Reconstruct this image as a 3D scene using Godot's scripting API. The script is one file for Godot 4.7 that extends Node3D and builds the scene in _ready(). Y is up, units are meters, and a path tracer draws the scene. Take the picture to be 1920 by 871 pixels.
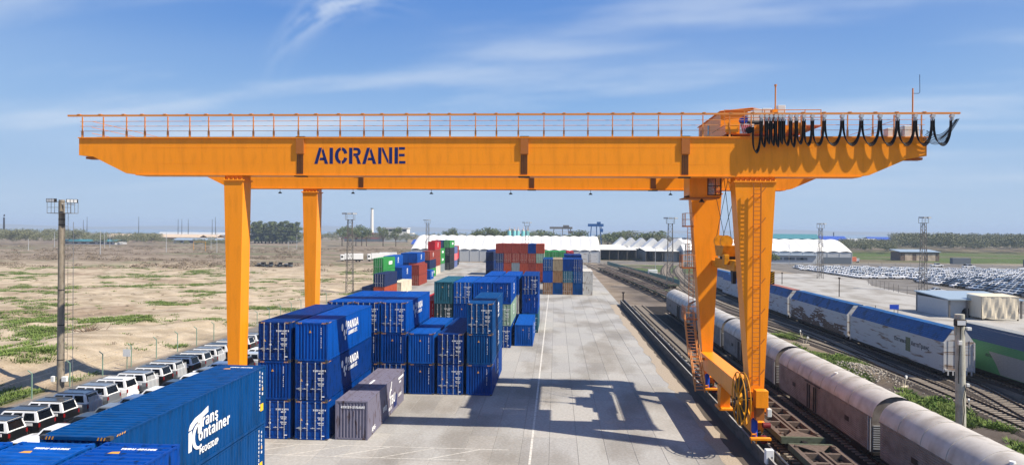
extends Node3D

# ---------------------------------------------------------------- geometry collector
class Geo:
	var v := PackedVector3Array()
	var n := PackedVector3Array()
	var col := PackedColorArray()
	var tint := Color.WHITE
	var coloured := false

	func tri(a: Vector3, b: Vector3, c: Vector3) -> void:   # counter-clockwise seen from outside
		var m := (b - a).cross(c - a).normalized()
		v.append(a); v.append(c); v.append(b)
		n.append(m); n.append(m); n.append(m)
		if coloured:
			col.append(tint); col.append(tint); col.append(tint)

	func quad(a: Vector3, b: Vector3, c: Vector3, d: Vector3) -> void:
		tri(a, b, c)
		tri(a, c, d)

	func smooth(a: Vector3, b: Vector3, c: Vector3, na: Vector3, nb: Vector3, nc: Vector3) -> void:
		v.append(a); v.append(c); v.append(b)
		n.append(na); n.append(nc); n.append(nb)
		if coloured:
			col.append(tint); col.append(tint); col.append(tint)

	func hexa(p: Array) -> void:   # 0..3 bottom ring, 4..7 top ring, counter-clockwise seen from above
		quad(p[3], p[2], p[1], p[0])
		quad(p[4], p[5], p[6], p[7])
		for i in 4:
			var j := (i + 1) % 4
			quad(p[i], p[j], p[j + 4], p[i + 4])

	func box(x0: float, y0: float, z0: float, x1: float, y1: float, z1: float) -> Geo:
		hexa([Vector3(x0, y0, z1), Vector3(x1, y0, z1), Vector3(x1, y0, z0), Vector3(x0, y0, z0),
			Vector3(x0, y1, z1), Vector3(x1, y1, z1), Vector3(x1, y1, z0), Vector3(x0, y1, z0)])
		return self

	func hexa2(x0: float, y0: float, z0: float, x1: float, y1: float, z1: float) -> Geo:   # block whose foot is narrower along z
		var t := (z1 - z0) * 0.18
		hexa([Vector3(x0, y0, z1 - t), Vector3(x1, y0, z1 - t), Vector3(x1, y0, z0 + t), Vector3(x0, y0, z0 + t),
			Vector3(x0, y1, z1), Vector3(x1, y1, z1), Vector3(x1, y1, z0), Vector3(x0, y1, z0)])
		return self

	func hexa3(x0: float, x1: float, zf: float, zb: float, hf: float, hb: float, t: float) -> Geo:   # sloping plate, front height hf, back height hb
		hexa([Vector3(x0, hf, zf), Vector3(x1, hf, zf), Vector3(x1, hb, zb), Vector3(x0, hb, zb), Vector3(x0, hf + t, zf), Vector3(x1, hf + t, zf), Vector3(x1, hb + t, zb), Vector3(x0, hb + t, zb)])
		return self

	func cbox(c: Vector3, s: Vector3) -> Geo:
		return box(c.x - s.x / 2, c.y - s.y / 2, c.z - s.z / 2, c.x + s.x / 2, c.y + s.y / 2, c.z + s.z / 2)

	# box with bevelled vertical and horizontal edges (26 faces)
	func bbox(x0: float, y0: float, z0: float, x1: float, y1: float, z1: float, b: float) -> Geo:
		var X := [x0, x0 + b, x1 - b, x1]
		var Y := [y0, y0 + b, y1 - b, y1]
		var Z := [z0, z0 + b, z1 - b, z1]
		quad(Vector3(X[3], Y[1], Z[2]), Vector3(X[3], Y[1], Z[1]), Vector3(X[3], Y[2], Z[1]), Vector3(X[3], Y[2], Z[2]))
		quad(Vector3(X[0], Y[1], Z[1]), Vector3(X[0], Y[1], Z[2]), Vector3(X[0], Y[2], Z[2]), Vector3(X[0], Y[2], Z[1]))
		quad(Vector3(X[1], Y[3], Z[2]), Vector3(X[2], Y[3], Z[2]), Vector3(X[2], Y[3], Z[1]), Vector3(X[1], Y[3], Z[1]))
		quad(Vector3(X[1], Y[0], Z[1]), Vector3(X[2], Y[0], Z[1]), Vector3(X[2], Y[0], Z[2]), Vector3(X[1], Y[0], Z[2]))
		quad(Vector3(X[1], Y[1], Z[3]), Vector3(X[2], Y[1], Z[3]), Vector3(X[2], Y[2], Z[3]), Vector3(X[1], Y[2], Z[3]))
		quad(Vector3(X[2], Y[1], Z[0]), Vector3(X[1], Y[1], Z[0]), Vector3(X[1], Y[2], Z[0]), Vector3(X[2], Y[2], Z[0]))
		for sx in [0, 1]:
			var xi: int = 3 if sx else 0
			var xj: int = 2 if sx else 1
			for sz in [0, 1]:
				var zi: int = 3 if sz else 0
				var zj: int = 2 if sz else 1
				face([Vector3(X[xi], Y[1], Z[zj]), Vector3(X[xj], Y[1], Z[zi]), Vector3(X[xj], Y[2], Z[zi]), Vector3(X[xi], Y[2], Z[zj])], Vector3(sx * 2 - 1, 0, sz * 2 - 1))
			for sy in [0, 1]:
				var yi: int = 3 if sy else 0
				var yj: int = 2 if sy else 1
				face([Vector3(X[xi], Y[yj], Z[1]), Vector3(X[xj], Y[yi], Z[1]), Vector3(X[xj], Y[yi], Z[2]), Vector3(X[xi], Y[yj], Z[2])], Vector3(sx * 2 - 1, sy * 2 - 1, 0))
				for sz in [0, 1]:
					var zi: int = 3 if sz else 0
					var zj: int = 2 if sz else 1
					face([Vector3(X[xi], Y[yj], Z[zj]), Vector3(X[xj], Y[yi], Z[zj]), Vector3(X[xj], Y[yj], Z[zi])], Vector3(sx * 2 - 1, sy * 2 - 1, sz * 2 - 1))
		for sy in [0, 1]:
			var yi: int = 3 if sy else 0
			var yj: int = 2 if sy else 1
			for sz in [0, 1]:
				var zi: int = 3 if sz else 0
				var zj: int = 2 if sz else 1
				face([Vector3(X[1], Y[yj], Z[zi]), Vector3(X[2], Y[yj], Z[zi]), Vector3(X[2], Y[yi], Z[zj]), Vector3(X[1], Y[yi], Z[zj])], Vector3(0, sy * 2 - 1, sz * 2 - 1))
		return self

	func face(p: Array, out: Vector3) -> void:   # flat polygon turned to face out
		var m: Vector3 = (p[1] - p[0]).cross(p[2] - p[0])
		var q: Array = p if m.dot(out) > 0 else p.duplicate()
		if m.dot(out) <= 0:
			q.reverse()
		for i in range(1, q.size() - 1):
			tri(q[0], q[i], q[i + 1])

	func beam(a: Vector3, b: Vector3, w: float, h: float, up := Vector3.UP) -> Geo:
		var d := (b - a).normalized()
		if absf(d.dot(up)) > 0.98:
			up = Vector3.RIGHT
		var s := d.cross(up).normalized() * w / 2
		var u := s.cross(d).normalized() * h / 2
		hexa([a - s - u, a + s - u, b + s - u, b - s - u, a - s + u, a + s + u, b + s + u, b - s + u])
		return self

	func cyl(a: Vector3, b: Vector3, r0: float, r1: float, k := 12, caps := true) -> Geo:
		var d := (b - a).normalized()
		var up := Vector3.UP if absf(d.y) < 0.9 else Vector3.RIGHT
		var s := d.cross(up).normalized()
		var u := s.cross(d)
		for i in k:
			var t0 := TAU * i / k
			var t1 := TAU * (i + 1) / k
			var n0 := s * cos(t0) - u * sin(t0)
			var n1 := s * cos(t1) - u * sin(t1)
			smooth(a + n0 * r0, a + n1 * r0, b + n1 * r1, n0, n1, n1)
			smooth(a + n0 * r0, b + n1 * r1, b + n0 * r1, n0, n1, n0)
			if caps:
				tri(a, a + n1 * r0, a + n0 * r0)
				tri(b, b + n0 * r1, b + n1 * r1)
		return self

	func tube(p: Array, r: float, k := 6) -> Geo:
		for i in p.size() - 1:
			cyl(p[i], p[i + 1], r, r, k, i == 0 or i == p.size() - 2)
		return self

	# polygon (x,y) extruded along z from z0 to z1
	func prism(p: PackedVector2Array, z0: float, z1: float) -> Geo:
		var q := p.duplicate()
		if Geometry2D.is_polygon_clockwise(q):
			q.reverse()
		var ix := Geometry2D.triangulate_polygon(q)
		for i in range(0, ix.size(), 3):
			var a := q[ix[i]]
			var b := q[ix[i + 1]]
			var c := q[ix[i + 2]]
			if (b - a).cross(c - a) < 0:
				var t := b
				b = c
				c = t
			tri(Vector3(a.x, a.y, z1), Vector3(b.x, b.y, z1), Vector3(c.x, c.y, z1))
			tri(Vector3(a.x, a.y, z0), Vector3(c.x, c.y, z0), Vector3(b.x, b.y, z0))
		for i in q.size():
			var a := q[i]
			var b := q[(i + 1) % q.size()]
			quad(Vector3(a.x, a.y, z0), Vector3(b.x, b.y, z0), Vector3(b.x, b.y, z1), Vector3(a.x, a.y, z1))
		return self

	func turned(t: Transform3D) -> Geo:
		for i in v.size():
			v[i] = t * v[i]
			n[i] = (t.basis * n[i]).normalized()
		return self

	func add(o: Geo, t := Transform3D()) -> Geo:
		for i in o.v.size():
			v.append(t * o.v[i])
			n.append((t.basis * o.n[i]).normalized())
			if coloured:
				col.append(tint)
		return self

	func mesh() -> ArrayMesh:
		var a := []
		a.resize(Mesh.ARRAY_MAX)
		a[Mesh.ARRAY_VERTEX] = v
		a[Mesh.ARRAY_NORMAL] = n
		if coloured:
			a[Mesh.ARRAY_COLOR] = col
		var m := ArrayMesh.new()
		m.add_surface_from_arrays(Mesh.PRIMITIVE_TRIANGLES, a)
		return m

# ---------------------------------------------------------------- nodes
var taken := {}
var rng := RandomNumberGenerator.new()
var M := {}
var T := {}
var shapes := {}
const ORD := ["first", "second", "third", "fourth", "fifth", "sixth", "seventh", "eighth", "ninth", "tenth", "eleventh", "twelfth", "thirteenth", "fourteenth", "fifteenth", "sixteenth", "seventeenth", "eighteenth"]

func numbered(called: String) -> String:
	var k: int = taken.get(called, 0)
	taken[called] = k + 1
	return called if k == 0 else "%s_%03d" % [called, k]

func thing(called: String, label: String, category: String, at := Vector3.ZERO, turn := 0.0, group := "") -> Node3D:
	var o := Node3D.new()
	o.name = numbered(called)
	add_child(o)
	o.position = at
	o.rotation.y = turn
	tag(o, label, category, group)
	return o

func tag(o: Node, label: String, category: String, group := "") -> void:
	o.set_meta("label", label)
	o.set_meta("category", category)
	if group:
		o.set_meta("group", group)

func part(parent: Node, called: String, m: Mesh, mat: Material, at := Vector3.ZERO, turn := 0.0) -> MeshInstance3D:
	var o := MeshInstance3D.new()
	o.name = called
	o.mesh = m
	o.material_override = mat
	o.position = at
	o.rotation.y = turn
	parent.add_child(o, true)
	return o

func gpart(parent: Node, called: String, g: Geo, mat: Material, at := Vector3.ZERO, turn := 0.0) -> MeshInstance3D:
	return part(parent, called, g.mesh(), mat, at, turn)

func struct(called: String, m: Mesh, mat: Material, at := Vector3.ZERO) -> MeshInstance3D:
	var o := MeshInstance3D.new()
	o.name = numbered(called)
	o.mesh = m
	o.material_override = mat
	o.position = at
	o.set_meta("kind", "structure")
	add_child(o)
	return o

func copies(parent: Node, called: String, m: Mesh, mat: Material, where: Array, colours := []) -> MultiMeshInstance3D:
	var mm := MultiMesh.new()
	mm.transform_format = MultiMesh.TRANSFORM_3D
	mm.use_colors = colours.size() > 0
	mm.mesh = m
	mm.instance_count = where.size()
	for i in where.size():
		mm.set_instance_transform(i, where[i])
		if colours.size():
			mm.set_instance_color(i, colours[i])
	var o := MultiMeshInstance3D.new()
	o.name = called if parent != self else numbered(called)
	o.multimesh = mm
	o.material_override = mat
	o.set_meta("kind", "stuff")
	parent.add_child(o, true)
	return o

func words(t: String, size: float, depth := 0.012) -> TextMesh:
	var key := "w" + t + str(size)
	if not shapes.has(key):
		var f := SystemFont.new()
		f.font_names = PackedStringArray(["Droid Sans"])
		f.font_weight = 700
		var w := TextMesh.new()
		w.text = t
		w.font = f
		w.font_size = 48
		w.pixel_size = size / 48.0
		w.depth = depth
		w.curve_step = 3.0
		shapes[key] = w
	return shapes[key]

# ---------------------------------------------------------------- materials
func noise_tex(called: String, freq: float, dark: Color, light: Color, oct := 5, size := 512, kind := FastNoiseLite.TYPE_SIMPLEX_SMOOTH, lo := 0.0, hi := 1.0, warp := 0.0) -> void:
	var f := FastNoiseLite.new()
	f.seed = called.hash() % 1000
	f.noise_type = kind
	f.frequency = freq
	f.fractal_octaves = oct
	if warp > 0:
		f.domain_warp_enabled = true
		f.domain_warp_amplitude = warp
		f.domain_warp_frequency = freq
	var g := Gradient.new()
	g.offsets = PackedFloat32Array([lo, hi])
	g.colors = PackedColorArray([dark, light])
	var t := NoiseTexture2D.new()
	t.width = size
	t.height = size
	t.seamless = true
	t.noise = f
	t.color_ramp = g
	T[called] = t

func mat(called: String, c: Color, rough := 0.6, metal := 0.0, tex := "", scale := Vector3.ONE, bump := "", bump_cm := 0.0, detail := "", detail_scale := Vector3.ONE) -> StandardMaterial3D:
	var m := StandardMaterial3D.new()
	m.resource_name = called
	m.albedo_color = c
	m.roughness = rough
	m.metallic = metal
	m.metallic_specular = 0.35
	if tex:
		m.albedo_texture = T[tex]
		m.uv1_triplanar = true
		m.uv1_world_triplanar = true
		m.uv1_scale = scale
	if bump:
		m.heightmap_enabled = true
		m.heightmap_texture = T[bump]
		m.heightmap_scale = bump_cm
		m.uv1_triplanar = true
		m.uv1_world_triplanar = true
		m.uv1_scale = scale
	if detail:
		m.detail_enabled = true
		m.detail_albedo = T[detail]
		m.detail_blend_mode = BaseMaterial3D.BLEND_MODE_MUL
		m.detail_uv_layer = BaseMaterial3D.DETAIL_UV_2
		m.uv2_triplanar = true
		m.uv2_world_triplanar = true
		m.uv2_scale = detail_scale
	M[called] = m
	return m

func vmat(called: String, rough: float, tex := "", scale := Vector3.ONE) -> StandardMaterial3D:
	var m := mat(called, Color.WHITE, rough, 0.0, tex, scale)
	m.vertex_color_use_as_albedo = true
	return m

func c8(r: int, g: int, b: int) -> Color:
	return Color8(r, g, b)

func build_materials() -> void:
	noise_tex("speck", 0.03, Color(0.95, 0.95, 0.95), Color(1, 1, 1), 6)
	noise_tex("grime", 0.012, Color(0.84, 0.83, 0.81), Color(1, 1, 1), 6, 512, FastNoiseLite.TYPE_SIMPLEX_SMOOTH, 0.15, 0.55, 20.0)
	noise_tex("streak", 0.014, Color(0.955, 0.95, 0.94), Color(1, 1, 1), 5, 512, FastNoiseLite.TYPE_SIMPLEX_SMOOTH, 0.15, 0.5)
	noise_tex("concrete", 0.02, Color(0.87, 0.865, 0.855), Color(1, 1, 1), 7, 1024)
	noise_tex("stains", 0.006, Color(0.85, 0.835, 0.815), Color(1, 1, 1), 6, 1024, FastNoiseLite.TYPE_SIMPLEX_SMOOTH, 0.2, 0.62, 40.0)
	noise_tex("earth", 0.03, Color(0.76, 0.735, 0.7), Color(1, 1, 1), 7, 1024)
	noise_tex("earth2", 0.008, Color(0.87, 0.855, 0.83), Color(1, 1, 1), 6, 1024, FastNoiseLite.TYPE_SIMPLEX_SMOOTH, 0.25, 0.7, 30.0)
	noise_tex("pebbles", 0.06, Color(0.35, 0.35, 0.35), Color(1, 1, 1), 4, 512, FastNoiseLite.TYPE_CELLULAR)
	noise_tex("rust", 0.015, Color(0.6, 0.47, 0.38), Color(1, 1, 1), 6, 512, FastNoiseLite.TYPE_SIMPLEX_SMOOTH, 0.12, 0.36, 30.0)
	noise_tex("peel", 0.008, Color(0.42, 0.33, 0.26), Color(1, 1, 1), 6, 512, FastNoiseLite.TYPE_SIMPLEX_SMOOTH, 0.3, 0.34, 40.0)
	noise_tex("boards", 0.02, Color(0.8, 0.8, 0.8), Color(1, 1, 1), 5, 512)
	# crane
	mat("orange", c8(247, 150, 22), 0.4, 0.0, "speck", Vector3(0.5, 0.5, 0.5), "", 0.0, "streak", Vector3(0.22, 0.04, 0.22))
	mat("orange_dark", c8(166, 100, 44), 0.55, 0.0, "speck", Vector3(0.5, 0.5, 0.5))
	mat("railing", c8(206, 134, 70), 0.5)
	mat("spreader", c8(206, 140, 14), 0.5, 0.0, "grime", Vector3(0.3, 0.3, 0.3))
	mat("navy_paint", c8(16, 36, 96), 0.5)
	mat("rubber", c8(20, 20, 22), 0.6)
	mat("steel_dark", c8(46, 44, 44), 0.55, 0.3, "grime", Vector3(0.4, 0.4, 0.4))
	mat("steel", c8(150, 152, 155), 0.4, 0.7)
	mat("galv", c8(178, 182, 186), 0.42, 0.35)
	mat("white_paint", c8(226, 228, 228), 0.5, 0.0, "speck", Vector3(0.3, 0.3, 0.3))
	mat("cabinet", c8(205, 208, 206), 0.45)
	mat("motor_blue", c8(20, 62, 168), 0.4)
	mat("maroon", c8(110, 32, 36), 0.5)
	mat("red_paint", c8(190, 40, 32), 0.5)
	mat("hole", c8(14, 14, 15), 0.9)
	mat("rail_steel", c8(120, 110, 104), 0.32, 0.8)
	mat("rail_rust", c8(54, 42, 36), 0.7, 0.2)
	# ground
	mat("slab_a", c8(166, 166, 164), 0.9, 0.0, "concrete", Vector3(0.16, 0.16, 0.16), "concrete", 0.4, "stains", Vector3(0.022, 0.022, 0.011))
	mat("slab_b", c8(163, 163, 162), 0.9, 0.0, "concrete", Vector3(0.17, 0.17, 0.17), "concrete", 0.4, "stains", Vector3(0.022, 0.022, 0.011))
	mat("slab_c", c8(170, 169, 166), 0.9, 0.0, "concrete", Vector3(0.15, 0.15, 0.15), "concrete", 0.4, "stains", Vector3(0.022, 0.022, 0.011))
	mat("slab_d", c8(161, 161, 160), 0.9, 0.0, "concrete", Vector3(0.18, 0.18, 0.18), "concrete", 0.4, "stains", Vector3(0.022, 0.022, 0.011))
	mat("joint", c8(128, 120, 108), 0.95, 0.0, "earth", Vector3(0.2, 0.2, 0.2))
	mat("wall_concrete", c8(98, 94, 90), 0.9, 0.0, "concrete", Vector3(0.3, 0.3, 0.3), "concrete", 0.6, "grime", Vector3(0.1, 0.3, 0.1))  # shade on the yard side of the wall is darkened into this colour
	mat("line_paint", c8(196, 194, 188), 0.8, 0.0, "grime", Vector3(0.4, 0.4, 0.4))
	mat("asphalt", c8(120, 117, 113), 0.92, 0.0, "concrete", Vector3(0.1, 0.1, 0.1), "", 0.0, "stains", Vector3(0.02, 0.02, 0.02))
	mat("ballast", c8(104, 95, 88), 0.95, 0.0, "pebbles", Vector3(0.7, 0.7, 0.7), "pebbles", 4.0, "stains", Vector3(0.05, 0.05, 0.05))
	mat("sleeper", c8(138, 130, 120), 0.9, 0.0, "grime", Vector3(0.4, 0.4, 0.4))
	mat("stone", c8(172, 166, 156), 0.9, 0.0, "concrete", Vector3(0.5, 0.5, 0.5))
	vmat("terrain", 0.96, "earth", Vector3(0.12, 0.12, 0.12))
	M.terrain.detail_enabled = true
	M.terrain.detail_albedo = T["earth2"]
	M.terrain.detail_blend_mode = BaseMaterial3D.BLEND_MODE_MUL
	M.terrain.detail_uv_layer = BaseMaterial3D.DETAIL_UV_2
	M.terrain.uv2_triplanar = true
	M.terrain.uv2_world_triplanar = true
	M.terrain.uv2_scale = Vector3(0.02, 0.02, 0.02)
	vmat("leafy", 0.9)
	M.leafy.backlight_enabled = true
	M.leafy.backlight = Color(0.08, 0.1, 0.04)
	mat("bark", c8(92, 80, 70), 0.95)
	mat("twig", c8(120, 104, 88), 0.95)
	# containers
	var paints := {"blue": c8(0, 72, 160), "blue_deep": c8(0, 54, 126), "blue_trans": c8(0, 66, 126), "teal": c8(40, 92, 112), "teal_dark": c8(36, 58, 68), "slate": c8(112, 110, 128), "navy": c8(34, 48, 88),
		"green": c8(52, 140, 72), "brown": c8(140, 62, 50), "rust_red": c8(158, 72, 50), "red": c8(178, 34, 44), "cream": c8(214, 204, 186), "grey": c8(128, 140, 148), "black": c8(38, 42, 50), "tan": c8(150, 136, 112),
		"pink": c8(216, 120, 128), "pale": c8(196, 194, 188), "dark_red": c8(170, 40, 44), "sage": c8(132, 158, 140), "periwinkle": c8(96, 110, 160), "wood": c8(140, 108, 78), "blue_b": c8(2, 64, 148), "blue_c": c8(8, 80, 166), "blue_deep_b": c8(2, 48, 116), "blue_deep_c": c8(0, 60, 138)}
	for k in paints:
		var worn: bool = k in ["brown", "rust_red", "tan", "pale", "slate", "wood", "teal", "blue_b", "blue_deep_b"]
		mat("c_" + k, paints[k], 0.5, 0.0, "speck", Vector3(0.3, 0.3, 0.3), "", 0.0, "rust" if worn else "grime", Vector3(0.35, 0.08, 0.35) if worn else Vector3(0.2, 0.05, 0.2))
		M["c_" + k].metallic_specular = 0.25
	mat("decal", c8(232, 234, 236), 0.6)
	mat("yellow", c8(228, 186, 40), 0.6)
	mat("amber", c8(206, 150, 62), 0.6)
	mat("casting", c8(70, 72, 78), 0.6, 0.2)
	# wagons, vehicles, buildings
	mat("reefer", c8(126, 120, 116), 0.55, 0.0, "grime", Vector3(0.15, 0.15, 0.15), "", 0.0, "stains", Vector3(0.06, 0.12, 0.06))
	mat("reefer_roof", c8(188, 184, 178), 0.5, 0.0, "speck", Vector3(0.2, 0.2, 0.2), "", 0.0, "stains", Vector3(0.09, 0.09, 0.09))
	mat("wagon_white", c8(186, 188, 190), 0.6, 0.0, "speck", Vector3(0.3, 0.3, 0.3), "", 0.0, "rust", Vector3(0.03, 0.22, 0.03))
	mat("wagon_peel", c8(186, 188, 190), 0.7, 0.0, "peel", Vector3(0.12, 0.16, 0.12), "", 0.0, "grime", Vector3(0.1, 0.25, 0.1))
	mat("wagon_blue", c8(14, 78, 138), 0.5, 0.0, "rust", Vector3(0.07, 0.07, 0.07), "", 0.0, "grime", Vector3(0.2, 0.2, 0.2))
	mat("wagon_blue_worn", c8(22, 78, 132), 0.55, 0.0, "peel", Vector3(0.08, 0.1, 0.08))
	mat("wagon_green", c8(84, 150, 98), 0.55, 0.0, "boards", Vector3(0.2, 2.0, 0.2))
	mat("wagon_grey", c8(152, 154, 152), 0.55, 0.0, "boards", Vector3(0.2, 2.0, 0.2))
	mat("wagon_dark", c8(84, 90, 104), 0.55, 0.0, "speck", Vector3(0.2, 0.2, 0.2))
	mat("flat_wagon", c8(104, 92, 84), 0.75, 0.1, "grime", Vector3(0.4, 0.4, 0.4))
	mat("flat_side", c8(88, 96, 80), 0.75, 0.1, "grime", Vector3(0.4, 0.4, 0.4))
	mat("fabric", c8(222, 222, 219), 0.7, 0.0, "speck", Vector3(0.05, 0.05, 0.05))
	mat("sheet", c8(176, 180, 184), 0.6, 0.0, "speck", Vector3(0.1, 0.1, 0.1))
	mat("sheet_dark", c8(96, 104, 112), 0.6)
	mat("roof_metal", c8(150, 168, 184), 0.5, 0.2, "speck", Vector3(0.1, 0.1, 0.1))
	mat("tarp", c8(206, 196, 176), 0.85, 0.0, "speck", Vector3(0.3, 0.3, 0.3))
	mat("plaster", c8(196, 178, 158), 0.9, 0.0, "grime", Vector3(0.05, 0.05, 0.05))
	mat("brick_brown", c8(118, 102, 90), 0.9, 0.0, "grime", Vector3(0.1, 0.1, 0.1))
	mat("mill_red", c8(164, 72, 78), 0.7, 0.0, "speck", Vector3(0.05, 0.05, 0.05))
	mat("roof_blue", c8(40, 78, 168), 0.6, 0.0, "speck", Vector3(0.02, 0.02, 0.02))
	mat("cyan_tank", c8(136, 208, 210), 0.5)
	mat("crane_blue", c8(16, 84, 150), 0.5)
	mat("fence_green", c8(120, 150, 134), 0.7)
	mat("pole_concrete", c8(150, 142, 130), 0.92, 0.0, "concrete", Vector3(0.6, 0.25, 0.6), "concrete", 0.8, "grime", Vector3(0.5, 0.12, 0.5))
	mat("pole_light", c8(186, 186, 176), 0.9, 0.0, "concrete", Vector3(0.6, 0.3, 0.6), "concrete", 0.6, "grime", Vector3(0.4, 0.12, 0.4))
	mat("lattice", c8(112, 108, 104), 0.6, 0.2)
	mat("lamp_glass", c8(200, 205, 210), 0.2)
	mat("window", c8(16, 20, 26), 0.08)
	mat("film", Color(0.86, 0.88, 0.9, 0.42), 0.4)
	M.film.transparency = BaseMaterial3D.TRANSPARENCY_ALPHA
	mat("tail_lamp", c8(120, 16, 18), 0.25)
	mat("tyre", c8(22, 22, 23), 0.85)
	for k in {"white": 0, "silver": 1, "black": 2, "grey": 3, "steel_blue": 4}:
		var c: Color = {"white": c8(232, 234, 236), "silver": c8(176, 182, 190), "black": c8(24, 25, 28), "grey": c8(108, 114, 122), "steel_blue": c8(130, 150, 176)}[k]
		mat("car_" + k, c, 0.28, 0.0)
		M["car_" + k].clearcoat_enabled = true
		M["car_" + k].clearcoat = 0.7
		M["car_" + k].clearcoat_roughness = 0.08
	mat("hill", c8(112, 110, 90), 1.0)
	mat("plaster_white", c8(226, 224, 218), 0.8, 0.0, "speck", Vector3(0.05, 0.05, 0.05))
	mat("pale_cap", c8(206, 190, 176), 0.7)
	mat("teal_roof", c8(58, 118, 128), 0.6)
	mat("navy_roof", c8(48, 66, 104), 0.6)
	mat("rust_van", c8(206, 112, 78), 0.5)

# ---------------------------------------------------------------- sky
func make_sky() -> Sky:
	var w := 2048
	var h := 1024
	var streak := FastNoiseLite.new()
	streak.seed = 11
	streak.noise_type = FastNoiseLite.TYPE_SIMPLEX_SMOOTH
	streak.frequency = 1.0
	streak.fractal_octaves = 6
	streak.fractal_gain = 0.55
	var broad := FastNoiseLite.new()
	broad.seed = 5
	broad.noise_type = FastNoiseLite.TYPE_SIMPLEX_SMOOTH
	broad.frequency = 1.0
	broad.fractal_octaves = 3
	var im := Image.create(w, h, false, Image.FORMAT_RGBF)
	im.fill(Color(0.30, 0.28, 0.25))
	var zen := Color(0.045, 0.14, 0.46)
	var upper := Color(0.105, 0.275, 0.68)
	var mid := Color(0.27, 0.48, 0.80)
	var hor := Color(0.48, 0.62, 0.79)
	for y in h / 2 + 8:
		var el := maxf(0.0, PI * (0.5 - (y + 0.5) / h))
		var base := hor.lerp(mid, smoothstep(-0.02, 0.2, el)).lerp(upper, smoothstep(0.12, 0.34, el)).lerp(zen, smoothstep(0.3, 1.3, el))
		var ce := cos(el)
		var se := sin(el)
		for x in w:
			var az := wrapf(TAU * (x + 0.5) / w, -PI, PI)   # column 0 looks along -z
			# a flat layer of high cloud, seen from below
			var k := 1.0 / (se + 0.10)
			var px := sin(az) * ce * k
			var pz := -cos(az) * ce * k
			var s := streak.get_noise_3d(px * 0.42 + pz * 0.10, 0.0, pz * 1.5 - px * 0.32)
			var b := broad.get_noise_3d(px * 0.22 + 3.0, 4.0, pz * 0.4)
			var a := smoothstep(-0.16, 0.62, s * 0.85 + b * 0.5) * smoothstep(0.0, 0.16, el) * 0.5
			# one feathered plume high up, left of the middle of the view
			var da := rad_to_deg(az) + 18.6
			var de := rad_to_deg(el) - 17.2
			var along := da * 0.90 + de * 0.44
			var across := de * 0.90 - da * 0.44 + 0.06 * along * along
			var feather := streak.get_noise_3d(along * 0.22, 7.0, across * 1.1)
			a += 0.55 * exp(-(along / 4.2) ** 2 - (across / 1.05) ** 2) * smoothstep(-0.35, 0.35, feather)
			a += smoothstep(-0.4, 0.6, b) * 0.16 * smoothstep(0.0, 0.1, el)
			im.set_pixel(x, y, base.lerp(Color(0.74, 0.82, 0.93), clampf(a, 0.0, 0.75)))
	var p := PanoramaSkyMaterial.new()
	p.panorama = ImageTexture.create_from_image(im)
	var sky := Sky.new()
	sky.sky_material = p
	return sky

func _ready() -> void:
	rng.seed = 7
	# camera
	var cam := Camera3D.new()
	cam.name = "camera"
	cam.position = Vector3(0, 15.6, 0)
	cam.rotation_degrees = Vector3(-0.14, 3.65, 0.45)
	cam.fov = 37.24
	cam.near = 0.5
	cam.far = 20000.0
	cam.current = true
	add_child(cam)
	# sky, haze, exposure
	var e := Environment.new()
	e.background_mode = Environment.BG_SKY
	e.sky = make_sky()
	e.background_energy_multiplier = 0.64
	e.tonemap_mode = Environment.TONE_MAPPER_LINEAR
	e.tonemap_exposure = 1.58
	e.sdfgi_enabled = true
	e.ssao_enabled = true
	e.ssil_enabled = true
	e.fog_enabled = true
	e.fog_density = 0.0002
	e.fog_light_color = Color(0.72, 0.80, 0.90)
	var we := WorldEnvironment.new()
	we.name = "world"
	we.environment = e
	add_child(we)
	# sun: high on the right, a little behind the camera
	var sun := DirectionalLight3D.new()
	sun.name = "sun"
	sun.light_energy = 1.6
	sun.light_color = Color(1.0, 0.95, 0.87)
	sun.light_angular_distance = 0.5
	sun.shadow_enabled = true
	add_child(sun)
	sun.look_at_from_position(Vector3(82, 100, 29), Vector3.ZERO)
	build_materials()
	# large structure
	build_terrain()
	build_yard()
	build_tracks()
	build_crane()
	build_containers()
	build_wagons()
	build_warehouses()
	build_car_parks()
	build_poles()
	build_far()
	build_small()

# ---------------------------------------------------------------- ground
var gn1 := FastNoiseLite.new()
var gn2 := FastNoiseLite.new()
var gn3 := FastNoiseLite.new()

func hump(x: float, z: float, cx: float, cz: float, rx: float, rz: float) -> float:
	var d := ((x - cx) / rx) ** 2 + ((z - cz) / rz) ** 2
	return exp(-d)

func height(x: float, z: float) -> float:
	var h := -0.09
	if x < -48.6:
		var k := smoothstep(-48.6, -53.0, x)
		h += k * (gn1.get_noise_2d(x * 2.2, z * 2.2) * 0.5 + gn2.get_noise_2d(x * 3.0, z * 3.0) * 0.28)
		h += k * (1.9 * hump(x, z, -58, -70, 7, 10) + 1.4 * hump(x, z, -63, -88, 9, 12) + 0.9 * hump(x, z, -70, -112, 10, 9) + 0.8 * hump(x, z, -56, -104, 4, 9))
		h += k * 0.9 * hump(x, z, -120, -230, 30, 12)
	elif x > 205 or z < -420:
		h += (gn1.get_noise_2d(x, z) * 0.8 - 0.2) * smoothstep(205, 240, maxf(x, -z - 215))
	return h

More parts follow.
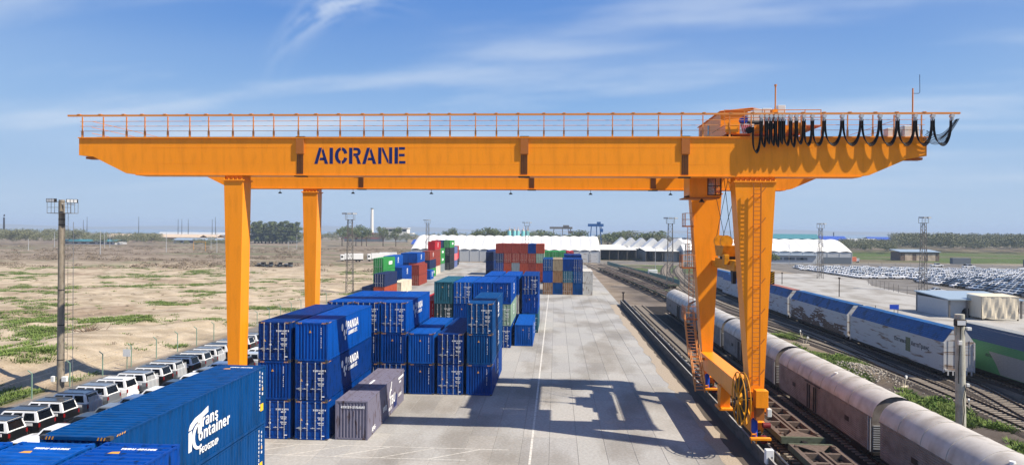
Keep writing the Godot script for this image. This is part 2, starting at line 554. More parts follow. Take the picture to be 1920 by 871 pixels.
func grassy(x: float, z: float) -> float:
	if x < -48.6 and z > -330:
		var n := gn1.get_noise_2d(x * 0.9 + 40, z * 1.5) * 0.7 + gn2.get_noise_2d(x, z * 1.6) * 0.7
		if x > -53.5 and z > -72:   # weeds along the foot of the fence
			n += 0.55 * smoothstep(-53.5, -50.0, x) * smoothstep(-72, -62, z)
		return smoothstep(0.17, 0.44, n + 0.26 * gn3.get_noise_2d(x * 2, z * 3))
	if x > 30 and x < 37.5 and z > -112:
		return smoothstep(0.06, 0.45, gn2.get_noise_2d(x * 2.5, z * 1.2) + 0.3 * gn3.get_noise_2d(x * 2, z))
	if x > 28 and x < 60 and z < -170 and z > -360:
		return smoothstep(-0.25, 0.15, gn1.get_noise_2d(x * 2, z))
	return 0.0

func ground_colour(x: float, z: float) -> Color:
	var sand := Color(0.55, 0.475, 0.365)
	var soil := Color(0.27, 0.195, 0.135)
	var grass := Color(0.10, 0.16, 0.045)
	var scrub := Color(0.245, 0.20, 0.155)
	var c := sand
	if x < -48.6:
		var b := smoothstep(0.12, 0.4, gn1.get_noise_2d(x * 0.8 - 90, z * 1.3 + 30) + 0.25 * gn2.get_noise_2d(x * 2, z * 2))
		c = sand.lerp(soil, b * 0.62)
		c *= 1.0 + 0.30 * gn2.get_noise_2d(x * 1.3, z * 3.2) + 0.22 * gn3.get_noise_2d(x * 1.1, z * 2.2) + 0.12 * gn1.get_noise_2d(x * 0.5 + 300, z)
		for q in [[0.55, -18.0, 9.0], [0.62, 2.0, 14.0], [-0.35, -150.0, 20.0]]:   # wheel ruts across the field
			var u: float = x - (q[0] * z + q[1] + q[2] * sin(z * 0.035))
			var rut := exp(-(absf(absf(u) - 0.95) / 0.38) ** 2)
			c = c.lerp(Color(0.62, 0.55, 0.44), rut * 0.45)
		c = c.lerp(scrub, smoothstep(-255, -330, z + 26 * gn2.get_noise_2d(x * 0.6, z)) * 0.85)
		c = c.lerp(grass, grassy(x, z) * 0.75)
		var g2 := smoothstep(0.1, 0.35, gn1.get_noise_2d(x * 0.25 + 7, z * 1.1)) * smoothstep(-300, -350, z)
		c = c.lerp(grass, g2 * 0.55)
		c = c.lerp(Color(0.46, 0.40, 0.32), smoothstep(0.30, 0.4, gn2.get_noise_2d(x * 0.12, z * 1.6 + 13)) * smoothstep(-250, -300, z) * 0.8)
	elif x < 15:
		c = Color(0.34, 0.29, 0.235)
		if z < -400:
			c = scrub.lerp(grass, smoothstep(-0.1, 0.3, gn1.get_noise_2d(x * 0.5, z)) * 0.6)
	elif x < 62 and z > -330:
		c = Color(0.20, 0.175, 0.15).lerp(Color(0.12, 0.105, 0.095), smoothstep(-0.2, 0.3, gn2.get_noise_2d(x * 2, z * 0.6)))
		c = c.lerp(Color(0.33, 0.28, 0.22), smoothstep(0.1, 0.35, gn1.get_noise_2d(x * 3 + 5, z * 1.2)) * 0.8)
		c = c.lerp(grass, grassy(x, z) * 0.9)
	else:
		c = Color(0.36, 0.32, 0.27)
		var far := smoothstep(-372, -392, z + 6 * gn2.get_noise_2d(x, z))
		var field := Color(0.095, 0.15, 0.03).lerp(Color(0.20, 0.165, 0.12), smoothstep(0.0, 0.3, gn1.get_noise_2d(x * 0.18, z * 0.7 + 50)))
		field = field.lerp(scrub, smoothstep(-560, -680, z) * 0.7)
		c = c.lerp(field, far)
	return c

func build_terrain() -> void:
	for a in [[gn1, 3, 0.02, 5], [gn2, 9, 0.06, 5], [gn3, 21, 0.25, 4]]:
		var f: FastNoiseLite = a[0]
		f.seed = a[1]
		f.frequency = a[2]
		f.fractal_octaves = a[3]
		f.noise_type = FastNoiseLite.TYPE_SIMPLEX_SMOOTH
	var xs := PackedFloat32Array()
	var zs := PackedFloat32Array()
	for s in [[-9000, -3000, 3000], [-3000, -900, 420], [-900, -420, 60], [-420, -190, 5], [-190, -47, 0.9], [-47, 28, 7.5], [28, 62, 0.9], [62, 250, 6], [250, 700, 18], [700, 3000, 460], [3000, 9001, 3000]]:
		var x: float = s[0]
		while x < s[1] - 0.01:
			xs.append(x)
			x += s[2]
	xs.append(9000)
	for s in [[300, -30, 66], [-30, -170, 0.9], [-170, -330, 1.8], [-330, -470, 5], [-470, -900, 14], [-900, -2500, 160], [-2500, -9000, 1300]]:
		var z: float = s[0]
		while z > s[1] + 0.01:
			zs.append(z)
			z -= s[2]
	zs.append(-9000)
	var nx := xs.size()
	var nz := zs.size()
	var v := PackedVector3Array()
	var n := PackedVector3Array()
	var col := PackedColorArray()
	v.resize(nx * nz)
	n.resize(nx * nz)
	col.resize(nx * nz)
	for j in nz:
		for i in nx:
			var k := j * nx + i
			v[k] = Vector3(xs[i], height(xs[i], zs[j]), zs[j])
			col[k] = ground_colour(xs[i], zs[j])
	for j in nz:
		for i in nx:
			var a := v[j * nx + maxi(i - 1, 0)]
			var b := v[j * nx + mini(i + 1, nx - 1)]
			var c := v[maxi(j - 1, 0) * nx + i]
			var d := v[mini(j + 1, nz - 1) * nx + i]
			n[j * nx + i] = (b - a).cross(d - c).normalized()
	var ix := PackedInt32Array()
	ix.resize((nx - 1) * (nz - 1) * 6)
	var q := 0
	for j in nz - 1:
		for i in nx - 1:
			var a := j * nx + i
			for t in [a, a + nx, a + 1, a + 1, a + nx, a + nx + 1]:
				ix[q] = t
				q += 1
	var ar := []
	ar.resize(Mesh.ARRAY_MAX)
	ar[Mesh.ARRAY_VERTEX] = v
	ar[Mesh.ARRAY_NORMAL] = n
	ar[Mesh.ARRAY_COLOR] = col
	ar[Mesh.ARRAY_INDEX] = ix
	var m := ArrayMesh.new()
	m.add_surface_from_arrays(Mesh.PRIMITIVE_TRIANGLES, ar)
	struct("ground", m, M.terrain)
	# a low far shore on the horizon
	var g := Geo.new()
	for i in 60:
		var a0 := deg_to_rad(-62 + i * 2.0)
		var a1 := deg_to_rad(-62 + (i + 1) * 2.0)
		var h0 := 52.0 + 16 * sin(i * 0.35) + 8 * sin(i * 1.3) - i * 0.55
		var h1 := 52.0 + 16 * sin((i + 1) * 0.35) + 8 * sin((i + 1) * 1.3) - (i + 1) * 0.55
		var p0 := Vector3(sin(a0), 0, -cos(a0))
		var p1 := Vector3(sin(a1), 0, -cos(a1))
		g.quad(p0 * 7600 + Vector3(0, -30, 0), p1 * 7600 + Vector3(0, -30, 0), p1 * 8300 + Vector3(0, h1, 0), p0 * 8300 + Vector3(0, h0, 0))
		g.quad(p0 * 8300 + Vector3(0, h0, 0), p1 * 8300 + Vector3(0, h1, 0), p1 * 8900 + Vector3(0, -30, 0), p0 * 8900 + Vector3(0, -30, 0))
	struct("hills", g.mesh(), M.hill)
	var sea := Geo.new().box(-9000, 0.1, -8600, 9000, 0.4, -1900)
	mat("sea", c8(60, 84, 96), 0.12)
	struct("water", sea.mesh(), M.sea)
	# grass tufts where the ground is green
	var blade := Geo.new()
	blade.coloured = true
	for i in 9:
		var a := i * 2.4
		var r := 0.05 + 0.028 * i
		var p := Vector3(cos(a) * r, 0, sin(a) * r)
		var s := Vector3(-sin(a), 0, cos(a)) * 0.035
		blade.tint = Color(0.10, 0.17, 0.04).lerp(Color(0.17, 0.22, 0.06), (i % 4) / 4.0)
		blade.tri(p - s, p + s, p * 1.6 + Vector3(0, 0.14 + 0.035 * (i % 4), 0))
	var bm := blade.mesh()
	var where := []
	var tries := 0
	while where.size() < 30000 and tries < 260000:
		tries += 1
		var zz := -48.0 - 210.0 * rng.randf() ** 1.7
		var xx := -48.9 - rng.randf() * (18 + absf(zz) * 0.62)
		if tries % 4 == 0:
			xx = rng.randf_range(30.2, 37.2)
			zz = rng.randf_range(-112, -48)
		if rng.randf() < grassy(xx, zz):
			var s := rng.randf_range(0.7, 1.7)
			where.append(Transform3D(Basis(Vector3.UP, rng.randf() * TAU).scaled(Vector3(s * 1.5, s, s * 1.5)), Vector3(xx, height(xx, zz) - 0.02, zz)))
	copies(self, "grass", bm, M.leafy, where)
	tag(get_child(get_child_count() - 1), "patches of short green grass on the bare sandy field", "grass")
	# clods and stones on the bare field
	var clod := Geo.new()
	for f in [[0, 1, 2], [0, 2, 3], [0, 3, 4], [0, 4, 1], [5, 2, 1], [5, 3, 2], [5, 4, 3], [5, 1, 4]]:
		var p := [Vector3(0.02, 0.55, 0), Vector3(0.6, 0.1, 0.1), Vector3(0.05, 0.15, -0.5), Vector3(-0.55, 0.05, 0.05), Vector3(-0.1, 0.1, 0.55), Vector3(0, -0.4, 0)]
		clod.tri(p[f[0]], p[f[1]], p[f[2]])
	shapes.clod = clod.mesh()
	where = []
	for i in 5200:
		var zz := -50.0 - 150.0 * rng.randf() ** 1.6
		var xx := -49.5 - rng.randf() * (16 + absf(zz) * 0.6)
		var s := 0.05 + 0.22 * rng.randf() ** 4
		where.append(Transform3D(Basis.from_euler(Vector3(rng.randf() * 0.8, rng.randf() * TAU, rng.randf() * 0.8)).scaled(Vector3(s, s * 0.8, s * 1.2)), Vector3(xx, height(xx, zz), zz)))
	mat("clod", c8(182, 164, 138), 0.95)
	copies(self, "clods", shapes.clod, M.clod, where)
	tag(get_child(get_child_count() - 1), "loose clods and small stones on the sandy field", "stones")

func sheet(x0: float, z0: float, x1: float, z1: float, y: float) -> Mesh:   # thin slab whose top is at y
	return Geo.new().box(x0, y - 0.05, z1, x1, y, z0).mesh()

func ribbon(pts: PackedVector2Array, y: float) -> Mesh:   # flat polygon in x,z
	var g := Geo.new()
	g.prism(pts, 0, 0.004)
	g.turned(Transform3D(Basis(Vector3(1, 0, 0), Vector3(0, 0, 1), Vector3(0, 1, 0)), Vector3(0, y - 0.004, 0)))
	# the mirror in that turn flips faces: rebuild winding
	for i in range(0, g.v.size(), 3):
		var t := g.v[i + 1]
		g.v[i + 1] = g.v[i + 2]
		g.v[i + 2] = t
	return g.mesh()

func build_yard() -> void:
	var base := struct("container_yard", sheet(-46.5, -4, 13.9, -336, -0.045), M.joint)
	var lot := struct("car_park_ground", sheet(-47.4, -20, -26.4, -134, -0.03), M.asphalt)
	var slab := Geo.new().bbox(-1.003, -0.06, -3.003, 1.003, 0, 3.003, 0.012).mesh()
	var tones := [M.slab_a, M.slab_b, M.slab_c, M.slab_d, M.slab_a, M.slab_c]
	var rest := {}
	var made := 0
	for i in range(-23, 7):
		var x := -0.36 + 2.02 * i + 1.01
		for j in 55:
			var z := -7.0 - 6.02 * j - (3.0 if i % 2 else 0.0) * 0.0
			if z < -333 or (x < -25.4 and z > -136):
				continue
			var near := (x > -14.6 and z < -40 and z > -114) or (x > -25 and z < -40 and z > -52) or (x > -3.0 and z < -112 and z > -166)
			var t := rng.randi() % tones.size()
			var at := Vector3(x, rng.randf_range(-0.004, 0.003), z)
			if near and made < 298:
				made += 1
				part(base, "paving_slab", slab, tones[t], at, rng.randf_range(-0.0012, 0.0012))
			else:
				if not rest.has(t):
					rest[t] = Geo.new()
				rest[t].box(at.x - 1.003, -0.04, at.z - 3.003, at.x + 1.003, at.y, at.z + 3.003)
	var am := ArrayMesh.new()
	for t in rest:
		var m: ArrayMesh = rest[t].mesh()
		am.add_surface_from_arrays(Mesh.PRIMITIVE_TRIANGLES, m.surface_get_arrays(0))
		am.surface_set_material(am.get_surface_count() - 1, tones[t])
	var o := part(base, "paving", am, null)
	o.set_meta("kind", "stuff")
	# painted lines
	var g := Geo.new()
	var z := -40.0
	while z > -230:
		g.box(-1.73, 0.003, z - 5.9, -1.57, 0.008, z)
		z -= 6.02
	gpart(base, "lane_line", g, M.line_paint)
	g = Geo.new().box(-22.3, 0.003, -48.98, -3.2, 0.008, -48.9)
	gpart(base, "bay_line", g, M.line_paint)
	g = Geo.new().box(-22.3, 0.003, -46.53, -6.0, 0.008, -46.45)
	gpart(base, "bay_line", g, M.line_paint)
	for x in [-18.6, -15.2, -11.9, -8.7, -5.4]:
		g = Geo.new().beam(Vector3(x - 3.2, 0.0055, -46.55), Vector3(x + 0.1, 0.0055, -48.86), 0.08, 0.006)
		gpart(base, "hatch_line", g, M.line_paint)
	# silt that has gathered along the foot of the crane wall
	var pts := PackedVector2Array()
	pts.append(Vector2(13.9, -24))
	for k in 74:
		var zz := -24.0 - k * 1.7
		pts.append(Vector2(11.6 + 0.5 * gn3.get_noise_2d(zz * 3, 4.0) + 0.55 * gn2.get_noise_2d(zz * 2, 1.0), zz))
	pts.append(Vector2(13.9, -149.0))
	mat("silt", c8(176, 165, 150), 0.95, 0.0, "earth", Vector3(0.2, 0.2, 0.2))
	part(base, "silt", ribbon(pts, 0.012), M.silt)
	pts = PackedVector2Array([Vector2(13.9, -30)])  # second, darker ragged strip close along the foot of the wall
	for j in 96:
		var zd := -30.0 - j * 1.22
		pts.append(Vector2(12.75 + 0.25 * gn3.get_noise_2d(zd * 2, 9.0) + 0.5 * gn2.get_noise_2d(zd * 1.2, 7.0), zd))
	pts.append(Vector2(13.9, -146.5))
	mat("dark_foot_strip", c8(92, 86, 80), 0.95, 0.0, "earth", Vector3(0.3, 0.3, 0.3))
	part(base, "dark_foot_strip", ribbon(pts, 0.018), M.dark_foot_strip)
	# crane runway: a low wall with a trough and the rail
	var wall := struct("crane_runway_wall", Geo.new().box(13.92, -0.05, -148.4, 14.92, 0.55, -24).mesh(), M.wall_concrete)
	var k := 0
	var zz := -24.0
	while zz > -148:
		var z1 := maxf(zz - 5.96, -148.4)
		gpart(wall, "wall_panel", Geo.new().bbox(13.9, -0.04, z1, 14.06, 1.0, zz, 0.02), M.wall_concrete)
		gpart(wall, "wall_panel", Geo.new().bbox(14.52, 0.5, z1, 14.78, 0.98, zz, 0.02), M.wall_concrete)
		zz -= 6.0
	gpart(wall, "painted_lit_edge", Geo.new().box(13.9, 1.003, -148.3, 14.02, 1.03, -24), M.slab_c)  # pale strip added to paint in the sunlit edge of the wall top
	gpart(wall, "crane_rail", Geo.new().box(14.6, 0.98, -148, 14.7, 1.1, -24), M.rail_steel)
	gpart(wall, "end_wall", Geo.new().box(13.9, -0.04, -148.9, 14.95, 1.0, -148.45), M.wall_concrete)
	gpart(wall, "buffer_stop", Geo.new().box(14.3, 1.0, -148.2, 14.55, 2.6, -147.95).box(14.15, 2.5, -148.3, 14.7, 2.75, -147.85), M.rail_rust)
	# white rubble beside the wall
	var where := []
	for i in 900:
		var z2 := rng.randf_range(-146, -26)
		var x2 := 14.95 + absf(rng.randfn(0, 0.38))
		var s := rng.randf_range(0.1, 0.28)
		where.append(Transform3D(Basis.from_euler(Vector3(rng.randf() * 3, rng.randf() * 6, rng.randf() * 3)).scaled(Vector3.ONE * s), Vector3(x2, maxf(0.05, 0.6 - (x2 - 14.95) * 0.6), z2)))
	copies(self, "rubble", shapes.clod, M.stone, where)
	tag(get_child(get_child_count() - 1), "white broken rubble heaped along the crane runway wall", "rubble")
	# left crane rail in the yard
	var lr := struct("crane_rail", Geo.new().box(-23.5, 0.0, -148, -23.4, 0.08, -24).mesh(), M.rail_steel)
	lr.name = "yard_crane_rail"
	# right-hand concrete pad and the big car park's asphalt
	var pad := PackedVector2Array([Vector2(56, -96), Vector2(92, -100), Vector2(91, -178), Vector2(95, -214), Vector2(104, -238), Vector2(103, -276), Vector2(70, -262), Vector2(50, -226), Vector2(49, -150)])
	struct("concrete_apron", ribbon(pad, -0.02), M.slab_c)
	struct("car_park_asphalt", sheet(93, -100, 262, -374, -0.035), M.asphalt)
	struct("warehouse_road", sheet(20, -336, 118, -374, -0.04), M.asphalt)

func spline(p: Array, step: float) -> PackedVector2Array:
	var c := Curve2D.new()
	for i in p.size():
		var a: Vector2 = p[maxi(i - 1, 0)]
		var b: Vector2 = p[mini(i + 1, p.size() - 1)]
		c.add_point(p[i], -(b - a) / 6, (b - a) / 6)
	var out := PackedVector2Array()
	var l := c.get_baked_length()
	var s := 0.0
	while s < l:
		out.append(c.sample_baked(s, true))
		s += step
	out.append(c.sample_baked(l, true))
	return out

func track(label: String, p: Array, singly: bool, dark := false) -> void:
	var line := spline(p, 2.0)
	var bed := Geo.new()
	var rails := [Geo.new(), Geo.new()]
	for i in line.size() - 1:
		var a := line[i]
		var b := line[i + 1]
		var pa := line[maxi(i - 1, 0)]
		var nb := line[mini(i + 2, line.size() - 1)]
		var da := (b - pa).normalized().orthogonal()
		var db := (nb - a).normalized().orthogonal()
		var q := func(c: Vector2, d: Vector2, s: float, y: float) -> Vector3: return Vector3(c.x + d.x * s, y, c.y + d.y * s)
		bed.quad(q.call(a, da, -1.75, 0.03), q.call(b, db, -1.75, 0.03), q.call(b, db, 1.75, 0.03), q.call(a, da, 1.75, 0.03))
		bed.quad(q.call(a, da, 1.75, 0.03), q.call(b, db, 1.75, 0.03), q.call(b, db, 2.3, -0.2), q.call(a, da, 2.3, -0.2))
		bed.quad(q.call(b, db, -1.75, 0.03), q.call(a, da, -1.75, 0.03), q.call(a, da, -2.3, -0.2), q.call(b, db, -2.3, -0.2))
		for s in 2:
			var m := (s * 2 - 1) * 0.76
			var g: Geo = rails[s]
			g.hexa([q.call(a, da, m + 0.04, 0.08), q.call(a, da, m - 0.04, 0.08), q.call(b, db, m - 0.04, 0.08), q.call(b, db, m + 0.04, 0.08),
				q.call(a, da, m + 0.04, 0.25), q.call(a, da, m - 0.04, 0.25), q.call(b, db, m - 0.04, 0.25), q.call(b, db, m + 0.04, 0.25)])
	# keep bed faces upward whichever way the line runs
	for i in range(0, bed.v.size(), 3):
		if bed.n[i].y < 0:
			var t := bed.v[i + 1]
			bed.v[i + 1] = bed.v[i + 2]
			bed.v[i + 2] = t
			for k in 3:
				bed.n[i + k] = -bed.n[i + k]
	var o := struct("railway_track", bed.mesh(), M.ballast_dark if dark else M.ballast)
	o.set_meta("label", label)
	for s in 2:
		gpart(o, "rail", rails[s], M.rail_rust)
	if not shapes.has("sleeper"):
		shapes.sleeper = Geo.new().bbox(-1.3, 0, -0.125, 1.3, 0.1, 0.125, 0.02).mesh()
	var ties := spline(p, 0.62)
	var rest := []
	for i in ties.size() - 1:
		var a := ties[i]
		var d := (ties[i + 1] - a).normalized()
		var at := Vector3(a.x, 0.005 + rng.randf() * 0.01, a.y)
		var turn := atan2(d.x, d.y) + rng.randf_range(-0.03, 0.03)
		if singly and a.y > -108 and a.y < -44:
			part(o, "sleeper", shapes.sleeper, M.sleeper, at, turn)
		else:
			rest.append(Transform3D(Basis(Vector3.UP, turn), at))
	if rest.size():
		copies(o, "sleepers", shapes.sleeper, M.sleeper, rest)

func build_tracks() -> void:
	mat("ballast_dark", c8(62, 57, 53), 0.95, 0.0, "pebbles", Vector3(0.7, 0.7, 0.7), "pebbles", 4.0, "stains", Vector3(0.05, 0.05, 0.05))
	struct("track_bed", sheet(15.6, -14, 25.2, -146, -0.02), M.ballast_dark)
	track("track with the empty flat wagons beside the crane wall", [Vector2(17.4, -18), Vector2(17.4, -80), Vector2(17.4, -146)], false, true)
	track("track under the grey refrigerator wagons", [Vector2(22.5, -14), Vector2(22.5, -110), Vector2(22.2, -134)], false, true)
	track("track under the far row of empty flat wagons", [Vector2(26.8, -120), Vector2(26.0, -165), Vector2(22.9, -211), Vector2(17.2, -294), Vector2(14.5, -332)], false)
	track("track under the second far row of flat wagons", [Vector2(32.6, -178), Vector2(32.0, -196), Vector2(30.3, -229), Vector2(25.8, -289), Vector2(22, -330)], false)
	track("open main track between the wagon rows", [Vector2(37.4, -36), Vector2(38.2, -57), Vector2(38.5, -72), Vector2(38.4, -86), Vector2(37.4, -100), Vector2(35.2, -116), Vector2(32.9, -132), Vector2(31.6, -150), Vector2(32.8, -180), Vector2(37, -225), Vector2(44, -280), Vector2(56, -345)], true)
	track("diverging track that joins the open main track", [Vector2(38.6, -84), Vector2(39.6, -98), Vector2(39.7, -110), Vector2(38.6, -126), Vector2(37.0, -145), Vector2(36.8, -165), Vector2(38.5, -190), Vector2(42.5, -230), Vector2(50, -285), Vector2(62, -340)], true)
	track("track under the blue roofed white wagons", [Vector2(38.4, -48), Vector2(40.2, -60), Vector2(42.2, -70), Vector2(43.0, -80), Vector2(43.0, -120), Vector2(42.6, -150), Vector2(43.4, -180), Vector2(46, -215), Vector2(52, -260)], true)
	track("track under the green and grey wagon", [Vector2(47.8, -40), Vector2(47.8, -106)], false)
	track("track under the far blue wagon", [Vector2(54.0, -36), Vector2(54.0, -100)], false)

# ---------------------------------------------------------------- gantry crane
func girder_shape() -> PackedVector2Array:
	return PackedVector2Array([Vector2(-35.4, 22.2), Vector2(-35.4, 20.95), Vector2(-34.3, 20.85), Vector2(-31.75, 19.62), Vector2(-31.0, 19.55), Vector2(21.0, 19.55), Vector2(21.55, 19.62), Vector2(24.1, 20.75), Vector2(25.36, 20.95), Vector2(25.36, 22.2)])

func stencil() -> Array:   # the painted name, letter by letter, in sign units
	var a := [[[397, 517], [438, 517], [494, 310], [455, 310]], [[489, 346], [509, 318], [572, 516], [530, 516]], [[462, 470], [472, 437], [516, 437], [526, 470]]]
	var out := []
	out.append(a)
	out.append([[[590, 310], [632, 310], [632, 516], [590, 516]]])
	var c := []
	for s in [[97.0, 263.0], [18.0, 83.0], [277.0, 342.0]]:
		var outer := []
		var inner := []
		for i in 11:
			var t := deg_to_rad(lerpf(s[0], s[1], i / 10.0))
			outer.append([737 + 80 * cos(t), 411 - 106 * sin(t)])
			inner.append([737 + 38 * cos(t), 411 - 68 * sin(t)])
		inner.reverse()
		c.append(outer + inner)
	out.append(c)
	var r := [[[835, 310], [877, 310], [877, 516], [835, 516]]]
	var bo := [[890, 310]]
	var bi := []
	for i in 9:
		var t := deg_to_rad(lerpf(90, -90, i / 8.0))
		bo.append([930 + 52 * cos(t), 363 - 53 * sin(t)])
		bi.append([926 + 18 * cos(t), 363 - 20 * sin(t)])
	bi.reverse()
	r.append(bo + [[890, 416], [890, 383]] + bi + [[890, 343]])
	r.append([[908, 422], [948, 414], [986, 516], [943, 516], [926, 445]])
	out.append(r)
	var a2 := []
	for p in a:
		var q := []
		for k in p:
			q.append([k[0] + 604, k[1]])
		a2.append(q)
	out.append(a2)
	out.append([[[1200, 308], [1240, 308], [1240, 516], [1200, 516]], [[1336, 306], [1375, 306], [1375, 512], [1336, 512]], [[1247, 308], [1262, 308], [1329, 470], [1329, 512], [1312, 494], [1247, 345]]])
	out.append([[[1405, 305], [1447, 305], [1447, 512], [1405, 512]], [[1458, 303], [1533, 303], [1533, 335], [1458, 335]], [[1460, 387], [1530, 387], [1530, 420], [1460, 420]], [[1462, 478], [1540, 478], [1540, 511], [1462, 511]]])
	return out

func crane_leg(xl0: float, xr0: float, xl1: float, xr1: float, y0: float, zf: float, zb: float) -> Geo:
	var y1 := 19.1
	var g := Geo.new()
	g.hexa([Vector3(xl0, y0, zf), Vector3(xr0, y0, zf), Vector3(xr0, y0, zb), Vector3(xl0, y0, zb), Vector3(xl1, y1, zf), Vector3(xr1, y1, zf), Vector3(xr1, y1, zb), Vector3(xl1, y1, zb)])
	return g

func build_crane() -> void:
	var cr := thing("gantry_crane", "large orange double girder gantry crane spanning the container yard", "gantry crane")
	var poly := girder_shape()
	var names := stencil()
	for side in 2:
		var zf: float = [-49.0, -64.7][side]
		var zb := zf - 1.35
		var gd := gpart(cr, "girder", Geo.new().prism(poly, zb, zf), M.orange)
		gpart(gd, "top_flange", Geo.new().box(-35.42, 22.2, zb - 0.12, 25.38, 22.27, zf + 0.12), M.orange)
		gpart(gd, "bottom_flange", Geo.new().box(-31.0, 19.48, zb - 0.07, 21.0, 19.55, zf + 0.07), M.orange)
		for y in [20.32, 21.5]:
			gpart(gd, "weld_seam", Geo.new().box(-30, y, zf, 20.4, y + 0.018, zf + 0.006), M.orange)
		for x in [-26.3, -8.4, 0.9, 7.2]:
			gpart(gd, "weld_seam", Geo.new().box(x, 19.56, zf, x + 0.018, 22.19, zf + 0.006), M.orange)
		# bolted splices with a cable box above
		for x in [-18.6, -2.3, 9.0]:
			var sp := gpart(cr, "splice_plate", Geo.new().box(x - 0.24, 19.6, zf, x + 0.24, 21.02, zf + 0.02), M.orange_dark)
			var b := Geo.new()
			for i in 4:
				for j in 17:
					b.box(x - 0.2 + i * 0.12, 19.66 + j * 0.08, zf + 0.02, x - 0.2 + i * 0.12 + 0.05, 19.70 + j * 0.08, zf + 0.05)
			gpart(sp, "bolt_rows", b, M.steel_dark)
			var pl := gpart(cr, "splice_cover", Geo.new().box(x - 0.26, 21.06, zf, x + 0.3, 22.16, zf + 0.16), M.orange_dark)
			gpart(pl, "top_splice", Geo.new().box(x - 0.3, 22.27, zf - 0.4, x + 0.34, 22.33, zf + 0.1), M.steel_dark)
			gpart(pl, "bottom_splice", Geo.new().box(x - 0.4, 19.4, zf - 0.5, x + 0.4, 19.48, zf + 0.1), M.steel_dark)
		# deck railing
		var zr := zf + 0.05 if side == 0 else zb - 0.05
		var post := Geo.new().box(-0.035, 22.27, -0.035, 0.035, 23.76, 0.035).box(-0.06, 22.27, -0.05, 0.06, 22.7, 0.05).mesh()
		var k := 0
		var x := -35.1
		while x < 25.3:
			part(cr, "railing_post", post, M.railing, Vector3(x, 0, zr))
			if side == 0:
				gpart(cr, "rail_bracket", Geo.new().box(x - 0.1, 23.86, zr - 0.03, x + 0.1, 23.92, -48.5), M.railing)
			x += 1.62 + 0.22 * sin(k * 2.3)
			k += 1
		for y in [22.72, 23.08, 23.44]:
			gpart(cr, "handrail", Geo.new().cyl(Vector3(-35.3, y, zr), Vector3(25.2, y, zr), 0.018, 0.018, 5), M.railing)
		if side == 0:
			gpart(cr, "festoon_rail", Geo.new().box(-35.95, 23.74, -48.64, 27.3, 23.87, -48.52), M.railing)
		else:
			gpart(cr, "handrail", Geo.new().cyl(Vector3(-35.3, 23.76, zr), Vector3(25.2, 23.76, zr), 0.03, 0.03, 6), M.railing)
		gpart(cr, "trolley_rail", Geo.new().box(-34.5, 22.27, zf - 0.75, 24.5, 22.40, zf - 0.67), M.rail_steel)
	# painted name on the near girder
	for w in names:
		var g := Geo.new()
		for p in w:
			var q := PackedVector2Array()
			for k in p:
				q.append(Vector2(-17.55 + (k[0] - 397) * 0.00586, 21.54 - (k[1] - 305) * 0.0057))
			g.prism(q, -48.999, -48.992)
		gpart(cr, "painted_letter", g, M.navy_paint)
	# end ties
	for x in [[-35.3, -33.95], [23.95, 25.3]]:
		gpart(cr, "end_tie", Geo.new().box(x[0], 20.98, -64.69, x[1], 22.16, -50.36), M.orange)
		gpart(cr, "tie_bearing", Geo.new().box(x[0] + 0.3, 20.70, -49.9, x[1] - 0.1, 20.86, -49.2), M.orange_dark)
		for y in [22.75, 23.2, 23.65]:
			gpart(cr, "handrail", Geo.new().cyl(Vector3(x[0] + 0.05, y, -64.9), Vector3(x[0] + 0.05, y, -50.2), 0.02, 0.02, 5), M.railing)
	# legs
	for side in 2:
		var zf: float = [-49.0, -64.7][side]
		var zb := zf - 1.35
		for rl in 2:
			var g: Geo
			var x0: float
			var x1: float
			if rl == 0:
				x0 = -24.3; x1 = -22.87
				g = crane_leg(-23.8, -23.1, x0, x1, 1.6, zf, zb)
			else:
				x0 = 12.45; x1 = 15.25
				g = crane_leg(13.6, 14.55, x0, x1, 4.55, zf, zb)
			var leg := gpart(cr, "leg", g, M.orange)
			gpart(leg, "head_plate", Geo.new().box(x0 - 0.1, 19.1, zb - 0.08, x1 + 0.1, 19.2, zf + 0.1), M.orange)
			var n := 5 if rl == 0 else 9
			for i in n:
				var x := lerpf(x0 + 0.06, x1 - 0.06, i / float(n - 1))
				var q := PackedVector2Array([Vector2(0.1, 19.2), Vector2(-0.12, 19.48), Vector2(-0.12, 19.2)])
				var w := Geo.new().prism(q, -0.02, 0.02)
				w.turned(Transform3D(Basis(Vector3.UP, -PI / 2), Vector3(x, 0, zf - 0.02)))
				gpart(leg, "gusset", w, M.orange)
			gpart(leg, "head_block", Geo.new().box(x0 + 0.02, 19.2, zb + 0.02, x1 - 0.02, 19.48, zf - 0.12), M.orange)
	# ladder on the near right leg
	var ld := gpart(cr, "ladder", Geo.new().beam(Vector3(13.65, 5.0, -48.68), Vector3(13.65, 19.0, -48.68), 0.06, 0.06).beam(Vector3(14.15, 5.0, -48.68), Vector3(14.15, 19.0, -48.68), 0.07, 0.07), M.orange_dark)
	var rung := Geo.new().cyl(Vector3(-0.23, 0, 0), Vector3(0.23, 0, 0), 0.024, 0.024, 5).mesh()
	for i in 46:
		part(ld, "rung", rung, M.orange_dark, Vector3(13.9, 5.1 + i * 0.3, -48.68))
	for i in 7:
		var y := 5.6 + i * 2.1
		gpart(ld, "stand_off", Geo.new().beam(Vector3(13.65, y, -48.68), Vector3(13.65, y - 0.1, -49.02), 0.05, 0.05).beam(Vector3(14.15, y, -48.68), Vector3(14.15, y - 0.1, -49.02), 0.05, 0.05), M.orange)
		gpart(ld, "hook_bracket", Geo.new().beam(Vector3(14.22, y + 0.2, -48.7), Vector3(14.5, y + 0.55, -48.75), 0.05, 0.05), M.orange_dark)
	# sill beams, bogies
	gpart(cr, "sill_beam", Geo.new().bbox(13.45, 3.15, -66.7, 14.7, 4.55, -48.85, 0.03), M.orange)
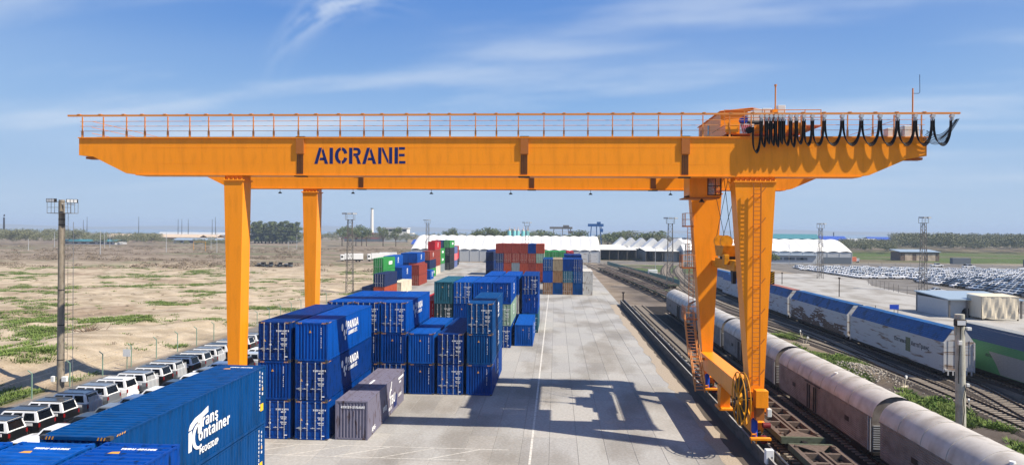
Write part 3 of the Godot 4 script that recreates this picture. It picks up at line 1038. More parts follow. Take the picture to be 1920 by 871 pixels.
	gpart(cr, "sill_beam", Geo.new().bbox(-23.9, 0.95, -66.7, -23.0, 1.6, -48.3, 0.03), M.orange)
	for z in [-50.6, -65.6]:
		var bg := gpart(cr, "bogie", Geo.new().box(13.75, 2.35, z - 1.1, 14.65, 3.15, z + 0.9).hexa2(13.95, 1.4, z - 1.9, 14.7, 2.35, z + 1.5), M.orange)
		for dz in [-1.3, 0.95]:
			gpart(bg, "wheel", Geo.new().cyl(Vector3(14.2, 1.42, z + dz), Vector3(14.5, 1.42, z + dz), 0.32, 0.32, 16), M.steel_dark)
		gpart(bg, "motor", Geo.new().cyl(Vector3(13.9, 1.25, z + 1.7), Vector3(13.9, 2.6, z + 1.7), 0.22, 0.22, 12).cyl(Vector3(13.9, 2.6, z + 1.7), Vector3(13.9, 2.7, z + 1.7), 0.16, 0.16, 12), M.motor_blue)
		gpart(bg, "gearbox", Geo.new().bbox(14.3, 1.0, z + 1.5, 14.75, 1.5, z + 2.0, 0.05), M.maroon)
		gpart(bg, "reducer", Geo.new().cyl(Vector3(14.5, 2.2, z + 1.6), Vector3(15.0, 2.2, z + 1.6), 0.2, 0.2, 12), M.maroon)
		gpart(bg, "bumper_plate", Geo.new().bbox(13.5, 1.3, z + 1.95, 14.9, 1.5, z + 2.25, 0.03), M.orange)
		gpart(bg, "step", Geo.new().box(13.65, 1.25, z + 1.8, 13.95, 1.3, z + 2.1).box(13.65, 1.65, z + 1.8, 13.95, 1.7, z + 2.1).box(13.65, 1.0, z + 1.8, 13.7, 1.8, z + 1.85).box(13.9, 1.0, z + 2.05, 13.95, 1.8, z + 2.1), M.orange)
	for z in [-48.9, -65.6]:
		var bg := gpart(cr, "bogie", Geo.new().box(-23.8, 0.5, z - 1.4, -23.1, 0.95, z + 1.2), M.orange)
		for dz in [-1.0, 0.8]:
			gpart(bg, "wheel", Geo.new().cyl(Vector3(-23.6, 0.42, z + dz), Vector3(-23.3, 0.42, z + dz), 0.33, 0.33, 14), M.steel_dark)
	var mid := gpart(cr, "cable_guide_support", Geo.new().hexa2(13.3, 1.55, -57.4, 14.1, 3.2, -56.2), M.orange)
	gpart(mid, "foot_plate", Geo.new().bbox(13.15, 1.36, -57.6, 14.3, 1.55, -56.0, 0.03), M.orange)
	# electrical boxes by the reel
	gpart(cr, "control_box", Geo.new().bbox(13.75, 3.6, -48.8, 14.6, 4.8, -48.1, 0.03), M.orange)
	gpart(cr, "cable_box", Geo.new().bbox(14.61, 2.95, -48.7, 14.9, 3.5, -48.3, 0.03), M.cabinet)
	gpart(cr, "box_bracket", Geo.new().box(13.85, 2.7, -48.84, 14.4, 3.59, -48.3), M.orange_dark)
	# cable reel
	var rc := Vector3(12.98, 4.05, -48.9)
	var reel := gpart(cr, "cable_reel", Geo.new().cyl(rc - Vector3(0.28, 0, 0), rc + Vector3(0.28, 0, 0), 0.42, 0.42, 20), M.spreader)
	gpart(reel, "axle", Geo.new().cyl(rc - Vector3(0.35, 0, 0), rc + Vector3(1.2, 0, 0), 0.12, 0.12, 12), M.steel_dark)
	var coil := Geo.new()
	for i in 40:
		var a := TAU * i / 40
		var b := TAU * (i + 1) / 40
		for r in [[0.75, 1.45]]:
			var p := func(t: float, q: float, dx: float) -> Vector3: return rc + Vector3(dx, sin(t) * q, cos(t) * q)
			coil.face([p.call(a, r[0], -0.1), p.call(b, r[0], -0.1), p.call(b, r[1], -0.1), p.call(a, r[1], -0.1)], Vector3.LEFT)
			coil.face([p.call(a, r[0], 0.1), p.call(b, r[0], 0.1), p.call(b, r[1], 0.1), p.call(a, r[1], 0.1)], Vector3.RIGHT)
			coil.face([p.call(a, r[1], -0.1), p.call(b, r[1], -0.1), p.call(b, r[1], 0.1), p.call(a, r[1], 0.1)], Vector3(0, sin(a), cos(a)))
	gpart(reel, "wound_cable", coil, M.rubber)
	for dx in [-0.17, 0.17]:
		var pts := []
		for i in 41:
			var a := TAU * i / 40
			pts.append(rc + Vector3(dx, sin(a) * 1.8, cos(a) * 1.8))
		gpart(reel, "rim", Geo.new().tube(pts, 0.04, 6), M.spreader)
		for i in 10:
			var a := TAU * (i + 0.3) / 10
			gpart(reel, "spoke", Geo.new().beam(rc + Vector3(dx * 1.3, sin(a) * 0.35, cos(a) * 0.35), rc + Vector3(dx, sin(a) * 1.8, cos(a) * 1.8), 0.05, 0.09, Vector3.RIGHT), M.spreader)
	gpart(reel, "reel_bracket", Geo.new().box(13.26, 3.4, -49.3, 13.44, 4.4, -48.9), M.orange)
	# platforms and stairs on the far right leg
	for p in [[11.9, 16.2, 12.75], [11.7, 12.35, 12.9], [11.95, 7.6, 13.15]]:
		var pf := gpart(cr, "platform", Geo.new().box(p[0], p[1] - 0.12, -66.1, p[2], p[1], -64.6), M.orange_dark)
		for q in [[p[0], -64.6], [p[2] - 0.1, -64.6], [p[0], -66.1], [p[0], -65.3]]:
			gpart(pf, "post", Geo.new().box(q[0], p[1], q[1], q[0] + 0.06, p[1] + 1.15, q[1] + 0.06), M.railing)
		for y in [0.55, 1.12]:
			gpart(pf, "guard_rail", Geo.new().box(p[0], p[1] + y, -64.6, p[2], p[1] + y + 0.05, -64.55).box(p[0], p[1] + y, -66.1, p[0] + 0.05, p[1] + y + 0.05, -64.55), M.railing)
	for s in [[12.3, 12.35, 16.2], [12.45, 7.45, 12.3]]:
		var l2 := gpart(cr, "access_ladder", Geo.new().box(s[0], s[1], -65.5, s[0] + 0.05, s[2], -65.45).box(s[0] + 0.4, s[1], -65.5, s[0] + 0.45, s[2], -65.45), M.railing)
		var y: float = s[1] + 0.2
		while y < s[2]:
			gpart(l2, "rung", Geo.new().box(s[0] + 0.05, y, -65.5, s[0] + 0.4, y + 0.035, -65.46), M.railing)
			y += 0.33
	for f in [[Vector3(12.35, 7.35, -64.5), Vector3(12.45, 4.5, -63.2)], [Vector3(12.55, 4.5, -63.0), Vector3(12.8, 1.6, -61.6)]]:
		var a: Vector3 = f[0]
		var b: Vector3 = f[1]
		var st := gpart(cr, "stair", Geo.new().beam(a + Vector3(-0.4, 0, 0), b + Vector3(-0.4, 0, 0), 0.06, 0.22).beam(a + Vector3(0.4, 0, 0), b + Vector3(0.4, 0, 0), 0.06, 0.22), M.railing)
		for i in 11:
			var p := a.lerp(b, (i + 0.5) / 11.0)
			gpart(st, "tread", Geo.new().cbox(p, Vector3(0.76, 0.04, 0.24)), M.railing)
		for sx in [-0.42, 0.42]:
			gpart(st, "stair_rail", Geo.new().beam(a + Vector3(sx, 1.0, 0), b + Vector3(sx, 1.0, 0), 0.05, 0.05).beam(b + Vector3(sx, 0, 0), b + Vector3(sx, 1.0, 0), 0.05, 0.05).beam(a.lerp(b, 0.5) + Vector3(sx, 0, 0), a.lerp(b, 0.5) + Vector3(sx, 1.0, 0), 0.05, 0.05).beam(a + Vector3(sx, 0, 0), a + Vector3(sx, 1.0, 0), 0.05, 0.05), M.railing)
	gpart(cr, "landing", Geo.new().box(12.0, 4.36, -63.25, 13.0, 4.46, -62.9).box(13.0, 4.1, -63.2, 13.45, 4.3, -63.0), M.orange_dark)
	# festoon cables
	var cx := [13.55, 14.09, 14.45, 14.74, 15.06, 15.35, 15.6, 16.07, 16.46, 16.96, 17.53, 18.32, 19.53, 20.8, 22.04, 23.2, 24.36, 25.51, 26.77]
	for i in cx.size():
		if i > 0:
			gpart(cr, "cable_carrier", Geo.new().cyl(Vector3(cx[i], 23.62, -48.72), Vector3(cx[i], 23.62, -48.44), 0.13, 0.13, 10).box(cx[i] - 0.1, 23.3, -48.66, cx[i] + 0.1, 23.5, -48.5), M.galv)
	for i in cx.size() - 1:
		var g := Geo.new()
		var top0 := 23.4 if i > 0 else 22.9
		for k in 5:
			var pts := []
			var sag := 1.62 + 0.05 * k + (0.25 if i == 0 else 0.12 * sin(i * 2.1) if i < 10 else 0.0)
			var x0: float = cx[i] + 0.06 * (1 if i > 0 else 0) + 0.012 * (k - 2)
			var x1: float = cx[i + 1] - 0.06 + 0.012 * (k - 2)
			for s in 17:
				var t := s / 16.0
				var wide := 1.0 + 0.5 * sin(PI * t) * clampf(1.2 - (x1 - x0), 0.0, 1.0)
				pts.append(Vector3((x0 + x1) / 2 - (x1 - x0) / 2 * cos(PI * t) * wide, lerpf(top0, 23.4, t) - sag * sin(PI * t) ** 0.85, -48.58 + 0.04 * (k - 2)))
			g.tube(pts, 0.026, 5)
		gpart(cr, "festoon_loop", g, M.rubber)
	var last := Geo.new()
	for k in 8:
		var pts := []
		for s in 13:
			var t := s / 12.0
			pts.append(Vector3(27.1 + 0.05 * sin(k) - t * (1.9 + 0.06 * k), 23.4 - (1.0 + 0.1 * k) * sin(minf(t * 1.35, 1.0) * PI / 2) - 0.25 * sin(t * PI) + t * 0.25, -48.58 + 0.05 * (k - 3)))
		last.tube(pts, 0.024, 5)
	gpart(cr, "cable_tail", last, M.rubber)
	# masts on the deck
	gpart(cr, "signal_mast", Geo.new().cyl(Vector3(15.26, 22.3, -49.3), Vector3(15.26, 25.85, -49.3), 0.055, 0.05, 8).cyl(Vector3(15.26, 25.85, -49.3), Vector3(15.26, 25.97, -49.3), 0.09, 0.09, 8), M.railing)
	gpart(cr, "signal_mast", Geo.new().cyl(Vector3(24.55, 22.3, -49.3), Vector3(24.55, 25.65, -49.3), 0.055, 0.05, 8), M.railing)
	gpart(cr, "antenna", Geo.new().tube([Vector3(24.55, 25.3, -49.3), Vector3(24.95, 25.3, -49.3), Vector3(25.02, 25.4, -49.3), Vector3(25.0, 26.6, -49.3)], 0.018, 5), M.steel_dark)
	gpart(cr, "deck_cabinet", Geo.new().bbox(23.0, 22.3, -50.2, 23.8, 22.95, -49.5, 0.02), M.cabinet)
	gpart(cr, "deck_cabinet", Geo.new().bbox(24.0, 22.3, -50.2, 25.1, 23.1, -49.5, 0.02), M.cabinet)
	# work lamps under the far girder
	for p in [524, 661, 808, 957, 1107, 1257]:
		var x := px_x(p, -65.3)
		gpart(cr, "work_lamp", Geo.new().cyl(Vector3(x, 19.1, -65.3), Vector3(x, 19.48, -65.3), 0.02, 0.02, 5).cyl(Vector3(x, 19.05, -65.3), Vector3(x, 19.2, -65.3), 0.2, 0.08, 12), M.steel_dark)
	build_trolley()

func build_trolley() -> void:
	var t := thing("crane_trolley", "orange crane trolley with machine house standing on the girders", "trolley", Vector3(14.5, 22.4, -57.5))
	for x in [-2.3, 2.3]:
		gpart(t, "frame_beam", Geo.new().box(x - 0.35, 0.1, -8.6, x + 0.35, 0.75, 8.4), M.orange)
	for z in [-8.0, -3.0, 2.6, 7.8]:
		gpart(t, "cross_beam", Geo.new().box(-1.95, 0.15, z - 0.3, 1.95, 0.7, z + 0.3), M.orange)
	for x in [-2.3, 2.3]:
		for z in [7.8, -7.9]:
			gpart(t, "wheel", Geo.new().cyl(Vector3(x - 0.15, 0.28, z), Vector3(x + 0.15, 0.28, z), 0.28, 0.28, 14), M.steel_dark)
			gpart(t, "bumper", Geo.new().box(x - 0.45, 0.2, z + (0.62 if z > 0 else -0.75), x + 0.45, 0.85, z + (0.75 if z > 0 else -0.62)), M.orange)
	for i in 6:
		gpart(t, "warning_stripe", Geo.new().prism(PackedVector2Array([Vector2(-1.55 + i * 0.13, 0.12), Vector2(-1.48 + i * 0.13, 0.12), Vector2(-1.62 + i * 0.13, 0.72), Vector2(-1.69 + i * 0.13, 0.72)]), 8.55, 8.565), M.red_paint)
	gpart(t, "buffer_plate", Geo.new().box(-1.75, 0.1, 8.42, -0.78, 0.76, 8.548), M.white_paint)
	gpart(t, "buffer", Geo.new().cyl(Vector3(-1.15, 0.32, 8.567), Vector3(-1.15, 0.32, 8.75), 0.24, 0.24, 14), M.rubber)
	# machine house
	var zf := 3.9
	var zb := -4.2
	var q := PackedVector2Array([Vector2(-2.0, 0.76), Vector2(2.6, 0.76), Vector2(2.6, 2.25), Vector2(0.3, 2.62), Vector2(-2.0, 2.4)])
	var h := gpart(t, "machine_house", Geo.new().prism(q, zb, zf), M.orange)
	gpart(h, "roof", Geo.new().beam(Vector3(-2.1, 2.43, -0.15), Vector3(0.3, 2.67, -0.15), 8.5, 0.05, Vector3.UP).beam(Vector3(0.3, 2.67, -0.15), Vector3(2.7, 2.28, -0.15), 8.5, 0.05), M.orange)
	gpart(h, "window", Geo.new().box(-2.02, 1.2, -0.6, -1.99, 2.0, 0.0), M.window)
	gpart(h, "door", Geo.new().box(-2.03, 0.8, -3.4, -1.99, 2.0, -2.6), M.orange_dark)
	gpart(t, "hoist_motor", Geo.new().cyl(Vector3(-1.15, 1.25, 6.9), Vector3(-1.15, 1.25, 7.4), 0.26, 0.26, 14), M.motor_blue)
	gpart(t, "rope_drum", Geo.new().cyl(Vector3(-0.8, 0.95, 7.0), Vector3(0.0, 0.95, 7.0), 0.28, 0.28, 14), M.steel_dark)
	for p in [[-0.7, 0.8, 6.2, -0.32, 1.95], [-0.28, 0.8, 6.2, 0.3, 2.15], [0.34, 0.8, 6.2, 1.0, 2.2], [1.04, 0.8, 6.2, 1.4, 2.1], [1.44, 1.5, 6.2, 1.98, 2.42], [2.4, 0.8, 6.2, 3.0, 1.6]]:
		gpart(t, "cabinet", Geo.new().bbox(p[0], p[1], p[2] - 0.5, p[3], p[4], p[2] + 0.4, 0.02), M.cabinet)
	gpart(t, "deck", Geo.new().box(-2.65, 0.755, 3.95, 4.2, 0.8, 7.6), M.orange_dark)
	for x in [-2.6, -1.2, 0.2, 1.6, 3.0, 4.1]:
		gpart(t, "railing_post", Geo.new().box(x, 0.8, 7.5, x + 0.05, 1.9, 7.55), M.railing)
	for y in [1.35, 1.88]:
		gpart(t, "handrail", Geo.new().box(-2.6, y, 7.5, 4.15, y + 0.05, 7.55), M.railing)
	gpart(t, "festoon_arm", Geo.new().box(0.4, 0.9, 8.2, 0.75, 1.75, 8.75).box(0.4, 1.2, 7.5, 0.75, 1.5, 8.2), M.orange)
	gpart(t, "cable_clamp", Geo.new().bbox(0.0, 0.35, 8.6, 0.45, 0.75, 8.95, 0.03), M.rubber)
	gpart(t, "stair_flight", Geo.new().beam(Vector3(-1.9, 0.85, 4.4), Vector3(-0.9, 1.4, 4.4), 0.5, 0.08), M.orange)
	# operator cabin hanging below
	var o := Vector3(9.9 - 14.5, 18.1 - 22.4, -52.0 + 57.5)
	var c := gpart(t, "operator_cabin", Geo.new().box(o.x, o.y + 0.1, o.z - 2.3, o.x + 1.3, o.y + 2.9, o.z).box(o.x, o.y + 0.1, o.z - 2.3, o.x + 2.3, o.y + 0.25, o.z - 0.02).box(o.x, o.y + 2.2, o.z - 2.3, o.x + 2.3, o.y + 2.9, o.z - 0.02).box(o.x + 1.3, o.y + 0.25, o.z - 2.3, o.x + 2.3, o.y + 2.2, o.z - 2.2), M.orange)
	gpart(c, "window_pane", Geo.new().box(o.x + 1.32, o.y + 0.26, o.z - 0.06, o.x + 2.28, o.y + 2.19, o.z - 0.05), glass())
	for y in [0.26, 0.9, 1.55, 2.12]:
		gpart(c, "window_bar", Geo.new().box(o.x + 1.3, o.y + y, o.z - 0.04, o.x + 2.3, o.y + y + 0.06, o.z), M.steel_dark)
	for x in [1.31, 1.85, 2.24]:
		gpart(c, "window_bar", Geo.new().box(o.x + x, o.y + 0.26, o.z + 0.002, o.x + x + 0.06, o.y + 2.18, o.z + 0.03), M.steel_dark)
	gpart(c, "operator_seat", Geo.new().bbox(o.x + 1.5, o.y + 0.5, o.z - 1.4, o.x + 2.0, o.y + 0.7, o.z - 0.8, 0.05).bbox(o.x + 1.5, o.y + 0.7, o.z - 1.5, o.x + 2.0, o.y + 1.5, o.z - 1.38, 0.05), M.amber)
	gpart(c, "floor_plate", Geo.new().box(o.x - 0.3, o.y, o.z - 2.5, o.x + 2.2, o.y + 0.09, o.z + 0.1), M.orange_dark)
	gpart(c, "lamp", Geo.new().cyl(Vector3(o.x + 1.0, o.y - 0.25, o.z - 0.5), Vector3(o.x + 1.0, o.y, o.z - 0.5), 0.22, 0.06, 10), M.steel_dark)
	gpart(c, "hanger", Geo.new().box(o.x + 0.2, o.y + 2.9, o.z - 2.1, o.x + 2.1, o.y + 4.45, o.z - 1.85), M.orange)
	gpart(c, "ladder", Geo.new().box(o.x + 2.36, o.y + 0.3, o.z - 0.6, o.x + 2.4, o.y + 4.2, o.z - 0.56).box(o.x + 2.36, o.y + 0.3, o.z - 0.2, o.x + 2.4, o.y + 4.2, o.z - 0.16), M.railing)
	# spreader
	var s := thing("container_spreader", "yellow container spreader hanging on ropes between the right crane legs", "spreader", Vector3(15.0, 12.2, -59.4))
	gpart(s, "main_beam", Geo.new().bbox(-0.75, 0.3, -3.4, 0.75, 1.15, 3.4, 0.04), M.spreader)
	for d in [-1, 1]:
		gpart(s, "telescopic_arm", Geo.new().box(-0.6, 0.35, minf(d * 3.4, d * 5.7), -0.2, 0.85, maxf(d * 3.4, d * 5.7)).box(0.2, 0.35, minf(d * 3.4, d * 5.7), 0.6, 0.85, maxf(d * 3.4, d * 5.7)), M.spreader)
		var eb := gpart(s, "end_beam", Geo.new().bbox(-1.25, 0.1, d * 5.85 - 0.2, 1.25, 0.8, d * 5.85 + 0.2, 0.04), M.spreader)
		for x in [-1.2, 1.2]:
			gpart(eb, "twistlock", Geo.new().cyl(Vector3(x, -0.12, d * 5.85), Vector3(x, 0.1, d * 5.85), 0.06, 0.09, 8), M.steel)
			gpart(eb, "guide_flap", Geo.new().box(x + (0.1 if x > 0 else -0.35), -0.5, d * 5.85 - 0.25, x + (0.35 if x > 0 else -0.1), 0.45, d * 5.85 + 0.25), M.steel_dark)
	for k in 5:
		gpart(s, "hazard_bar", Geo.new().prism(PackedVector2Array([Vector2(1.3, -0.45 + k * 0.18), Vector2(1.55, -0.3 + k * 0.18), Vector2(1.55, -0.22 + k * 0.18), Vector2(1.3, -0.37 + k * 0.18)]), 6.1, 6.12), M.yellow)
	gpart(s, "slewing_ring", Geo.new().cyl(Vector3(0, 1.15, 0), Vector3(0, 1.4, 0), 1.1, 1.1, 20), M.steel_dark)
	gpart(s, "head_block", Geo.new().hexa2(-1.2, 1.4, -1.6, 1.2, 2.3, 1.6), M.spreader)
	for p in [[-0.85, -1.1], [0.85, -1.1], [-0.85, 1.1], [0.85, 1.1]]:
		gpart(s, "sheave", Geo.new().cyl(Vector3(p[0], 2.65, p[1] - 0.14), Vector3(p[0], 2.65, p[1] + 0.14), 0.52, 0.52, 18), M.spreader)
		gpart(s, "rope", Geo.new().cyl(Vector3(p[0] * 0.55, 3.0, p[1]), Vector3(p[0] * 2.0, 10.2, p[1] * 2.2), 0.025, 0.025, 5), M.rubber)
		gpart(s, "rope", Geo.new().cyl(Vector3(p[0] * 1.4, 2.8, p[1]), Vector3(p[0] * -0.6, 10.2, p[1] * 2.2), 0.025, 0.025, 5), M.rubber)
	gpart(s, "cable_basket", Geo.new().bbox(-1.2, 0.75, 1.2, -0.8, 1.6, 1.9, 0.03), M.spreader)

func glass() -> StandardMaterial3D:
	if not M.has("pane"):
		var m := StandardMaterial3D.new()
		m.resource_name = "pane"
		m.albedo_color = Color(0.5, 0.55, 0.58, 0.25)
		m.transparency = BaseMaterial3D.TRANSPARENCY_ALPHA
		m.roughness = 0.05
		M.pane = m
	return M.pane

# ---------------------------------------------------------------- containers
const CH := 2.896
const CL := 12.192
const CW := 2.438

func corrugated(length: float, hgt: float, pitch: float, depth: float) -> Geo:   # in the xy plane, x from 0 to length, y from 0 to hgt, faces +z
	var g := Geo.new()
	var n := int(round(length / pitch))
	var p := length / n
	for i in n:
		var x := i * p
		var xs := [x, x + p * 0.3, x + p * 0.5, x + p * 0.8, x + p]
		var zs := [0.0, 0.0, -depth, -depth, 0.0]
		for k in 4:
			g.quad(Vector3(xs[k], 0, zs[k]), Vector3(xs[k + 1], 0, zs[k + 1]), Vector3(xs[k + 1], hgt, zs[k + 1]), Vector3(xs[k], hgt, zs[k]))
	return g

func container_shapes(l: float) -> Dictionary:
	var key := "box%.1f" % l
	if shapes.has(key):
		return shapes[key]
	var d := {}
	var hl := l / 2
	var hw := CW / 2
	var g := Geo.new()
	for x in [-1, 1]:
		for z in [-1, 1]:
			g.box(x * hw - (0.12 if x > 0 else 0.0), 0.11, z * hl - (0.14 if z > 0 else 0.0), x * hw + (0.12 if x < 0 else 0.0), CH - 0.12, z * hl + (0.14 if z < 0 else 0.0))
		g.box(x * hw - (0.06 if x > 0 else 0.0), CH - 0.085, -hl + 0.16, x * hw + (0.06 if x < 0 else 0.0), CH - 0.02, hl - 0.16)
		g.box(x * hw - (0.1 if x > 0 else 0.01), 0.03, -hl + 0.18, x * hw + (0.1 if x < 0 else 0.01), 0.17, hl - 0.18)
	for z in [-1, 1]:
		g.box(-hw + 0.12, CH - 0.13, z * hl - (0.1 if z > 0 else 0.0), hw - 0.12, CH - 0.015, z * hl + (0.1 if z < 0 else 0.0))
		g.box(-hw + 0.18, 0.03, z * hl - (0.12 if z > 0 else 0.0), hw - 0.18, 0.16, z * hl + (0.12 if z < 0 else 0.0))
	d.frame = g.mesh()
	d.castings = []
	var cg := Geo.new().box(-0.085, -0.06, -0.09, 0.085, 0.06, 0.09)
	d.casting = cg.mesh()
	var side := corrugated(l - 0.28, CH - 0.25, 0.278, 0.026)
	side.turned(Transform3D(Basis(Vector3.UP, PI / 2), Vector3(hw - 0.012, 0.168, hl - 0.14)))
	d.side = side.mesh()
	var roof := corrugated(l - 0.2, CW - 0.1, 0.36, 0.02)
	roof.turned(Transform3D(Basis(Vector3(0, 0, -1), Vector3(1, 0, 0), Vector3(0, -1, 0)), Vector3(0, 0, 0)))
	# turn into a roof: length along z, ribs across x, faces up
	var rg := Geo.new()
	var n := int((l - 0.2) / 0.3)
	var p := (l - 0.2) / n
	for i in n:
		var z := hl - 0.1 - i * p
		var zs := [z, z - p * 0.35, z - p * 0.5, z - p * 0.85, z - p]
		var ys := [CH - 0.025, CH - 0.025, CH - 0.065, CH - 0.065, CH - 0.025]
		for k in 4:
			rg.quad(Vector3(-hw + 0.05, ys[k], zs[k]), Vector3(hw - 0.05, ys[k], zs[k]), Vector3(hw - 0.05, ys[k + 1], zs[k + 1]), Vector3(-hw + 0.05, ys[k + 1], zs[k + 1]))
	rg.box(-hw + 0.06, 0.13, -hl + 0.2, hw - 0.06, 0.16, hl - 0.2)
	d.roof = rg.mesh()
	var fw := corrugated(CW - 0.24, CH - 0.28, 0.245, 0.07)
	fw.turned(Transform3D(Basis(), Vector3(-hw + 0.12, 0.155, hl - 0.02)))
	d.wall = fw.mesh()
	# one door leaf, hinged at the left; its twin is turned over by position
	var leaf := Geo.new()
	var w := hw - 0.13
	leaf.box(0.005, 0.165, hl - 0.09, w - 0.005, CH - 0.135, hl - 0.045)
	for r in [[0.24, 0.34], [0.66, 0.48], [1.22, 0.22], [1.5, 0.22], [1.8, 0.48], [2.36, 0.34]]:
		for c in [[0.07, w * 0.5 - 0.09], [w * 0.5 + 0.09, w - 0.07]]:
			var y0: float = r[0]
			var y1: float = r[0] + r[1]
			var o := 0.028
			var q := [Vector3(c[0], y0, hl - 0.045), Vector3(c[1], y0, hl - 0.045), Vector3(c[1], y1, hl - 0.045), Vector3(c[0], y1, hl - 0.045)]
			var b := [Vector3(c[0] + 0.04, y0 + 0.04, hl - 0.045 + o), Vector3(c[1] - 0.04, y0 + 0.04, hl - 0.045 + o), Vector3(c[1] - 0.04, y1 - 0.04, hl - 0.045 + o), Vector3(c[0] + 0.04, y1 - 0.04, hl - 0.045 + o)]
			leaf.quad(b[0], b[1], b[2], b[3])
			for i in 4:
				leaf.quad(q[i], q[(i + 1) % 4], b[(i + 1) % 4], b[i])
	d.leaf = leaf.mesh()
	var rod := Geo.new()
	rod.cyl(Vector3(0, 0.06, hl + 0.005), Vector3(0, CH - 0.06, hl + 0.005), 0.024, 0.024, 6)
	for y in [0.12, 0.75, 1.45, 2.15, CH - 0.14]:
		rod.box(-0.05, y - 0.03, hl - 0.04, 0.05, y + 0.03, hl + 0.012)
	rod.box(-0.34, 0.86, hl, 0.02, 0.895, hl + 0.04)
	rod.box(-0.22, 0.83, hl - 0.03, -0.16, 0.93, hl + 0.01)
	d.rod = rod.mesh()
	var hz := Geo.new()
	for s in [-1, 1]:
		for i in 4:
			var x: float = s * (hw - 0.27) + (i - 1.5) * 0.11
			hz.prism(PackedVector2Array([Vector2(x - 0.03, CH - 0.125), Vector2(x + 0.02, CH - 0.125), Vector2(x + 0.06, CH - 0.02), Vector2(x + 0.01, CH - 0.02)]), hl + 0.001, hl + 0.004)
	d.hazard = hz.mesh()
	var hs := Geo.new()
	for i in 4:
		var z: float = hl - 0.32 - i * 0.13
		hs.hexa([Vector3(hw + 0.001, CH - 0.085, z), Vector3(hw + 0.004, CH - 0.085, z), Vector3(hw + 0.004, CH - 0.085, z - 0.06), Vector3(hw + 0.001, CH - 0.085, z - 0.06),
			Vector3(hw + 0.001, CH - 0.02, z - 0.05), Vector3(hw + 0.004, CH - 0.02, z - 0.05), Vector3(hw + 0.004, CH - 0.02, z - 0.11), Vector3(hw + 0.001, CH - 0.02, z - 0.11)])
	d.hazard_side = hs.mesh()
	d.triangle = Geo.new().prism(PackedVector2Array([Vector2(-0.1, 0), Vector2(0.1, 0), Vector2(0, 0.19)]), hl - 0.015, hl - 0.008).mesh()
	d.plate = Geo.new().box(-0.1, 0, hl - 0.014, 0.1, 0.26, hl - 0.006).mesh()
	d.roundel = Geo.new().cyl(Vector3(0, 0, hl - 0.016), Vector3(0, 0, hl - 0.006), 0.085, 0.085, 12).mesh()
	shapes[key] = d
	return d

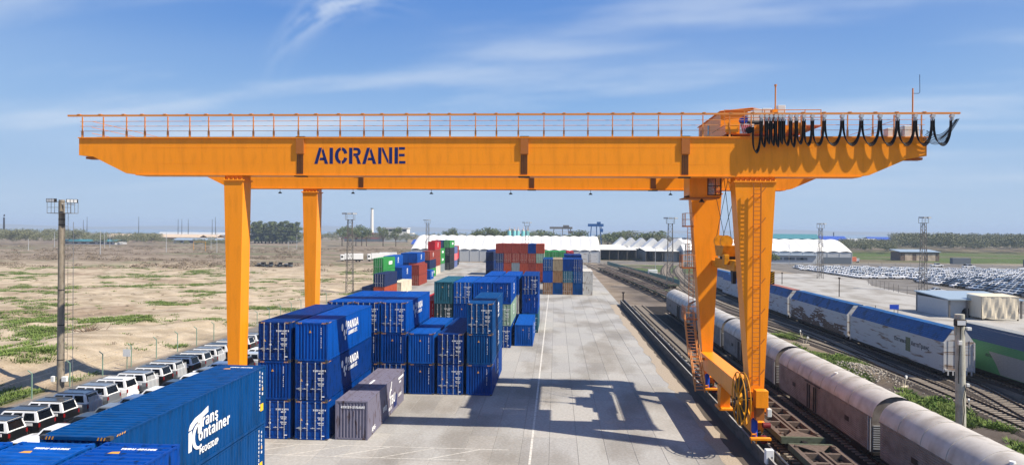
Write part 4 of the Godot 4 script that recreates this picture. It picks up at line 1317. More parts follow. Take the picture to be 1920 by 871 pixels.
func logo(o: Node3D, kind: String, hl: float, p: String) -> void:
	var x := CW / 2 + 0.006
	var q := PI / 2
	match kind:
		"panda":
			part(o, "lettering", words("PANDA", 0.92), M.decal, Vector3(x, 2.0, -0.3), q)
			part(o, "lettering", words("LAMBEG EIT.", 0.42), M.decal, Vector3(x, 1.38, -0.3), q)
			var g := Geo.new()
			for b in [[1.25, 2.05, 0.22, 0.3], [0.72, 1.55, 0.2, 0.26], [0.25, 2.2, 0.2, 0.28], [0.2, 1.6, 0.16, 0.24], [0.5, 1.12, 0.15, 0.18]]:
				var pts := PackedVector2Array()
				for i in 12:
					pts.append(Vector2(-b[0] + b[2] * cos(TAU * i / 12), b[1] + b[3] * sin(TAU * i / 12)))
				g.prism(pts, 0, 0.01)
			gpart(o, "emblem", g, M.decal, Vector3(x - 0.004, 0, 1.3), q)
		"trans":
			var g := Geo.new()
			for poly in [[[0, 0.86], [0.12, 1.08], [0.5, 1.26], [1.0, 1.34], [1.55, 1.5], [1.55, 1.25], [0.98, 1.12], [0.5, 1.02], [0.25, 0.86]], [[0.72, 1.06], [1.02, 1.14], [1.02, 0.62], [0.72, 0.56]], [[0, 0.78], [0.24, 0.82], [0.24, 0.0], [0, -0.02]]]:
				var pts := PackedVector2Array()
				for k in poly:
					pts.append(Vector2(k[0], k[1]))
				g.prism(pts, 0, 0.01)
			var ring := PackedVector2Array()
			for i in 15:
				var t := deg_to_rad(lerpf(75, 300, i / 14.0))
				ring.append(Vector2(0.78 + 0.52 * cos(t), 0.46 + 0.54 * sin(t)))
			for i in 15:
				var t := deg_to_rad(lerpf(300, 75, i / 14.0))
				ring.append(Vector2(0.82 + 0.34 * cos(t), 0.46 + 0.44 * sin(t)))
			g.prism(ring, 0, 0.01)
			gpart(o, "emblem", g, M.decal, Vector3(x - 0.004, 0.82, 1.25), q)
			part(o, "lettering", words("rans", 0.66), M.decal, Vector3(x, 1.79, -0.47), q)
			part(o, "lettering", words("ontainer", 0.66), M.decal, Vector3(x, 1.27, -0.87), q)
			part(o, "lettering", words("PEOGIOIP", 0.34), M.decal, Vector3(x, 0.6, -0.4), q)
			part(o, "side_number", words("T\nK\nR\nU\n4\n0\n1\n2\n6\n4", 0.17), M.decal, Vector3(x, 1.75, -hl + 0.72), q)
			part(o, "side_number", words("4\n5\nG\n1", 0.17), M.decal, Vector3(x, 2.25, -hl + 0.42), q)
			gpart(o, "yellow_plate", Geo.new().box(x - 0.004, 0.72, -hl + 0.3, x + 0.004, 1.08, -hl + 0.62), M.yellow)
			gpart(o, "capacity_mark", Geo.new().box(x - 0.004, 1.72, -hl + 0.34, x + 0.004, 1.88, -hl + 0.46), M.cream_mark)
			gpart(o, "capacity_mark", Geo.new().box(x - 0.004, 1.5, -hl + 0.34, x + 0.004, 1.62, -hl + 0.46), M.decal)
		"ring":
			var g := Geo.new()
			for s in [[20, 160], [200, 340]]:
				var ring := PackedVector2Array()
				for i in 11:
					var t := deg_to_rad(lerpf(s[0], s[1], i / 10.0))
					ring.append(Vector2(0.62 * cos(t), 1.85 + 0.55 * sin(t)))
				for i in 11:
					var t := deg_to_rad(lerpf(s[1], s[0], i / 10.0))
					ring.append(Vector2(0.36 * cos(t), 1.85 + 0.3 * sin(t)))
				g.prism(ring, 0, 0.01)
			g.box(-0.7, 1.78, 0, -0.2, 1.92, 0.01)
			g.box(0.2, 1.78, 0, 0.75, 1.92, 0.01)
			gpart(o, "emblem", g, M.decal, Vector3(x - 0.004, 0, -0.4), q)
			part(o, "lettering", words("LOGISTIC", 0.36), M.decal, Vector3(x, 1.02, -0.4), q)
		"bar":
			gpart(o, "emblem", Geo.new().box(x - 0.004, 1.15, -3.0, x + 0.006, 1.95, 0.6), M.decal)
		"tbu":
			part(o, "lettering", words("TBU", 1.05), M.decal, Vector3(x, 1.15, -1.75), q)
			part(o, "lettering", words("VVO", 0.62), M.decal, Vector3(x, 1.0, 0.9), q)
			part(o, "lettering", words("MBE IN", 0.34), M.decal, Vector3(x, 0.55, -0.8), q)
			part(o, "lettering", words("APG-", 0.5), M.decal, Vector3(x, 0.42, 4.3), q)
			part(o, "lettering", words("LAFSHE", 0.34), M.decal, Vector3(x, 0.95, -hl + 1.6), q)
			gpart(o, "white_panel", Geo.new().box(x - 0.004, 2.3, -hl + 0.25, x + 0.005, 2.5, -hl + 2.2).box(x - 0.004, 1.98, -hl + 1.2, x + 0.005, 2.14, -hl + 1.9), M.decal)
			gpart(o, "blue_patch", Geo.new().box(x - 0.004, 0.3, -3.3, x + 0.004, 1.3, -2.2), M.navy_paint)
			var g := Geo.new()
			g.prism(PackedVector2Array([Vector2(0, 0), Vector2(0.25, 0.15), Vector2(0.9, 1.25), Vector2(0.75, 1.3), Vector2(0.3, 0.6), Vector2(0.1, 0.55)]), 0, 0.01)
			g.prism(PackedVector2Array([Vector2(0.2, 0.5), Vector2(0.8, 0.55), Vector2(0.7, 0.7), Vector2(0.25, 0.65)]), 0.002, 0.011)
			gpart(o, "emblem", g, M.decal, Vector3(x - 0.004, 1.45, -0.6), q)
			part(o, "lettering", words("419131-31NAME", 0.24), M.decal, Vector3(0.1, 2.42, hl + 0.002))
			gpart(o, "roof_mark", Geo.new().box(-0.3, CH - 0.029, -1.2, -0.12, CH - 0.024, 0.3), M.decal)
		"roof":
			var t := part(o, "roof_number", words("TKRU 401266", 0.19), M.decal, Vector3(0.2, CH - 0.024, -hl + 0.55))
			t.rotation = Vector3(-PI / 2, 0, 0)
			var t2 := gpart(o, "roof_sign", Geo.new().prism(PackedVector2Array([Vector2(-0.17, 0), Vector2(0.2, 0), Vector2(0.12, 0.2), Vector2(-0.12, 0.16)]), 0, 0.006), M.amber, Vector3(-0.35, CH - 0.027, -hl + 1.0))
			t2.rotation = Vector3(-PI / 2, 0, 0)

func container(label: String, group: String, at: Vector3, paint: String, face: String, mark: String, detail: int, l: float) -> Node3D:
	var d := container_shapes(l)
	var hl := l / 2
	var hw := CW / 2
	var o := thing("shipping_container", label, "container", at, 0.0, group)
	var m: Material = M["c_" + paint]
	if paint in ["blue", "blue_deep"]:
		m = M["c_" + paint + ["", "_b", "_c"][rng.randi() % 3]]
	part(o, "frame", d.frame, m)
	part(o, "roof", d.roof, m)
	part(o, "side_wall", d.side, m)
	part(o, "side_wall", d.side, m, Vector3.ZERO, PI)
	if detail > 0:
		for x in [-1, 1]:
			for y in [0.06, CH - 0.06]:
				for z in [-1, 1]:
					part(o, "corner_casting", d.casting, M.casting if z > 0 and detail > 1 and paint != "slate" else m, Vector3(x * (hw - 0.081), y, z * (hl - 0.086)))
	for e in 2:
		var is_door := (face == "d") == (e == 0)
		var turn := PI * e
		if is_door:
			for s in 2:
				var leaf := part(o, "door", d.leaf, m, Vector3(-hw + 0.13 if s == 0 else 0.0, 0, 0).rotated(Vector3.UP, turn), turn)
				if e == 0 or detail > 1:
					for r in 2:
						part(leaf, "locking_rod", d.rod, M.galv if paint != "brown" else M.tan_rod, Vector3(0.3 + 0.48 * r, 0, 0))
			if e == 0 and detail > 0:
				part(o, "door_number", words("SEGU 4207 9", 0.17), M.decal, Vector3(0.62, 2.22, hl + 0.0))
				part(o, "door_number", words("45G1", 0.17), M.decal, Vector3(0.72, 2.03, hl + 0.0))
				part(o, "weight_table", words("30480 KG\n 3900 KG\n\n26580 KG\n 76.4 CU", 0.11), M.decal, Vector3(0.72, 1.4, hl + 0.0))
				part(o, "warning_sign", d.triangle, M.amber, Vector3(-0.75, 1.42, 0))
				part(o, "roundel", d.roundel, M.decal, Vector3(-0.32, 1.2, 0))
				part(o, "data_plate", d.plate, M.steel, Vector3(-0.84, 0.72, 0))
				part(o, "owner_plate", Geo.new().box(-0.1, 0, hl - 0.014, 0.1, 0.07, hl - 0.005).mesh(), M.decal, Vector3(0.9, 0.28, 0))
		else:
			part(o, "end_wall", d.wall, m, Vector3.ZERO, turn)
			if e == 0 and detail > 0 and paint != "slate":
				part(o, "warning_sign", d.triangle, M.amber, Vector3(-0.1, 2.12, 0.012))
				part(o, "end_number", words("S\nE\nG\nU\n\n4\n2\n0\n7\n1\n9", 0.12), M.decal, Vector3(0.72, 1.75, hl - 0.014))
	if detail > 1 and paint != "slate":
		part(o, "hazard_stripe", d.hazard, M.amber)
		part(o, "hazard_stripe", d.hazard_side, M.amber)
	if mark:
		for k in mark.split("+"):
			logo(o, k, hl, paint)
	return o

const TONE := {"blue": "blue", "blue_deep": "deep blue", "blue_trans": "blue", "teal": "dull teal", "teal_dark": "dark teal", "slate": "slate grey", "navy": "navy", "green": "green", "brown": "brown", "rust_red": "rust red", "red": "red", "cream": "cream", "grey": "grey", "black": "black", "tan": "tan", "pink": "pink", "pale": "off-white", "dark_red": "dark red", "sage": "sage green", "periwinkle": "pale blue", "wood": "wood brown"}

func stack(where: String, group: String, xl: float, zf: float, detail: int, levels: Array, l := CL) -> void:
	var n := levels.size()
	var level: Array = [["single"], ["lower", "upper"], ["bottom", "middle", "top"], ["bottom", "second from ground", "third from ground", "top"]][n - 1]
	for i in n:
		var s: PackedStringArray = levels[i].split(" ")
		var paint := s[0]
		var end := "doors facing" if s[1] == "d" else "blank end"
		var label := "%s container, %s, %s %s" % [TONE[paint], end, level[i], where]
		if level[i] == "single":
			label = "%s container alone on the ground, %s" % [TONE[paint], where]
		var o := container(label, group, Vector3(xl + CW / 2 + rng.randf_range(-0.02, 0.02), i * (CH + 0.012), zf - l / 2 + rng.randf_range(-0.03, 0.03)), paint, s[1], s[2] if s.size() > 2 else "", detail, l)
		o.rotation.y = rng.randf_range(-0.0015, 0.0015)

func build_containers() -> void:
	mat("cream_mark", c8(226, 190, 140), 0.6)
	mat("tan_rod", c8(176, 150, 136), 0.5)
	var g := "near containers in the left foreground"
	stack("in the logo stack left foreground", g, -17.03, -21.75, 2, ["blue_trans w", "blue_trans w trans", "blue_trans w trans+roof"])
	stack("in the foreground stack right of the frame corner", g, -14.36, -9.1, 2, ["blue d", "blue d", "blue d roof"])
	stack("in the second foreground stack at the bottom edge", g, -17.12, -8.9, 2, ["blue d", "blue d", "blue d roof"])
	stack("in the foreground stack cut by the left corner", g, -19.78, -8.8, 2, ["blue d", "blue d", "blue d roof"])
	g = "blue stacks beside the crane"
	stack("in the leftmost front stack", g, -22.05, -49.95, 2, ["blue_deep d", "blue_deep w", "blue_deep d"])
	stack("in the white lettered front stack", g, -19.22, -49.95, 2, ["blue_deep d panda", "blue_deep d panda", "blue w panda"])
	container("slate grey container with white lettering alone beside the front stacks", g, Vector3(-15.05, 0, -50.25 - 6.096), "slate", "w", "tbu", 2, CL)
	g = "second row of blue stacks"
	stack("in the far left second row stack", g, -21.75, -64.6, 2, ["blue_deep w", "blue_deep w", "blue d"])
	stack("in the second stack of the second row", g, -19.18, -64.6, 2, ["blue_deep w", "blue_deep w", "blue d"])
	stack("in the third stack of the second row", g, -16.6, -64.7, 2, ["blue_deep d", "blue_deep w", "blue d panda"])
	stack("in the low fourth stack, second row", g, -13.9, -64.75, 2, ["blue_deep w", "blue w"])
	stack("in the low fifth stack, second row", g, -11.12, -64.8, 2, ["blue_deep d", "blue_deep d"])
	stack("in the tower at the lane, second row", g, -8.35, -64.85, 2, ["blue_deep w ring", "blue_trans w ring", "blue_trans d ring"])
	g = "third row of stacks"
	stack("in the leftmost third row stack", g, -16.2, -91.3, 1, ["rust_red d", "teal_dark d", "teal w"])
	stack("in the second stack of the third row", g, -13.6, -91.4, 1, ["blue_deep w", "blue_deep w", "blue d"])
	stack("in the third stack of the third row", g, -10.98, -91.5, 1, ["blue_deep w", "blue_deep w", "blue w"])
	stack("in the fourth stack of the third row", g, -8.36, -91.6, 1, ["blue_deep d ring", "sage d ring", "blue w ring"])
	stack("beside the third row at the lane", g, -5.46, -93.2, 1, ["blue w ring"])
	stack("behind the third row on its left", g, -19.0, -95.0, 1, ["red w", "red w"])
	g = "fourth row of stacks"
	stack("in the left fourth row stack", g, -10.9, -105.2, 1, ["blue_deep w", "blue_deep w", "blue w"])
	stack("in the middle fourth row stack", g, -8.02, -105.3, 1, ["blue_deep w", "pale w", "blue w"])
	stack("in the right fourth row stack", g, -5.1, -105.8, 1, ["teal d", "blue w", "blue_deep d"])
	g = "mixed block by the lane"
	var cols := [["wood d", "blue w", "blue_trans d"], ["blue_trans w", "wood w", "tan w"], ["wood d", "teal d", "blue_deep w"], ["blue_trans w", "blue_trans d", "blue_deep d"], ["pale w", "pale w"]]
	for i in 5:
		stack("in the %s column of the mixed block" % ORD[i], g, -3.15 + 2.46 * i, -170.0, 0, cols[i])
	for i in 2:
		stack("in the %s stack hidden behind the mixed block" % ["left", "right"][i], g, 2.5 + 2.55 * i, -201.0, 0, ["blue_deep w", "blue_deep w", "blue_deep w"])
	for i in 3:
		stack("in the %s stack behind the mixed block" % ORD[i], g, -4.1 + 2.5 * i, -232.0, 0, ["green d", "green d", "green d"])
	stack("in the stack at the warehouse behind mixed block", g, 3.6, -233.0, 0, ["dark_red d", "dark_red d", "dark_red d"])
	g = "brown block before the white warehouse"
	cols = [["brown w", "blue_deep d", "navy d", "brown w"], ["rust_red w", "rust_red w", "brown d", "brown w"], ["brown w", "grey w", "brown d", "brown w"], ["rust_red w", "rust_red w", "brown d", "brown w"], ["brown w", "brown w", "brown d", "blue_deep w"], ["rust_red w", "rust_red w", "sage d", "rust_red w"]]
	for i in 6:
		stack("in the %s column of the brown block" % ORD[i], g, -18.35 + 2.47 * i, -210.0, 0, cols[i])
	stack("in the dark stack left of the brown block", g, -22.6, -222.0, 0, ["navy w", "blue_deep w", "navy w"])
	stack("behind the dark stack left of the brown block", g, -24.2, -240.0, 0, ["blue_deep w", "blue_deep w", "blue_deep w"])
	g = "mixed row along the left side of the yard"
	var left := [
		["nearest in the left row", -40.3, -150.6, ["rust_red w", "navy d"]], ["left of the nearest left row stack", -43.0, -150.8, ["navy w"]],
		["in the green stack of the left row", -43.95, -163.8, ["green d", "green d", "green d bar"]], ["beside the green stack, left row", -39.7, -164.6, ["cream w"]],
		["in the front blue stack, left row", -42.45, -177.5, ["blue d ring", "blue w ring"]], ["in the tall blue stack, left row", -45.1, -178.2, ["blue_deep w", "blue_deep w", "blue w ring"]],
		["in the brown pair, left row", -40.75, -191.4, ["brown d", "brown w"]], ["in the outer wide blue stacks, left row", -46.05, -202.4, ["blue_deep w", "blue_deep w", "blue w"]], ["in the inner wide blue stacks, left row", -43.55, -202.4, ["blue_deep w", "brown w", "blue w ring"]],
		["before the green logo stack, left row", -41.9, -215.2, ["blue w ring"], 6.06], ["in the green logo stack, left row", -43.4, -222.0, ["green d bar", "navy w", "brown d ring"]],
		["in the cream footed stack, left row", -44.5, -237.6, ["cream w", "brown w", "brown w", "red w ring"]], ["in the grey footed stack, left row", -45.4, -253.0, ["grey w", "green w bar", "green w bar"]],
		["in the black stack, left row", -43.9, -268.0, ["black d", "black w", "black d", "green d bar"]], ["left of the black stack, left row", -46.4, -268.2, ["brown w", "black w", "black w", "blue_deep d"]], ["two left of the black stack, left row", -48.95, -268.4, ["brown w", "brown w", "brown w", "dark_red d"]],
		["behind the black stack, left row", -44.9, -284.0, ["periwinkle w", "pink w", "periwinkle w"]], ["last in the left row", -46.3, -298.5, ["black w", "red w", "brown w"]]]
	for a in left:
		stack(a[0], g, a[1], a[2], 0, a[3], a[4] if a.size() > 4 else CL)

# ---------------------------------------------------------------- railway wagons
func bogies(o: Node3D, half: float, dark: Material) -> void:
	if not shapes.has("bogie"):
		var b := Geo.new()
		for s in [-1, 1]:
			b.box(s * 1.0 - 0.1, 0.5, -1.25, s * 1.0 + 0.1, 0.8, 1.25)
			b.box(s * 1.0 - 0.14, 0.3, -0.3, s * 1.0 + 0.14, 0.9, 0.3)
		b.box(-0.9, 0.6, -0.2, 0.9, 0.95, 0.2)
		shapes.bogie = b.mesh()
		var w := Geo.new()
		w.cyl(Vector3(-0.83, 0.7, 0), Vector3(-0.69, 0.7, 0), 0.47, 0.47, 18)
		w.cyl(Vector3(0.69, 0.7, 0), Vector3(0.83, 0.7, 0), 0.47, 0.47, 18)
		w.cyl(Vector3(-0.69, 0.7, 0), Vector3(0.69, 0.7, 0), 0.08, 0.08, 8)
		shapes.wheelset = w.mesh()
	for s in [-1, 1]:
		var bg := part(o, "bogie", shapes.bogie, dark, Vector3(0, 0, s * half))
		for z in [-0.92, 0.92]:
			part(bg, "wheelset", shapes.wheelset, M.rail_rust, Vector3(0, 0, z))

func reefer(label: String, x: float, z0: float, z1: float, door_at: float) -> void:
	var l := absf(z1 - z0)
	var o := thing("refrigerator_wagon", label, "wagon", Vector3(x, 0.0, (z0 + z1) / 2), 0.0, "grey refrigerator wagons")
	var h := l / 2
	# corrugated lower sides, arched roof
	var sidew := Geo.new()
	var rows := 16
	for s in [-1, 1]:
		for i in rows:
			var y0 := 1.15 + i * (2.3 / rows)
			var y1 := y0 + 2.3 / rows
			var ym := y0 + (y1 - y0) * 0.7
			var a: float = 1.52 * s
			var b: float = 1.55 * s
			for q in [[y0, a, ym, b], [ym, b, y1, a]]:
				sidew.face([Vector3(q[1], q[0], -h + 0.1), Vector3(q[1], q[0], h - 0.1), Vector3(q[3], q[2], h - 0.1), Vector3(q[3], q[2], -h + 0.1)], Vector3(s, 0, 0))
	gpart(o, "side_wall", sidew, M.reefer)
	var prof := []
	for i in 15:
		var t := PI * i / 14.0
		prof.append(Vector2(cos(t) * 1.55, 3.45 + sin(t) * 1.42))
	var roof := Geo.new()
	for i in 14:
		var a: Vector2 = prof[i]
		var b: Vector2 = prof[i + 1]
		var na := Vector3(a.x / 2.40, (a.y - 3.45) / 2.02, 0).normalized()
		var nb := Vector3(b.x / 2.40, (b.y - 3.45) / 2.02, 0).normalized()
		var p := [Vector3(a.x, a.y, h), Vector3(a.x, a.y, -h), Vector3(b.x, b.y, -h), Vector3(b.x, b.y, h)]
		roof.smooth(p[0], p[1], p[2], na, na, nb)
		roof.smooth(p[0], p[2], p[3], na, nb, nb)
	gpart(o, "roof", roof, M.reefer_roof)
	var k := -h + 2.4
	while k < h - 1.5:
		var rib := Geo.new()
		for i in 14:
			var a: Vector2 = prof[i]
			var b: Vector2 = prof[i + 1]
			rib.beam(Vector3(a.x, a.y + 0.005, k), Vector3(b.x, b.y + 0.005, k), 0.05, 0.02, Vector3(0, 0, 1))
		gpart(o, "roof_seam", rib, M.reefer_roof)
		k += 2.6
	gpart(o, "eaves_trim", Geo.new().box(-1.58, 3.42, -h, -1.54, 3.48, h).box(1.54, 3.42, -h, 1.58, 3.48, h), M.reefer)
	for s in [-1, 1]:
		var pts := PackedVector2Array([Vector2(-1.5, 1.15), Vector2(1.5, 1.15)])
		for q in prof:
			pts.append(Vector2(q.x * 0.97, q.y - 0.04))
		var e := gpart(o, "end_wall", Geo.new().prism(pts, s * (h - 0.16) - 0.03, s * (h - 0.16) + 0.03), M.reefer)
		for i in 11:
			gpart(e, "louvre", Geo.new().box(-1.42, 1.35 + i * 0.15, s * (h - 0.13), -0.2, 1.41 + i * 0.15, s * (h - 0.13) + s * 0.06), M.galv)
	gpart(o, "underframe", Geo.new().box(-1.45, 0.95, -h, 1.45, 1.15, h).box(-0.6, 0.55, -h * 0.35, 0.6, 0.95, h * 0.35), M.steel_dark)
	for s in [-1, 1]:
		var dr := gpart(o, "door", Geo.new().box(minf(s * 1.55, s * 1.6), 1.2, door_at - 0.65, maxf(s * 1.55, s * 1.6), 3.3, door_at + 0.65), M.reefer)
		for z in [-0.95, -0.5, 0.45, 0.85]:
			gpart(dr, "door_bar", Geo.new().box(s * 1.64 - 0.035, 1.25, door_at + z - 0.035, s * 1.64 + 0.035, 3.2, door_at + z + 0.035), M.steel_dark)
		gpart(dr, "door_track", Geo.new().box(s * 1.6 - 0.04, 3.32, door_at - 1.6, s * 1.6 + 0.04, 3.4, door_at + 1.6), M.steel_dark)
		for z in [h * 0.55, -h * 0.6]:
			gpart(o, "stencil_panel", Geo.new().box(minf(s * 1.56, s * 1.575), 2.2, z, maxf(s * 1.56, s * 1.575), 2.55, z + 0.7), M.steel_dark)
		gpart(o, "ladder", Geo.new().box(s * 1.6 - 0.03, 1.2, h - 0.5, s * 1.6 + 0.03, 3.45, h - 0.45).box(s * 1.6 - 0.03, 1.2, h - 0.15, s * 1.6 + 0.03, 3.45, h - 0.1), M.galv)
	gpart(o, "roof_vent", Geo.new().cyl(Vector3(-0.7, 4.6, 1.5), Vector3(-0.7, 4.82, 1.5), 0.1, 0.14, 12), M.white_paint)
	bogies(o, h - 3.0, M.steel_dark)

func flat_wagon(label: String, x: float, zc: float, l: float, turn: float) -> void:
	var o := thing("flat_wagon", label, "wagon", Vector3(x, 0, zc), turn, "empty container flat wagons")
	var h := l / 2
	for s in [-1, 1]:
		gpart(o, "side_sill", Geo.new().box(minf(s * 1.5, s * 1.18), 0.98, -h, maxf(s * 1.5, s * 1.18), 1.3, h), M.flat_wagon)
		gpart(o, "sill_face", Geo.new().box(minf(s * 1.5, s * 1.515), 0.9, -h, maxf(s * 1.5, s * 1.515), 1.27, h), M.flat_side)
		gpart(o, "end_sill", Geo.new().box(-1.5, 0.85, s * h - 0.12, 1.5, 1.305, s * h + 0.12), M.flat_side)
		gpart(o, "coupler", Geo.new().box(-0.15, 0.85, minf(s * h, s * (h + 0.65)), 0.15, 1.1, maxf(s * h, s * (h + 0.65))), M.steel_dark)
		gpart(o, "deck_plate", Geo.new().prism(PackedVector2Array([Vector2(-1.18, s * (h - 0.12)), Vector2(1.18, s * (h - 0.12)), Vector2(0.25, s * (h - 1.5)), Vector2(-0.25, s * (h - 1.5))]), -1.285, -1.25).turned(Transform3D(Basis(Vector3.RIGHT, PI / 2), Vector3.ZERO)), M.flat_wagon)
	gpart(o, "centre_sill", Geo.new().box(-0.27, 0.8, -h, -0.1, 1.29, h).box(0.1, 0.8, -h, 0.27, 1.29, h), M.flat_wagon)
	var n := 7
	for i in range(1, n):
		var z := -h + l * i / n
		for e in [[-1.18, -0.27], [0.27, 1.18]]:
			gpart(o, "cross_member", Geo.new().box(e[0], 0.95, z - 0.14, e[1], 1.28, z + 0.14), M.flat_wagon)
	for z in [-h + 0.7, -h + l * 0.5 - 0.2, h - 0.7]:
		for s in [-1, 1]:
			gpart(o, "container_lock", Geo.new().box(s * 1.2 - 0.12, 1.3, z - 0.12, s * 1.2 + 0.12, 1.42, z + 0.12), M.flat_wagon)
	bogies(o, h - 2.2, M.steel_dark)

func boarded_side(prof: Array, z0: float, z1: float, rows: int, s: int) -> Geo:   # planked sheeting between two profile points
	var g := Geo.new()
	var a: Vector2 = prof[0]
	var b: Vector2 = prof[1]
	for i in rows:
		var p := a.lerp(b, i / float(rows))
		var q := a.lerp(b, (i + 1) / float(rows))
		var d := (q - p).orthogonal().normalized() * 0.014
		if d.x * s < 0:
			d = -d
		var m := p.lerp(q, 0.88)
		g.face([Vector3(p.x + d.x, p.y + d.y, z0), Vector3(p.x + d.x, p.y + d.y, z1), Vector3(m.x + d.x, m.y + d.y, z1), Vector3(m.x + d.x, m.y + d.y, z0)], Vector3(s, 0.3, 0))
		g.face([Vector3(m.x + d.x, m.y + d.y, z0), Vector3(m.x + d.x, m.y + d.y, z1), Vector3(q.x, q.y, z1), Vector3(q.x, q.y, z0)], Vector3(s, 0.5, 0))
	return g

func car_carrier(label: String, x: float, zn: float, l: float, low: Material, up: Material, top: Material, kind: String) -> void:
	var o := thing("covered_wagon", label, "wagon", Vector3(x, 0, zn - l / 2), 0.0, "covered car carrier wagons")
	var h := l / 2
	var w := 1.62
	var e := 4.05
	var t := 5.45
	for s in [-1, 1]:
		gpart(o, "side_wall", boarded_side([Vector2(s * w, 1.0), Vector2(s * w, e)], -h + 0.3, h - 0.3, 18, s), low)
		gpart(o, "roof_slope", boarded_side([Vector2(s * w, e), Vector2(s * 0.62, t)], -h + 0.3, h - 0.3, 7, s), up)
		gpart(o, "eaves_angle", Geo.new().box(s * w - 0.04, e - 0.05, -h + 0.2, s * w + 0.04, e + 0.04, h - 0.2), low)
	gpart(o, "roof_top", Geo.new().box(-0.66, t, -h + 0.2, 0.66, t + 0.05, h - 0.2), top)
	var pts := PackedVector2Array([Vector2(-w + 0.02, 0.95), Vector2(w - 0.02, 0.95), Vector2(w - 0.02, e), Vector2(0.6, t), Vector2(-0.6, t), Vector2(-w + 0.02, e)])
	for s in [-1, 1]:
		var ew := gpart(o, "end_door", Geo.new().prism(pts, s * (h - 0.28) - 0.05, s * (h - 0.28) + 0.05), M.wagon_white)
		for xx in [-1.1, -0.4, 0.4, 1.1]:
			gpart(ew, "door_rib", Geo.new().box(xx - 0.03, 1.2, s * (h - 0.28) + (0.05 if s > 0 else -0.1), xx + 0.03, 4.3, s * (h - 0.28) + (0.1 if s > 0 else -0.05)), M.wagon_white)
		gpart(ew, "door_sill", Geo.new().box(-1.5, 1.05, s * (h - 0.1) - 0.1, 1.5, 1.25, s * (h - 0.1) + 0.1), M.wagon_white)
		for xx in [-1.2, -0.7, 0.7, 1.2]:
			gpart(ew, "sill_foot", Geo.new().box(xx - 0.07, 0.6, s * (h - 0.05) - 0.05, xx + 0.07, 1.05, s * (h - 0.05) + 0.05), M.wagon_white)
		for cx in [-w, w - 0.16]:
			gpart(o, "corner_post", Geo.new().box(cx, 0.9, s * (h - 0.22) - 0.1, cx + 0.16, e, s * (h - 0.22) + 0.1), M.wagon_white)
		gpart(o, "coupler", Geo.new().box(-0.15, 0.85, minf(s * h, s * (h + 0.5)), 0.15, 1.1, maxf(s * h, s * (h + 0.5))), M.steel_dark)
	gpart(o, "underframe", Geo.new().box(-1.5, 0.7, -h + 0.2, 1.5, 0.96, h - 0.2), M.steel_dark)
	if kind == "text":
		var q := part(o, "lettering", words("Оптима ", 0.75), M.sign_grey, Vector3(-w - 0.02, 2.95, h - 9.3), -PI / 2)
		part(o, "lettering", words("АвтоТранс", 0.75), M.sign_grey, Vector3(-w - 0.02, 2.95, h - 4.9), -PI / 2)
		gpart(o, "painted_patch", Geo.new().box(-w - 0.022, 1.9, h - 8.1, -w - 0.014, 3.5, h - 7.0), M.sign_olive)
	elif kind == "peel":
		var g := Geo.new()
		var r := RandomNumberGenerator.new()
		r.seed = 4
		for i in 420:
			var z := r.randf_range(-h + 0.6, h - 2.5)
			var reach := 1.0 + 1.9 * (0.5 + 0.5 * sin(z * 0.7 + 1.0)) * (0.55 + 0.45 * sin(z * 0.23 + 2.0))
			var row := int(r.randf() ** 1.3 * reach / 0.17)
			var y := 1.01 + row * 0.1694
			var w2 := r.randf_range(0.3, 1.9)
			g.box(z, y, 0.0004 * (i % 9), z + w2, y + 0.149, 0.004 + 0.0004 * (i % 9))
		gpart(o, "bare_steel_patch", g, M.sign_brown, Vector3(-w - 0.016, 0, 0), -PI / 2)
	elif kind == "green":
		part(o, "lettering", words("ЛЕГЕНДЫ КАЧЕСТВА", 0.42), M.sign_grey, Vector3(-w - 0.02, 2.75, h - 17.0), -PI / 2)
		var q := PackedVector2Array([Vector2(-h + 6.5, 3.2), Vector2(h - 0.4, 3.2), Vector2(h - 0.4, 1.05), Vector2(-h + 8.5, 1.05), Vector2(-h + 7.6, 2.2)])
		gpart(o, "painted_panel", Geo.new().prism(q, 0, 0.008), M.wagon_grey, Vector3(-w - 0.024, 0, 0), -PI / 2)
	bogies(o, h - 3.0, M.steel_dark)

